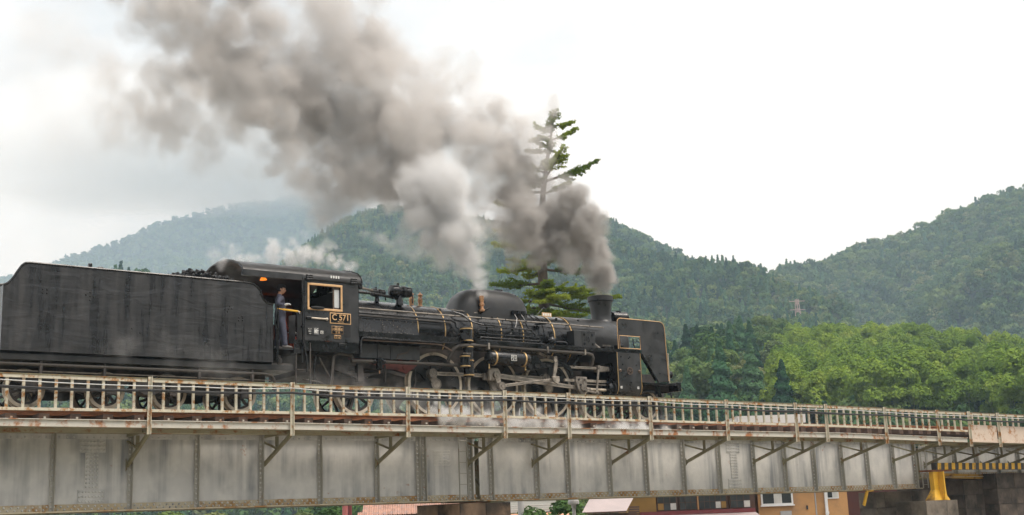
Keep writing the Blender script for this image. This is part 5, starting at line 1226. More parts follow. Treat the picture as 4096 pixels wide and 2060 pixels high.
H_rt, rr_ = hill('hill', 'wooded ridge rising to the top right', [(652, 652, 140), (683, 638, 158), (717, 610, 175), (752, 583, 180), (763, 560, 186), (779, 520, 197), (793, 493, 211), (810, 466, 221), (816, 449, 217), (844, 425, 230), (879, 396, 243), (960, 330, 262), (1010, 270, 255)],
                 [(400, 300, -5), (400, 230, -5), (400, 170, -5), (390, 100, -5), (390, 30, -5)], 100, 60, 34, 150, 9.7, 9, 1.0)
H_low, rl_ = hill('hill', 'low near slope with bamboo and conifers at right', [(150, 260, 14), (207, 224, 32), (210, 208, 34), (215, 203, 38), (222, 196, 42), (232, 189, 45), (229, 167, 40), (225, 146, 37), (227, 132, 35), (226, 120, 32), (225, 109, 30), (226, 96, 29), (228, 70, 26), (225, 40, 20)],
                  [(45, 75, -5), (65, 57, -5), (71, 52, -5), (77, 48, -5), (85, 42, -5), (91, 31, -5), (91, 25, -5), (92, 5, -5)], 80, 46, 5, 60, 3.3, 9.5, .95)

H_unseen, rb_ = hill('hill', 'unseen wooded hill added behind the viewer to darken reflections', [(330, -130, 46), (220, -240, 56), (90, -310, 60), (-60, -330, 58), (-200, -280, 54), (-320, -150, 48)],
                   [(150, -70, -5), (90, -105, -5), (30, -125, -5), (-40, -130, -5), (-110, -110, -5), (-170, -70, -5)], 60, 30, 10, 80, 2.2, 0, .9)  # added out of view: hides low sky so the black engine reflects darker
# far woods: masses of trees scattered over the slopes
def proto(mesh): return bpy.data.objects.new(mesh.name, mesh)
PRO = {'cedar': [proto(crown_mesh('cedar_crown', 'cone', 260, .055, s, M['cedar'])) for s in (1, 2)],
       'broad': [proto(crown_mesh('broad_crown', 'round', 300, .075, s, M['broad'])) for s in (3, 4)],
       'olive': [proto(crown_mesh('olive_crown', 'round', 300, .075, 5, M['olive']))]}
def forest(name, label, host, density, items, smin, smax, seed, mask=None):
    """one mass of woodland: tree crowns instanced over a slope. items: [(object, weight, height)]"""
    me = host.data.copy(); o = bpy.data.objects.new(name, me); C.objects.link(o)
    tag(o, label, kind='stuff')
    ng = bpy.data.node_groups.new(name, 'GeometryNodeTree'); ng.interface.new_socket('Geometry', in_out='INPUT', socket_type='NodeSocketGeometry'); ng.interface.new_socket('Geometry', in_out='OUTPUT', socket_type='NodeSocketGeometry')
    gi = ng.nodes.new('NodeGroupInput'); go = ng.nodes.new('NodeGroupOutput'); jn = ng.nodes.new('GeometryNodeJoinGeometry')
    tot = sum(w for _, w, _ in items)
    for k, (ob, w, h) in enumerate(items):
        dp = ng.nodes.new('GeometryNodeDistributePointsOnFaces'); dp.inputs['Density'].default_value = density*w/tot; dp.inputs['Seed'].default_value = seed+k
        ng.links.new(gi.outputs[0], dp.inputs['Mesh'])
        oi = ng.nodes.new('GeometryNodeObjectInfo'); oi.inputs['Object'].default_value = ob; oi.inputs['As Instance'].default_value = True
        ip = ng.nodes.new('GeometryNodeInstanceOnPoints'); rv = ng.nodes.new('FunctionNodeRandomValue'); rv.data_type = 'FLOAT'
        rv.inputs['Min'].default_value = h*smin; rv.inputs['Max'].default_value = h*smax; rv.inputs['Seed'].default_value = seed*3+k
        rr = ng.nodes.new('FunctionNodeRandomValue'); rr.data_type = 'FLOAT_VECTOR'; rr.inputs['Max'].default_value = (.12, .12, 6.28); rr.inputs['Min'].default_value = (-.12, -.12, 0)
        ng.links.new(dp.outputs['Points'], ip.inputs['Points']); ng.links.new(oi.outputs['Geometry'], ip.inputs['Instance'])
        ng.links.new([s for s in rv.outputs if s.enabled][0], ip.inputs['Scale']); ng.links.new([s for s in rr.outputs if s.enabled][0], ip.inputs['Rotation'])
        ng.links.new(ip.outputs[0], jn.inputs[0])
    ng.links.new(jn.outputs[0], go.inputs[0])
    md = o.modifiers.new('scatter', 'NODES'); md.node_group = ng
    return o
cA, cB = PRO['cedar']; bA, bB = PRO['broad']; oA = PRO['olive'][0]
forest('forest', 'bluish forest covering the far mountain at left', H_far, .010, [(cA, 1, 13), (bA, 2, 13), (bB, 2, 13)], .7, 1.3, 11)
forest('forest', 'dense cedar forest on the middle hill', H_mid, .055, [(cA, 3, 9), (cB, 3, 8.5), (bA, 2.4, 8.5), (bB, 1.5, 8), (oA, .5, 8)], .6, 1.25, 21)
forest('forest', 'mixed forest on the ridge at right', H_rt, .042, [(cA, 1.6, 10.5), (bA, 3, 10), (bB, 3, 10), (oA, 1.2, 10)], .65, 1.4, 31)
forest('forest', 'unseen dark forest added on the hill behind the viewer', H_unseen, .02, [(cA, 2, 11), (bA, 2, 10), (bB, 2, 10)], .65, 1.4, 51)  # clothes the added hill, darkening what the engine paint mirrors
# ground cover of the near slope (below the individual trees)
forest('undergrowth', 'dark green undergrowth on the near slope under the bamboo', H_low, .09, [(bA, 2, 3.6), (bB, 2, 3.8), (cA, 1, 5)], .6, 1.3, 41)

# individual trees on the near slope
BAM = [crown_mesh('crown', 'plume', 2400, .024, s, M['bamboo']) for s in (51, 52, 53)]
CUL = trunk_mesh('culm', 54, M['culm'], .7, .012, 3)
CED = [crown_mesh('crown', 'cone', 2600, .022, s, M['cedar']) for s in (61, 62)]
BRD = [crown_mesh('crown', 'round', 4200, .024, s, m_) for s, m_ in ((71, M['broad']), (72, M['olive']), (73, M['tan']), (74, M['broad']))]
TRK = trunk_mesh('trunk', 75, M['bark'])
CTR = trunk_mesh('trunk', 76, M['bark'], .8, .016, 2)
def tree(name, label, cat, crown, trunk, loc, h, group=None, wide=1.0):
    t = empty(name, loc); tag(t, label, cat, group); t.rotation_euler = (0, 0, rnd.uniform(0, 6.28)); t.scale = (h*wide, h*wide, h)
    for nm, me in (('trunk' if trunk is not CUL else 'culm', trunk), ('crown', crown)):
        o = bpy.data.objects.new(nm, me); C.objects.link(o); o.parent = t
    return t
def slope_point(u, v):
    """a point on the near slope grid"""
    nu = len(rl_); nv = 46; a = u*(nu-1); b = v*(nv-1); i, j = int(a), int(b); i = min(i, nu-2); j = min(j, nv-2); f, g = a-i, b-j
    p = Vector(rl_[i][j]).lerp(Vector(rl_[i+1][j]), f); q = Vector(rl_[i][j+1]).lerp(Vector(rl_[i+1][j+1]), f)
    return p.lerp(q, g)
IM = cam.matrix_world.inverted(); FPX = 43.03/36*2576
def in_view(p):
    q = IM @ Vector(p)
    return (1288 + FPX*q.x/-q.z, 648 - FPX*q.y/-q.z, -q.z)
rs = random.Random(5); cand = []
for k in range(9000):
    u = rs.uniform(.05, 1); v = rs.uniform(.0, .995)**1.5; p = slope_point(u, v); x, y, d = in_view(p)
    if not (1560 < x < 2640 and 760 < y < 1110): continue
    cand.append((p, x, y, d))
placed = []; nb_ = nc_ = 0
def zone(x, y):
    v = 'along the top' if y < 880 else ('in the upper middle' if y < 930 else ('in the lower middle' if y < 985 else 'along the foot'))
    return v + (' left' if x < 2160 else (' centre' if x < 2370 else ' right'))
def cz(x, y):
    return ('along the crest' if y < 850 else ('half way up' if y < 940 else 'low down')) + (' right behind the engine front' if x < 1760 else (' left of the bamboo grove' if x < 2010 else ' above the bamboo grove'))
def free(p, r): return all((p-q).length > (r+r2)*.5 for q, r2 in placed)
for p, x, y, d in cand:
    # the light bamboo grove: a broad wedge widening to the right
    edge = 862 + max(0, (2180-x))*.5
    grove = x > 1960 and edge-40 < y < 1105
    if grove and nb_ < 300 and free(p, 2.9 if d > 140 else 2.3):
        h = rs.uniform(7.0, 10.0)*(1 if d > 140 else .8); tree('bamboo', 'light green bamboo plume %s of the grove on the right' % zone(x, y), 'bamboo', rs.choice(BAM), CUL, p, h, 'bamboo plumes on the right hand slope', 1.0); placed.append((p, 2.9 if d > 140 else 2.3)); nb_ += 1
for p, x, y, d in cand:
    if x > 1990 and y > 862 + max(0, (2180-x))*.5 - 60: continue
    if free(p, 5.5) and nc_ < 150:
        c = rs.random()
        if x < 2030 and y < 900 or c < .45:
            tree('conifer', 'dark green pointed conifer %s on the near slope' % cz(x, y), 'tree', rs.choice(CED), CTR, p, rs.uniform(9, 13), 'conifers on the near slope')
        else:
            tree('broadleaf_tree', 'round crowned broadleaf tree %s on the near slope' % cz(x, y), 'tree', BRD[rs.choice((0, 3, 0, 1))], TRK, p, rs.uniform(8, 12), 'broadleaf trees on the near slope', 1.1)
        placed.append((p, 5.5)); nc_ += 1
def at_pix(x, y, d):
    """world point seen at picture point (x, y of 2576x1296) at depth d, used once to lay out the landmarks"""
    q = Vector(((x-1288)/FPX*d, -(y-648)/FPX*d, -d)); return cam.matrix_world @ q
def on_slope(x, y, d):
    return min(cand, key=lambda c: abs(c[1]-x)+abs(c[2]-y)+abs(c[3]-d)*.6)[0]
for x, yb, d, h, cr, lab in ((2330, 1040, 120, 8.2, BRD[1], 'broad spreading olive green tree standing in front of the bamboo grove'), (1765, 1030, 125, 8.5, BRD[2], 'tan fading tree just right of the locomotive front'), (1722, 1030, 130, 8, BRD[1], 'olive green round tree beside the fading tan tree'),
                             (2437, 868, 240, 8.0, BRD[0], 'dark domed tree above the bamboo at the grove top'), (1860, 1040, 105, 7.0, BRD[0], 'bushy green tree behind the railing right of the pointed conifer')):
    p = on_slope(x, yb, d); tree('broadleaf_tree', lab, 'tree', cr, TRK, p, h, None, 1.35)
for x, yb, d, h, lab in ((1795, 1055, 118, 7.6, 'pointed conifer just behind the railing, nearest to the locomotive'),):
    tree('conifer', lab, 'tree', CED[0], CTR, on_slope(x, yb, d), h)

# ------------------------------------------------------------------ the tall fir behind the engine
def fir():
    t = thing('fir_tree', 'tall fir with level branches rising behind the locomotive through the smoke', 'tree', (36.5, 26.6, -5.2))
    rs = random.Random(12)
    tp = [(36.6, 26.8, -5.2), (36.3, 26.2, 2), (35.9, 25.6, 8.3), (35.6, 25.2, 10.7), (35.25, 24.6, 14), (35.2, 24.3, 15.4), (35.25, 23.8, 17.3), (35.35, 23.3, 19.2)]
    MB().tube(tp, [.5, .42, .33, .28, .2, .16, .1, .04], 10).build('trunk', M['bark'], t, 60)
    right = Vector((cam.matrix_world.col[0].x, cam.matrix_world.col[0].y, 0)).normalized(); back = Vector((-right.y, right.x, 0))
    def trunk_at(z):
        for a, b in zip(tp[:-1], tp[1:]):
            if a[2] <= z <= b[2]: return Vector(a).lerp(Vector(b), (z-a[2])/(b[2]-a[2]))
        return Vector(tp[-1])
    limbs = []
    # (height, side angle in degrees from picture right, length, rise)
    spec = [(19.0, 20, 1.3, .4), (18.6, 190, .9, .5), (18.2, -10, 1.5, .6), (17.6, 170, 1.3, .2), (17.0, 20, 1.0, .2), (16.4, 200, 1.6, .3), (15.9, 5, 3.1, 1.3), (15.3, 160, 2.2, .5), (15.2, -25, 1.6, .5), (14.4, 185, 2.6, .4), (14.2, 0, 2.4, .4),
            (13.4, 40, 2.4, .1), (13.2, 165, 2.8, .3), (12.3, -5, 3.0, .1), (12.1, 195, 3.0, .2), (11.2, 150, 3.1, .1), (11.0, 20, 2.6, -.1), (10.2, 182, 2.9, .1), (9.9, -12, 2.9, -.3), (9.3, 172, 3.0, -.1), (9.1, 8, 3.3, -.5), (8.7, 200, 2.2, -.2), (8.2, 30, 2.0, -.3), (7.6, 165, 2.2, -.4), (7.2, -10, 2.4, -.5), (6.5, 190, 2.1, -.4),
            (9.6, 2, 4.3, -.35), (5.6, 20, 2.5, -.5), (4.9, 175, 2.8, -.5), (8.4, -30, 2.6, -.3), (8.0, 205, 2.4, -.2), (7.8, 12, 2.6, -.4), (8.9, 150, 2.6, .1), (6.9, 175, 1.9, -.3), (6.2, 5, 1.8, -.3)]
    extra = [(rs.uniform(4, 18.5), rs.uniform(0, 360), 0, rs.uniform(-.3, .4)) for _ in range(34)]
    extra = [(z, a, (3.0-.115*z)*rs.uniform(.8, 1.3), r) for z, a, _, r in extra]
    for z, a, l, rise in list(spec) + [(z+rs.uniform(-.4, .4), a+rs.choice((70, -70, 100, -100)), l*.7, r) for z, a, l, r in spec] + extra:
        o = trunk_at(z); a = R(a+rs.uniform(-8, 8)); dr = right*math.cos(a) + back*math.sin(a); side = dr.cross(Vector((0, 0, 1)))
        def along(u): return o + dr*(l*u) + Vector((0, 0, rise*u + .10*l*(u*u-u)))
        MB().tube([along(k/5) for k in range(6)], [.075*(1-u*.85)*min(1, l/2.2)+.007 for u in (0, .2, .4, .6, .8, 1)], 6).build('branch', M['bark'], t, 60)
        lp = []
        nt = int(5+l*6.5)
        for k in range(nt):
            u = .26+.74*k/(nt-1); sg = (-1)**k; tl = (.42*l*(1.05-u)+.22)*rs.uniform(.6, 1.2)
            td = (dr*rs.uniform(.45, .9) + side*sg*rs.uniform(.5, 1) + Vector((0, 0, rs.uniform(-.12, .3)))).normalized(); b = along(u)
            for j in range(int(58*tl)+6):
                f = rs.random(); lp.append((b + td*(tl*f) + Vector((rs.uniform(-1, 1), rs.uniform(-1, 1), rs.uniform(-.7, 1)))*(.10*(1-.5*f)), td))
        V, F = leaf_quads(lp, .085, rs, .15, .35)
        m = bpy.data.meshes.new('needle_spray'); m.from_pydata([tuple(v) for v in V], [], F); m.materials.append(M['pine'])
        c = bpy.data.objects.new('needle_spray', m); C.objects.link(c); set_parent(c, t)
fir()

# ------------------------------------------------------------------ lattice pylon on the saddle
M['pylon'] = plain('red_white_pylon', (.42, .30, .26), .6, .1, .15, .2)
py = thing('pylon', 'reddish lattice pylon standing in front of the saddle between the hills', 'pylon', (428, 341, 58))
bx_, by_, z0, z1 = 428, 340.5, 57, 90
cor = []
for sx, sy in ((-1, -1), (1, -1), (1, 1), (-1, 1)):
    mb = MB().bar((bx_+sx*2.0, by_+sy*2.0, z0), (bx_+sx*.5, by_+sy*.5, z1), .3, .3); mb.build('leg', M['pylon'], py, 0)
for k in range(9):
    f = k/9; g = (k+1)/9; r0 = 2.0-1.5*f; r1 = 2.0-1.5*g; za, zb_ = z0+(z1-z0)*f, z0+(z1-z0)*g
    mb = MB()
    for (sx, sy), (tx, ty) in (((-1, -1), (1, -1)), ((1, -1), (1, 1)), ((1, 1), (-1, 1)), ((-1, 1), (-1, -1))):
        mb.bar((bx_+sx*r0, by_+sy*r0, za), (bx_+tx*r1, by_+ty*r1, zb_), .16, .16); mb.bar((bx_+tx*r0, by_+ty*r0, za), (bx_+sx*r1, by_+sy*r1, zb_), .16, .16)
    mb.build('lattice', M['pylon'], py, 0)
for z in (80, 85, 89): MB().bar((bx_-3, by_+2, z), (bx_+3, by_-2, z), .3, .3).build('cross_arm', M['pylon'], py, 0)
# ------------------------------------------------------------------ houses and street behind the bridge
M['orange_wall'] = plain('orange_render', (.50, .27, .11), .85, 0, .12, 1.2, .1, dirt=(.38, .22, .11), dirt_amt=.45)
M['ochre_wall'] = plain('ochre_render', (.33, .19, .05), .9, 0, .2, 1.2)
M['brown_wood'] = plain('dark_brown_boards', (.085, .045, .03), .8, 0, .3, 3, .2)
M['maroon'] = plain('maroon_fascia', (.16, .028, .03), .6, 0, .15, 3)
M['maroon_wall'] = plain('dark_maroon_sheeting', (.075, .025, .02), .8, 0, .2, 2)
M['win'] = plain('dark_window_glass', (.05, .055, .055), .12, 0, .2, 2, spec=.7)
M['curtain'] = plain('pale_curtain', (.62, .60, .55), .9, 0, .12, 4)
M['white_frame'] = plain('white_window_frame', (.78, .77, .75), .5, 0, .05, 4)
M['pink_roof'] = plain('pale_pink_sheet_roof', (.42, .345, .33), .5, .1, .08, 2)
M['tile'] = plain('terracotta_tile', (.40, .22, .16), .75, 0, .3, 3, .1, dirt=(.30, .22, .20), dirt_amt=.5)
M['white_sheet'] = plain('white_corrugated_sheet', (.72, .72, .68), .5, .1, .06, 2)
M['orange_sheet'] = plain('faded_orange_sheet', (.62, .33, .2), .6, 0, .15, 2)
M['white_wall'] = plain('white_building', (.70, .66, .62), .7, 0, .06, 1)
M['grey_pole'] = plain('grey_pole', (.42, .41, .40), .6, .2, .12, 3)
M['sign_blue'] = plain('sign_blue', (.03, .20, .62), .4, 0, .06, 4)
M['red_pole'] = plain('pinkish_red_pole', (.42, .13, .12), .6, 0, .12, 3)
M['rock'] = plain('pale_rock', (.55, .53, .50), .9, 0, .25, 2, .4)
def frame_at(x, y, d, yaw_deg):
    """local axes at a spot: origin, along-wall direction, into-building direction"""
    o = at_pix(x, y, d); a = R(yaw_deg); return o, Vector((math.cos(a), math.sin(a), 0)), Vector((-math.sin(a), math.cos(a), 0))
class HB(MB):
    """boxes in a house frame: u along the wall, w into the house, z height"""
    def __init__(s, fr): super().__init__(); s.fr = fr
    def b(s, u0, u1, w0, w1, z0, z1):
        o, a, n = s.fr; vs = []
        for z in (z0, z1):
            for u, w in ((u0, w0), (u1, w0), (u1, w1), (u0, w1)): q = o + a*u + n*w; vs.append((q.x, q.y, z))
        return s.add(vs, [(0,3,2,1),(4,5,6,7),(0,1,5,4),(1,2,6,5),(2,3,7,6),(3,0,4,7)])
    def quad(s, pts):
        o, a, n = s.fr; return s.add([(o + a*u + n*w).to_tuple()[:2] + (z,) for u, w, z in pts], [tuple(range(len(pts)))])
YAW = -36.5
# orange rendered building
fo = frame_at(1909, 1290, 60, YAW); OH = thing('orange_house', 'orange rendered building with white framed windows under the girder', 'house', (fo[0].x, fo[0].y, -5.2))
k_ = 60/FPX
def hb(fr, nm, mat, par, *bx, bev=0): return HB(fr).b(*bx).build(nm, mat, par, 0, bev)
hb(fo, 'wall', M['orange_wall'], OH, 0, 2.78, 0, 6, -5.2, -1.2); hb(fo, 'wall', M['orange_wall'], OH, 2.79, 4.42, .12, 6, -5.2, -1.2)
w_ = hb(fo, 'window', M['white_frame'], OH, .15, 1.72, -.04, .01, -2.72, -1.85)
hb(fo, 'pane', M['win'], w_, .24, .78, -.048, -.0405, -2.62, -1.95); hb(fo, 'pane', M['curtain'], w_, .80, 1.15, -.048, -.0405, -2.62, -1.95); hb(fo, 'pane', M['win'], w_, 1.17, 1.63, -.048, -.0405, -2.62, -1.95)
hb(fo, 'sill', M['white_frame'], w_, .1, 1.77, -.1, -.0405, -2.76, -2.70)
w_ = hb(fo, 'window', M['white_frame'], OH, 3.42, 4.0, .08, .125, -2.50, -1.85); hb(fo, 'pane', M['win'], w_, 3.46, 3.68, .072, .0795, -2.44, -1.9); hb(fo, 'pane', M['curtain'], w_, 3.70, 3.96, .072, .0795, -2.44, -1.9)
hb(fo, 'down_pipe', M['white_frame'], OH, 3.27, 3.42, -.02, .1, -5.2, -1.2, bev=.03); hb(fo, 'pipe_collar', M['white_frame'], OH, 3.255, 3.435, -.03, -.0205, -3.22, -3.1)
hb(fo, 'down_pipe', M['grey_pole'], OH, 2.80, 2.86, .02, .1, -5.2, -1.9); hb(fo, 'meter_box', M['grey_pole'], OH, 1.05, 1.6, -.05, -.005, -3.5, -3.0); hb(fo, 'vent', M['win'], OH, 2.34, 2.42, -.04, -.005, -2.97, -2.78)
hb(fo, 'roof', M['maroon_wall'], OH, -.2, 4.6, -.4, 6.4, -1.19, -.95)
# dark red shed to its right
fs_ = frame_at(2133, 1290, 63, YAW); SH = thing('maroon_shed', 'dark maroon sheeted wall between the orange building and the pier', 'shed', (fs_[0].x, fs_[0].y, -5.2))
for k in range(9): hb(fs_, 'sheet', M['maroon_wall'], SH, .35*k, .35*k+.345, .01*(k % 2), .06, -5.2, -1.2)
hb(fs_, 'roof', M['maroon'], SH, -.1, 3.3, -.1, 3, -1.19, -1.05)
# brown timber house with sliding windows and pink eaves
fb_ = frame_at(1580, 1290, 58, YAW); BH = thing('timber_house', 'dark timber house with sliding lattice windows and maroon fascia under the girder', 'house', (fb_[0].x, fb_[0].y, -5.2))
hb(fb_, 'wall', M['ochre_wall'], BH, 0, 1.35, 0, 6, -5.2, -1.4); hb(fb_, 'wall', M['brown_wood'], BH, 1.36, 6.05, .05, 6, -5.2, -1.4)
hb(fb_, 'fascia', M['maroon'], BH, .55, 6.0, -.25, .04, -2.98, -2.80)
for k, (a, b) in enumerate(((1.4, 2.35), (2.45, 3.30), (3.36, 4.72), (4.85, 5.85))):
    w_ = hb(fb_, 'window', M['brown_wood'], BH, a, b, -.04, .045, -2.78, -1.6)
    n = max(2, round((b-a)/.3))
    for i in range(n):
        q = a+.03+(b-a-.06)*i/n; r = a+.03+(b-a-.06)*(i+1)/n-.03
        for j, (za, zb_) in enumerate(((-2.74, -2.44), (-2.41, -2.12), (-2.09, -1.7))):
            hb(fb_, 'pane', rnd.choice((M['win'], M['win'], M['curtain'], M['ochre_wall'] if j == 0 else M['win'])), w_, q, r, -.046, -.0405, za, zb_)
hb(fb_, 'orange_post', M['orange_wall'], BH, 3.30, 3.36, -.08, .04, -2.79, -1.5)
HB(fb_).quad([(.2, -1.3, -3.25), (6.1, -1.3, -3.25), (6.0, -.26, -2.99), (.6, -.26, -2.99)]).build('eaves', M['pink_roof'], BH, 0)
hb(fb_, 'eaves_edge', M['brown_wood'], BH, .2, 6.1, -1.32, -1.27, -3.34, -3.26)
hb(fb_, 'roof', M['maroon_wall'], BH, -.3, 6.3, -.7, 6.5, -1.39, -1.1)
# awning roof left of it
fa = frame_at(1462, 1262, 55, YAW); AW = thing('sheet_roof_porch', 'pale pink sheet roof of a porch left of the timber house', 'porch', (fa[0].x, fa[0].y, -5.2))
mbq = HB(fa).quad([(0, 0, -2.72), (2.0, 0, -2.72), (2.55, 1.6, -2.05), (.5, 1.6, -2.05)]); mbq.build('roof', M['pink_roof'], AW, 0)
hb(fa, 'gutter', M['brown_wood'], AW, 0, 2.0, -.05, .0, -2.78, -2.71)
hb(fa, 'wall', M['brown_wood'], AW, .3, 2.5, .5, 4, -5.2, -2.8)
for k in range(7): hb(fa, 'board', M['brown_wood'], AW, 2.05+.02*k, 2.62, .3, .36, -2.80+.1*k-.4, -2.72+.1*k-.4)
# red tiled house
ft = frame_at(905, 1300, 52, -32); TH = thing('tiled_house', 'low house with pinkish terracotta tiled roof left of the pier', 'house', (ft[0].x, ft[0].y, -5.2))
hb(ft, 'wall', M['brown_wood'], TH, .3, 4.4, 1.0, 4.5, -5.2, -2.52)
tile0 = None; o_, a_, n_ = ft
sl = math.atan2(.95, 2.1)
tm = MB(); 
for i in range(5):
    q = -.5+i/4; pass
tm.grid([[(u*.10, w, .022*math.cos(u*math.pi*1.6)+.012*(0 if w < .01 else 1)) for u in np.linspace(-1, 1, 5)] for w in (-.02, .30)])
tile_me = tm.mesh('roof_tile', M['tile'], 0)
rt = empty('tiled_roof'); set_parent(rt, TH); 
HB(ft).quad([(-.1, .2, -2.52), (4.75, .2, -2.52), (4.75, 2.45, -1.53), (.55, 2.45, -1.53)]).build('roof_base', M['brown_wood'], rt, 0)
HB(ft).quad([(-.1, 4.7, -2.52), (4.75, 4.7, -2.52), (4.75, 2.45, -1.53), (.55, 2.45, -1.53)]).build('roof_base', M['brown_wood'], rt, 0)
rot = Matrix((a_, (n_*math.cos(sl) + Vector((0, 0, math.sin(sl)))), (Vector((0, 0, math.cos(sl))) - n_*math.sin(sl)))).transposed().to_4x4()
for j in range(9):
    for i in range(24):
        u = .0+.2*i; w = .2+.25*j
        if u < -.1+(w-.2)*.29 + .05: continue
        z = -2.52+(w-.2)*math.tan(sl)*.975+.035
        q = o_ + a_*u + n_*w
        t_ = bpy.data.objects.new('roof_tile', tile_me); C.objects.link(t_); t_.parent = rt
        t_.matrix_parent_inverse = world_of(rt).inverted(); t_.matrix_basis = Matrix.Translation((q.x, q.y, z)) @ rot
p0 = o_ + a_*.5 + n_*2.45; p1 = o_ + a_*4.8 + n_*2.45
MB().tube([(p0.x, p0.y, -1.49), (p1.x, p1.y, -1.49)], .09, 8).build('ridge_cap', M['tile'], rt)
# white corrugated shed right of the pier
fw_ = frame_at(1283, 1290, 50, YAW); WS = thing('corrugated_shed', 'white and faded orange corrugated shed right of the brown pier', 'shed', (fw_[0].x, fw_[0].y, -5.2))
for k in range(9): hb(fw_, 'corrugation', M['white_sheet'], WS, -.2, 1.9, -.012*(k % 2), .05, -2.62+.085*k, -2.62+.085*k+.08)
HB(fw_).quad([(-.2, -.5, -2.95), (2.6, -.5, -2.95), (2.6, -.0, -2.66), (-.2, -.0, -2.66)]).build('lean_to_roof', M['orange_sheet'], WS, 0)
hb(fw_, 'wall', M['win'], WS, -.2, 2.6, .08, 2, -5.2, -2.66)
# white flat roofed building seen through the railing
fx = frame_at(1858, 1085, 74, -34); WB = thing('white_building', 'low white flat roofed building seen through the railing right of the engine', 'building', (fx[0].x, fx[0].y, -5.2))
hb(fx, 'wall', M['white_wall'], WB, 0, 4.0, .4, 5, -5.2, 1.84); hb(fx, 'window_band', M['brown_wood'], WB, .05, 3.9, .36, .395, 1.86, 2.13)
hb(fx, 'parapet', M['white_wall'], WB, 0, 4.15, 0, 5, 2.15, 2.66)
HB(fx).quad([(-.02, 0, 2.66), (-.02, 9, 2.66), (-.02, 9, 1.8), (-.02, 0, 1.8)]).build('side_wall', M['white_wall'], WB, 0)
HB(fx).quad([(-2.2, 6, 1.95), (-.03, 0, 2.68), (-.03, .15, 2.56), (-2.2, 6.1, 1.83)]).build('gable_edge', M['white_wall'], WB, 0)
# street furniture
def sign(label, x, d, ztop_, w, pent=True):
    p = at_pix(x, 1290, d); t = thing('road_sign', label, 'road sign', (p.x, p.y, -5.2))
    MB().cyl((p.x, p.y, -5.2), (p.x, p.y, ztop_-.1), .04, n=10).build('pole', M['white_frame'], t)
    a = Vector((math.cos(R(YAW)), math.sin(R(YAW)), 0)); n = Vector((-a.y, a.x, 0))*-1
    def poly(s, off, nm, mat):
        pts = [(-s*.9, -.55*s), (s*.9, -.55*s), (s*.9, .35*s), (s*.25, 1.2*s), (-s*.25, 1.2*s), (-s*.9, .35*s)]
        vs = []
        for o2 in (off, off+.012):
            for u, z in pts: q = Vector((p.x, p.y, ztop_-.55)) + a*u + n*o2; vs.append(tuple(q))
        MB().add(vs, [tuple(range(6)), tuple(range(11, 5, -1))] + [(i, (i+1) % 6, 6+(i+1) % 6, 6+i) for i in range(6)]).build(nm, mat, t, 0)
    poly(w, .05, 'sign_board', M['sign_blue']); 
    q = Vector((p.x, p.y, ztop_-.62)) + n*.066
    def fig(u0, z0, u1, z1, th): MB().bar(tuple(q+a*u0+Vector((0, 0, z0))), tuple(q+a*u1+Vector((0, 0, z1))), .006, th, tuple(a.cross(Vector((0, 0, 1))) if False else (0, 0, 1))).build('walking_figure', M['white_frame'], t, 0)
    fig(-.02, .28, .0, .05, .07); fig(0, .05, -.12, -.1, .05); fig(0, .05, .1, -.1, .05); fig(-.12, .12, .12, .18, .04); fig(-.25, -.18, .25, -.18, .035)
    MB().sphere(tuple(q+Vector((0, 0, .36))), .05, 8, 6).build('walking_figure', M['white_frame'], t)
sign('blue pedestrian crossing sign under the girder beside the pinkish red pole', 891, 44, -2.42, .34)
sign('small distant blue pedestrian sign left of the pinkish red pole', 668, 62, -2.52, .34)
p = at_pix(868, 1290, 45); rp_ = thing('red_pole', 'pinkish red round pole with a white mirror back beside the blue sign', 'pole', (p.x, p.y, -5.2))
MB().cyl((p.x, p.y, -5.2), (p.x, p.y, -1.4), .10, n=14).build('shaft', M['red_pole'], rp_)
MB().sphere((p.x-.2, p.y-.1, -2.75), (.14, .1, .2), 12, 8).build('mirror_back', M['white_frame'], rp_)
p = at_pix(880, 1290, 46.5); tag(MB().lathe([(.09, -5.2), (.085, -4), (.082, -1.4)], (p.x, p.y, 0), (0, 0, 1), 12).build('dark_pole', M['maroon']), 'dark maroon pole just right of the pinkish red pole', 'pole')
p = at_pix(1311, 1290, 47); tag(MB().lathe([(.13, -5.2), (.12, -3), (.11, 2.0)], (p.x, p.y, 0), (0, 0, 1), 14).build('utility_pole', M['grey_pole']), 'grey concrete utility pole in front of the white corrugated shed', 'pole')
p = at_pix(1444, 1290, 42); sl_ = thing('street_lamp', 'small grey street lamp with rounded hood in front of the leafy tree', 'street lamp', (p.x, p.y, -5.2))
MB().cyl((p.x, p.y, -5.2), (p.x, p.y, -2.55), .06, n=10).build('pole', M['grey_pole'], sl_)
MB().lathe([(.08, -2.56), (.09, -2.45), (.19, -2.43), (.2, -2.36), (.17, -2.27), (.09, -2.2), (.02, -2.18)], (p.x, p.y, 0), (0, 0, 1), 16).build('lamp_hood', M['grey_pole'], sl_)
# leafy trees and shrubs seen below the girder
for i, (x, yt, d, h, w, m_, lab) in enumerate(((1395, 1247, 48, 3.4, 1.35, 0, 'leafy green tree under the girder right of the brown pier'), (800, 1275, 50, 2.9, 1.4, 3, 'green bush under the girder left of the blue sign'), (560, 1280, 46, 2.8, 1.6, 1, 'olive bush with bare twigs below the girder at left'), (720, 1284, 60, 2.7, 1.5, 1, 'dull olive bush between the two blue signs'), (330, 1286, 40, 2.4, 1.8, 0, 'low green bush at the bottom left edge under the girder'), (450, 1284, 52, 2.6, 1.6, 3, 'low green bush behind the pale rocks under the girder'))):
    p = at_pix(x, yt, d); tree('broadleaf_tree', lab, 'tree', BRD[m_], TRK, (p.x, p.y, p.z-h), h, None, w)
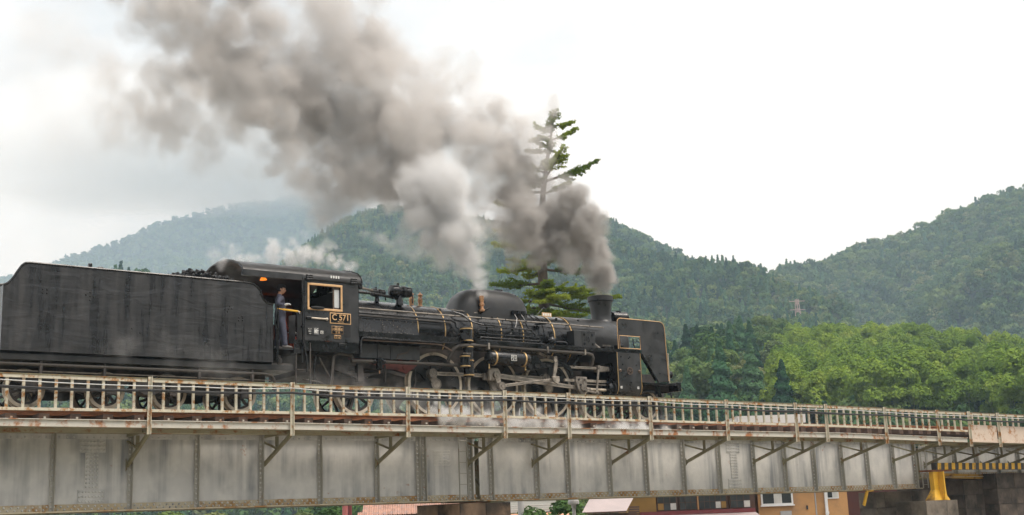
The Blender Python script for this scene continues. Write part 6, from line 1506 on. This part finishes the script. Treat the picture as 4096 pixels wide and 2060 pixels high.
# ------------------------------------------------------------------ smoke and steam: real volumes of puffs
PLUME_PUFFS = [(14.89,0.38,5.67,0.49,0.71),(16.05,0.33,8.22,0.63,0.64),(15.94,0.34,9.12,0.57,1),(15.18,0.38,8.75,0.74,1),(14.43,0.42,8.39,0.8,1),(16.4,0.31,9.19,0.4,1),(14.55,0.41,7.64,0.67,0.78),(14.09,0.43,6.96,0.6,0.64),(13.92,0.44,6.19,0.54,0.53),(14.32,0.42,5.61,0.42,0.46),(13.31,0.48,8.74,1.03,1),(12.63,0.52,9.15,1.08,1),(12.06,0.55,8.07,1.12,1),(11.41,0.59,8.47,1.29,1),(10.77,0.63,8.99,1.28,1),(10.61,0.64,7.52,1.1,1),(11.78,0.57,7.18,0.82,1),(9.99,0.68,8.15,1.26,1),(9.5,0.71,9.16,1.26,1),(9.77,0.7,10.3,1.16,1),(10.28,0.66,11.01,0.94,1),(8.76,0.76,8.45,1.24,1),(8.52,0.78,9.6,1.24,1),(9.02,0.74,10.78,1.15,0.86),(9.4,0.72,11.46,0.93,0.78),(7.81,0.82,8.9,1.11,1),(7.57,0.84,10.04,1.12,0.86),(8.04,0.81,10.96,0.79,0.5),(6.88,0.89,8.52,0.99,0.86),(6.65,0.9,9.53,1.1,1),(6.98,0.88,10.64,0.67,0.64),(5.98,0.95,8.84,0.97,0.78),(5.74,0.97,9.95,0.98,1),(5.95,0.95,10.92,0.99,1),(5.11,1.02,8.15,0.74,0.78),(4.88,1.03,9.23,0.85,0.78),(4.75,1.04,10.34,0.96,0.93),(5.06,1.02,11.32,1.08,1),(5.94,0.95,11.97,1.1,1),(4.27,1.08,7.91,0.63,0.71),(3.99,1.1,10.88,0.85,0.93),(4.4,1.06,11.76,0.97,1),(3.65,1.13,8.15,0.57,0.6),(3.23,1.16,8.41,0.52,0.57),(2.92,1.18,8.58,0.41,0.5),(3.35,1.15,7.78,0.46,0.5),(8.04,0.81,7.77,0.78,1),(8.75,0.76,7.28,0.67,1),(9.36,0.72,7.0,0.68,1),(9.48,0.71,6.55,0.56,0.86),(9.97,0.68,6.61,0.68,0.86),(10.73,0.63,6.69,0.69,1),(6.67,0.9,6.57,0.43,0.1),(6.22,0.94,6.74,0.32,0.08),(11.32,0.6,10.32,0.71,0.71),(12.94,0.5,10.21,0.55,0.64),(12.4,0.54,10.38,0.48,0.57),(14.49,0.41,6.25,0.61,0.6),(14.81,0.39,7.04,0.67,0.6),(13.84,0.45,7.68,0.73,0.8),(13.66,0.46,6.66,0.54,0.5),(15.61,0.35,8.55,0.62,0.9),(14.76,0.4,9.34,0.43,0.7),(3.26,1.16,7.34,0.46,0.4),(2.74,1.2,8.12,0.41,0.35),(3.87,1.11,7.42,0.52,0.5),(4.49,1.06,7.29,0.42,0.5),(6.44,0.92,7.55,0.65,0.6),(5.55,0.98,7.65,0.64,0.6),(2.21,1.24,9.22,0.92,0.1),(1.31,1.31,9.82,1.01,0.09),(2.09,1.26,7.18,0.7,0.07),(0.9,1.35,8.37,0.89,0.06),(6.89,0.89,6.82,0.49,0.1),(6.0,0.95,6.6,0.43,0.07)]
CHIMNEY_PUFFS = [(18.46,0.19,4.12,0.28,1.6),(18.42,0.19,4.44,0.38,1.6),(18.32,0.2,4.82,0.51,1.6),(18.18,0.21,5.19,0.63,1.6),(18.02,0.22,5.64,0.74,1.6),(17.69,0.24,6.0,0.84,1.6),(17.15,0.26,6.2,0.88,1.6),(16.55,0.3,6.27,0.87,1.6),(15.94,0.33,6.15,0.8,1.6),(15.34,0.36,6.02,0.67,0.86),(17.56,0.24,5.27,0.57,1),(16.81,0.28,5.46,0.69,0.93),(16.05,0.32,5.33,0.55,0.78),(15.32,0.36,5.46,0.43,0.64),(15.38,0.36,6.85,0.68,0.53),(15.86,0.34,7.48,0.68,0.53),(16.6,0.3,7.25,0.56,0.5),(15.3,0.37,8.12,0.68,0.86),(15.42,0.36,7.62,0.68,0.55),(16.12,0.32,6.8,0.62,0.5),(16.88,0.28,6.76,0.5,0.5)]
STEAM_PUFFS = ((13.24,-0.66,3.54,0.14,1.0),(13.14,-0.7,3.79,0.23,1.0),(13.0,-0.74,4.06,0.32,1.0),(12.8,-0.79,4.38,0.43,1.0),(12.57,-0.84,4.7,0.54,1.0),(12.28,-0.89,5.01,0.63,1.0),(11.99,-0.94,5.31,0.67,1.0),(11.76,-0.99,5.62,0.72,1.0),(11.54,-1.04,5.93,0.74,1.0),(11.39,-1.09,6.25,0.74,1.0),(11.3,-1.14,6.57,0.61,1.0),(10.75,-1.06,5.94,0.44,1.0),(11.05,-0.96,5.32,0.51,1.0),(11.35,-0.88,4.8,0.4,1.0),(10.73,-1.11,6.27,0.5,1.0),(11.9,-0.83,4.52,0.34,0.7),(10.45,-0.88,4.71,0.26,0.35),(9.81,-0.89,4.75,0.22,0.3),(10.2,-0.86,4.58,0.24,0.3),(10.85,-0.83,4.42,0.24,0.4),(9.37,-0.91,4.81,0.15,0.25))
ROOF_PUFFS = ((9.04,-0.5,3.96,0.13,1.0),(8.8,-0.5,4.02,0.17,1.0),(8.5,-0.5,4.1,0.23,1.0),(8.09,-0.5,4.11,0.27,1.0),(7.63,-0.5,4.12,0.27,1.0),(7.4,-0.5,4.48,0.19,0.6),(7.17,-0.5,4.08,0.27,1.0),(6.72,-0.5,3.99,0.27,1.0),(6.28,-0.5,3.89,0.23,1.0),(5.85,-0.5,3.85,0.23,0.8),(5.42,-0.5,3.81,0.2,0.7),(5.21,-0.5,3.95,0.16,0.5),(8.39,-0.5,4.41,0.19,0.5),(8.66,-0.5,4.49,0.1,0.5),(7.74,-0.5,4.73,0.13,0.4),(6.83,-0.5,4.42,0.14,0.4),(5.42,-0.5,4.17,0.12,0.3),(5.85,-0.5,4.16,0.12,0.3))
LOW_PUFFS = [(1.1,-1.86,1.14,0.15,0.1),(1.4,-1.53,1.25,0.24,0.12),(1.65,-1.79,1.08,0.14,0.12),(3.6,-1.57,1.28,0.27,0.12),(2.49,-1.65,1.25,0.28,0.21),(2.09,-1.66,1.24,0.22,0.11),(4.09,-1.86,1.23,0.31,0.17),(3.78,-1.54,1.13,0.32,0.2),(4.16,-1.73,1.14,0.23,0.11),(4.58,-1.57,0.92,0.22,0.24),(4.53,-1.69,1.04,0.29,0.32),(4.38,-1.73,0.97,0.35,0.17),(5.27,-1.6,0.93,0.29,0.26),(4.81,-1.88,0.9,0.33,0.2),(5.06,-1.77,0.89,0.27,0.11),(6.72,-1.54,0.9,0.26,0.22),(5.49,-1.78,0.9,0.26,0.14),(7.16,-1.65,0.86,0.19,0.12),(8.22,-1.85,0.81,0.33,0.18),(7.44,-1.88,0.75,0.3,0.19),(7.94,-1.86,0.97,0.23,0.17),(7.99,-1.88,0.66,0.21,0.13),(7.95,-1.7,0.68,0.26,0.12),(8.83,-1.59,0.72,0.26,0.18),(9.37,-1.74,0.24,0.21,0.29),(10.53,-1.57,0.37,0.14,0.14),(9.37,-1.82,0.29,0.28,0.26),(9.99,-1.53,0.31,0.4,0.46),(11.52,-1.64,0.37,0.35,0.25),(10.07,-1.82,0.39,0.38,0.34),(11.51,-1.64,0.24,0.31,0.64),(11.85,-1.64,0.21,0.24,0.69),(12.62,-1.87,0.29,0.38,0.57),(12.33,-1.54,-0.09,0.38,0.65),(12.34,-1.83,0.05,0.3,0.68),(12.81,-1.81,-0.13,0.37,0.32),(13.57,-1.85,0.01,0.32,0.83),(13.4,-1.55,-0.16,0.3,0.53),(13.58,-1.59,-0.09,0.27,0.36),(13.94,-1.66,-0.16,0.29,0.68),(13.99,-1.75,-0.09,0.23,0.36),(14.37,-1.57,-0.28,0.24,0.56),(15.2,-1.78,-0.26,0.19,0.88),(14.82,-1.85,-0.16,0.24,0.63),(15.0,-1.56,-0.11,0.13,0.83),(15.75,-1.78,-0.13,0.16,0.79),(15.73,-1.55,-0.31,0.13,0.62),(15.82,-1.68,-0.11,0.2,0.35),(16.7,-1.68,-0.24,0.18,0.62),(16.57,-1.8,-0.14,0.14,0.77),(17.06,-1.65,-0.19,0.16,0.52),(17.94,-1.71,-0.13,0.12,0.83),(17.87,-1.65,-0.27,0.1,0.77),(17.65,-1.64,-0.35,0.1,0.43),(18.68,-1.83,-0.15,0.12,0.67),(18.43,-1.65,-0.37,0.12,0.86),(18.34,-1.64,-0.31,0.11,0.36),(18.72,-1.52,-0.05,0.14,0.79),(19.22,-1.84,-0.12,0.11,0.67),(19.22,-1.6,-0.01,0.08,0.71),(19.14,-1.6,0.04,0.12,0.52),(19.28,-1.74,0.04,0.12,0.74),(18.95,-1.81,-0.04,0.1,0.9),(19.54,-1.74,-0.33,0.09,0.51),(19.27,-1.89,-0.39,0.08,0.73),(19.38,-1.75,-0.17,0.08,0.44),(11.56,-1.51,0.85,0.21,0.17),(12.0,-1.86,0.64,0.13,0.21),(13.05,-1.59,0.61,0.13,0.13),(13.54,-1.83,0.63,0.22,0.2),(13.56,-1.8,0.56,0.14,0.12),(11.89,-1.77,0.44,0.13,0.27),(0.06,-1.54,0.19,0.19,0.14),(1.25,-1.55,0.19,0.17,0.15),(0.84,-1.68,0.13,0.12,0.16),(7.62,-1.87,0.62,0.24,0.1),(7.45,-1.63,0.81,0.17,0.12),(7.51,-1.89,0.82,0.12,0.17)]
DECK_PUFFS = [(12.55,-1.55,-0.28,0.15,1.3),(12.7,-1.58,-0.3,0.16,1.75),(14.48,-1.48,-0.25,0.16,1.31),(12.52,-1.7,-0.14,0.17,2.28),(13.91,-1.4,-0.16,0.17,1.28),(15.75,-1.73,-0.3,0.15,2.03),(14.76,-1.61,-0.3,0.28,1.37),(11.12,-1.8,-0.14,0.2,2.34),(15.36,-1.76,-0.35,0.17,1.63),(18.03,-1.85,-0.34,0.16,2.03),(16.55,-1.65,-0.42,0.17,1.44),(11.74,-1.86,-0.09,0.2,2.28),(14.72,-1.78,-0.33,0.17,1.21),(13.39,-1.71,-0.21,0.19,2.2),(18.19,-1.82,-0.35,0.13,2.0),(19.07,-1.75,-0.37,0.17,1.22),(17.1,-1.68,-0.33,0.1,1.48),(14.02,-1.61,-0.24,0.2,1.55),(11.47,-1.64,0.02,0.14,1.63),(17.75,-1.41,-0.35,0.16,1.28),(10.88,-1.61,0.03,0.18,2.09),(13.62,-1.48,-0.31,0.13,1.45),(18.3,-1.52,-0.29,0.19,2.39),(15.43,-1.68,-0.25,0.18,1.3),(15.54,-1.82,-0.32,0.13,1.35),(15.44,-1.68,-0.3,0.09,2.07),(16.62,-1.72,-0.34,0.12,1.47),(12.33,-1.54,-0.18,0.14,2.05),(15.71,-1.68,-0.23,0.12,1.31),(19.18,-1.55,-0.46,0.14,1.44),(12.56,-1.58,-0.21,0.24,1.21),(15.92,-1.44,-0.37,0.16,2.38),(12.63,-1.41,-0.15,0.21,1.64),(18.88,-1.59,-0.47,0.14,2.35),(17.17,-1.8,-0.34,0.17,1.64),(18.89,-1.75,-0.49,0.12,1.94),(17.97,-1.54,-0.4,0.18,2.19),(15.67,-1.66,-0.29,0.12,1.83),(17.93,-1.53,-0.32,0.09,1.53),(13.99,-1.76,-0.2,0.26,1.55),(17.67,-1.46,-0.35,0.11,1.69),(13.67,-1.53,-0.32,0.25,1.5),(17.53,-1.72,-0.39,0.17,2.14),(17.52,-1.51,-0.33,0.15,2.39),(18.66,-1.59,-0.45,0.1,2.02),(11.53,-1.45,-0.02,0.26,2.31)]
def vol_mat(name, color, absorb, aniso=.2):
    m = bpy.data.materials.new(name); m.use_nodes = True; t = m.node_tree; t.nodes.clear()
    o = N(t, 'ShaderNodeOutputMaterial'); v = N(t, 'ShaderNodeVolumePrincipled'); v.inputs['Color'].default_value = (*color, 1); v.inputs['Density'].default_value = 1.0
    v.inputs['Absorption Color'].default_value = (*absorb, 1); v.inputs['Anisotropy'].default_value = aniso
    t.links.new(v.outputs[0], o.inputs['Volume'])
    return m
def smoke(name, label, puffs, mat, vox, dens, nscale, rough, warp, thick=1, jit=0, edge=.4, seed=0, cat='smoke', grow=1.0, amp=1.7, base=.12, soft=.8):
    rs = random.Random(seed+1); P = []
    for x, y, z, r, d in puffs:
        r *= grow
        P.append((x, y, z, r, d))
        for k in range(thick):
            v = Vector((rs.gauss(0, 1), rs.gauss(0, 1), rs.gauss(0, 1))).normalized()*(r*rs.uniform(.35, 1.05)); q = r*rs.uniform(.38, .8)
            P.append((x+v.x, y+v.y, z+v.z, q, d*rs.uniform(.6, 1.3)))
    me = bpy.data.meshes.new(name); me.from_pydata([p[:3] for p in P], [], [])
    for nm, i in (('rad', 3), ('den', 4)):
        a = me.attributes.new(nm, 'FLOAT', 'POINT'); a.data.foreach_set('value', [p[i] for p in P])
    o = bpy.data.objects.new(name, me); C.objects.link(o); tag(o, label, cat, kind='stuff')
    A = np.array(P); mr = A[:, 3]*1.5 + .1
    lo = (A[:, :3]-mr[:, None]).min(0); hi = (A[:, :3]+mr[:, None]).max(0)
    ng = bpy.data.node_groups.new(name, 'GeometryNodeTree'); ng.interface.new_socket('Geometry', in_out='INPUT', socket_type='NodeSocketGeometry'); ng.interface.new_socket('Geometry', in_out='OUTPUT', socket_type='NodeSocketGeometry')
    def G(k, **kw):
        n = ng.nodes.new(k)
        for a, b in kw.items(): setattr(n, a, b)
        return n
    Lk = ng.links.new
    gi, go = G('NodeGroupInput'), G('NodeGroupOutput'); pos = G('GeometryNodeInputPosition')
    def mth(op, a, b=None, c=None):
        n = G('ShaderNodeMath', operation=op)
        for i, q in enumerate((a, b, c)):
            if q is None: continue
            if isinstance(q, (int, float)): n.inputs[i].default_value = q
            else: Lk(q, n.inputs[i])
        return n.outputs[0]
    def vm(op, a, b=None, s=None):
        n = G('ShaderNodeVectorMath', operation=op)
        for i, q in ((0, a), (1, b)):
            if q is None: continue
            if isinstance(q, (tuple, list)): n.inputs[i].default_value = q
            else: Lk(q, n.inputs[i])
        if s is not None: n.inputs['Scale'].default_value = s
        return n.outputs[0]
    def nz(sc, det, rg, off):
        n = G('ShaderNodeTexNoise'); n.inputs['Scale'].default_value = sc; n.inputs['Detail'].default_value = det; n.inputs['Roughness'].default_value = rg
        Lk(vm('ADD', pos.outputs[0], (off, off*1.7, off*.3)), n.inputs['Vector']); return n
    w1 = vm('SCALE', vm('SUBTRACT', nz(nscale*.55, 2, .5, 3.1+seed).outputs['Color'], (.5, .5, .5)), None, warp*2)
    w2 = vm('SCALE', vm('SUBTRACT', nz(nscale*2.2, 3, .55, 7.7+seed).outputs['Color'], (.5, .5, .5)), None, warp*1.25)
    w3 = vm('SCALE', vm('SUBTRACT', nz(nscale*5.5, 3, .6, 11.3+seed).outputs['Color'], (.5, .5, .5)), None, warp*.55)
    pw = vm('ADD', pos.outputs[0], vm('ADD', w1, vm('ADD', w2, w3)))
    px = G('GeometryNodeProximity', target_element='POINTS'); Lk(gi.outputs[0], px.inputs[0])
    sp_ = [i for i in px.inputs if 'Position' in i.name][0]; Lk(pw, sp_)
    sn = G('GeometryNodeSampleNearest', domain='POINT'); Lk(gi.outputs[0], sn.inputs['Geometry']); Lk(pw, sn.inputs['Sample Position'])
    def samp(nm):
        na = G('GeometryNodeInputNamedAttribute', data_type='FLOAT'); na.inputs['Name'].default_value = nm
        si = G('GeometryNodeSampleIndex', data_type='FLOAT', domain='POINT'); Lk(gi.outputs[0], si.inputs['Geometry']); Lk([s for s in na.outputs if s.enabled][0], [s for s in si.inputs if s.name == 'Value' and s.enabled][0]); Lk(sn.outputs[0], si.inputs['Index'])
        return [s for s in si.outputs if s.enabled][0]
    rad, den = samp('rad'), samp('den')
    x = mth('DIVIDE', px.outputs['Distance'], rad)
    n_ = nz(nscale, 7, rough, seed*1.3).outputs[0]
    val = mth('ADD', mth('SUBTRACT', 1.0, x), mth('MULTIPLY', mth('MULTIPLY', mth('SUBTRACT', n_, .5), amp), mth('MINIMUM', mth('MULTIPLY_ADD', rad, 1/soft, .12), 1.0)))
    ss = G('ShaderNodeMapRange', interpolation_type='SMOOTHSTEP'); Lk(val, ss.inputs['Value']); ss.inputs['From Min'].default_value = 0.02; ss.inputs['From Max'].default_value = edge
    n2 = mth('MULTIPLY_ADD', nz(nscale*.9, 6, .68, 21+seed).outputs[0], 3.2, -.95)
    D = mth('MULTIPLY', mth('MULTIPLY', mth('MULTIPLY', ss.outputs[0], den), mth('MAXIMUM', n2, base)), dens)
    vc = G('GeometryNodeVolumeCube'); vc.inputs['Min'].default_value = tuple(float(v) for v in lo); vc.inputs['Max'].default_value = tuple(float(v) for v in hi)
    for i, nm in enumerate(('Resolution X', 'Resolution Y', 'Resolution Z')): vc.inputs[nm].default_value = max(8, int((hi[i]-lo[i])/vox))
    Lk(D, vc.inputs['Density']); sm = G('GeometryNodeSetMaterial'); sm.inputs['Material'].default_value = mat
    Lk(vc.outputs[0], sm.inputs['Geometry']); Lk(sm.outputs[0], go.inputs[0])
    me.materials.append(mat)
    md = o.modifiers.new('puffs', 'NODES'); md.node_group = ng
    return o
M['smoke'] = vol_mat('coal_smoke', (.75, .71, .68), (.28, .26, .24), .0)
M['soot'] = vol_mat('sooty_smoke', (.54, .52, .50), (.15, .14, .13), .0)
M['steam'] = vol_mat('white_steam', (.985, .975, .96), (.8, .8, .8), .0)
smoke('smoke_plume', 'grey coal smoke streaming back across the sky above the engine', PLUME_PUFFS, M['smoke'], .066, 4.0, .9, .76, .62, 3, seed=2, edge=.9, grow=1.5, amp=2.2, base=.26)
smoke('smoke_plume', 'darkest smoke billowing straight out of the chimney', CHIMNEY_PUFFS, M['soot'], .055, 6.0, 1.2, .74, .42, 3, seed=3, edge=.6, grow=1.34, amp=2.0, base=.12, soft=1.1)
smoke('steam_cloud', 'pale steam jet rising from the whistle beside the dome', STEAM_PUFFS, M['steam'], .045, 6.0, 1.2, .72, .26, 1, seed=6, cat='steam', edge=1.0, grow=1.62, amp=1.4, base=.55, soft=.6)
smoke('steam_cloud', 'wisps of white steam drifting over the cab roof', ROOF_PUFFS, M['steam'], .032, 5.0, 2.0, .72, .24, 3, seed=9, cat='steam', edge=.8, grow=1.4, amp=2.6, soft=.3)
smoke('steam_cloud', 'faint low steam drifting past the tender and cab wheels', LOW_PUFFS, M['steam'], .05, 1.4, 1.2, .68, .45, 1, seed=13, cat='steam', edge=1.0, grow=1.45, amp=2.4, soft=.3)
smoke('steam_cloud', 'white steam rolling along the deck under the front driving wheels', DECK_PUFFS, M['steam'], .04, 5.0, 1.6, .68, .22, 1, seed=17, cat='steam', edge=.9, grow=1.5, amp=1.6, soft=.3, base=.3)
# ------------------------------------------------------------------ air: haze over the whole valley, and the cloud on the far mountain
hm_ = bpy.data.materials.new('haze_air'); hm_.use_nodes = True; ht = hm_.node_tree; ht.nodes.clear()
ho = N(ht, 'ShaderNodeOutputMaterial'); hv = N(ht, 'ShaderNodeVolumePrincipled'); hv.inputs['Color'].default_value = (.62, .82, 1.0, 1); hv.inputs['Density'].default_value = .00032; hv.inputs['Anisotropy'].default_value = .0
hv.inputs['Absorption Color'].default_value = (1, 1, 1, 1)
ht.links.new(hv.outputs[0], ho.inputs['Volume'])
tag(MB().box(-1500, 2600, -450, 3200, -6.5, 900).build('haze', hm_, None, 0), 'pale bluish haze filling the valley', 'haze', kind='stuff')
cmat = bpy.data.materials.new('low_cloud'); cmat.use_nodes = True; ct = cmat.node_tree; ct.nodes.clear()
co = N(ct, 'ShaderNodeOutputMaterial'); cv = N(ct, 'ShaderNodeVolumePrincipled'); cv.inputs['Color'].default_value = (1, 1, 1, 1)
ctc = N(ct, 'ShaderNodeTexCoord'); cl = N(ct, 'ShaderNodeVectorMath', operation='LENGTH'); ct.links.new(ctc.outputs['Object'], cl.inputs[0])
cn = noise(ct, ctc.outputs['Object'], 2.2, 4, .6)
cs = N(ct, 'ShaderNodeMath', operation='MULTIPLY_ADD'); ct.links.new(cn, cs.inputs[0]); cs.inputs[1].default_value = .9; ct.links.new(cl.outputs['Value'], cs.inputs[2])
cr_ = N(ct, 'ShaderNodeMapRange', interpolation_type='SMOOTHSTEP'); ct.links.new(cs.outputs[0], cr_.inputs['Value'])
cr_.inputs['From Min'].default_value = .95; cr_.inputs['From Max'].default_value = 1.45; cr_.inputs['To Min'].default_value = .009; cr_.inputs['To Max'].default_value = 0
ct.links.new(cr_.outputs[0], cv.inputs['Density']); ct.links.new(cv.outputs[0], co.inputs['Volume'])
cld = MB().sphere((0, 0, 0), 1.0, 32, 16).build('cloud', cmat, None, 0); cld.location = (1000, 2140, 735); cld.scale = (760, 430, 155); cld.rotation_euler = (0, 0, R(-36))
tag(cld, 'low white cloud hiding the top of the far mountain', 'cloud', kind='stuff')
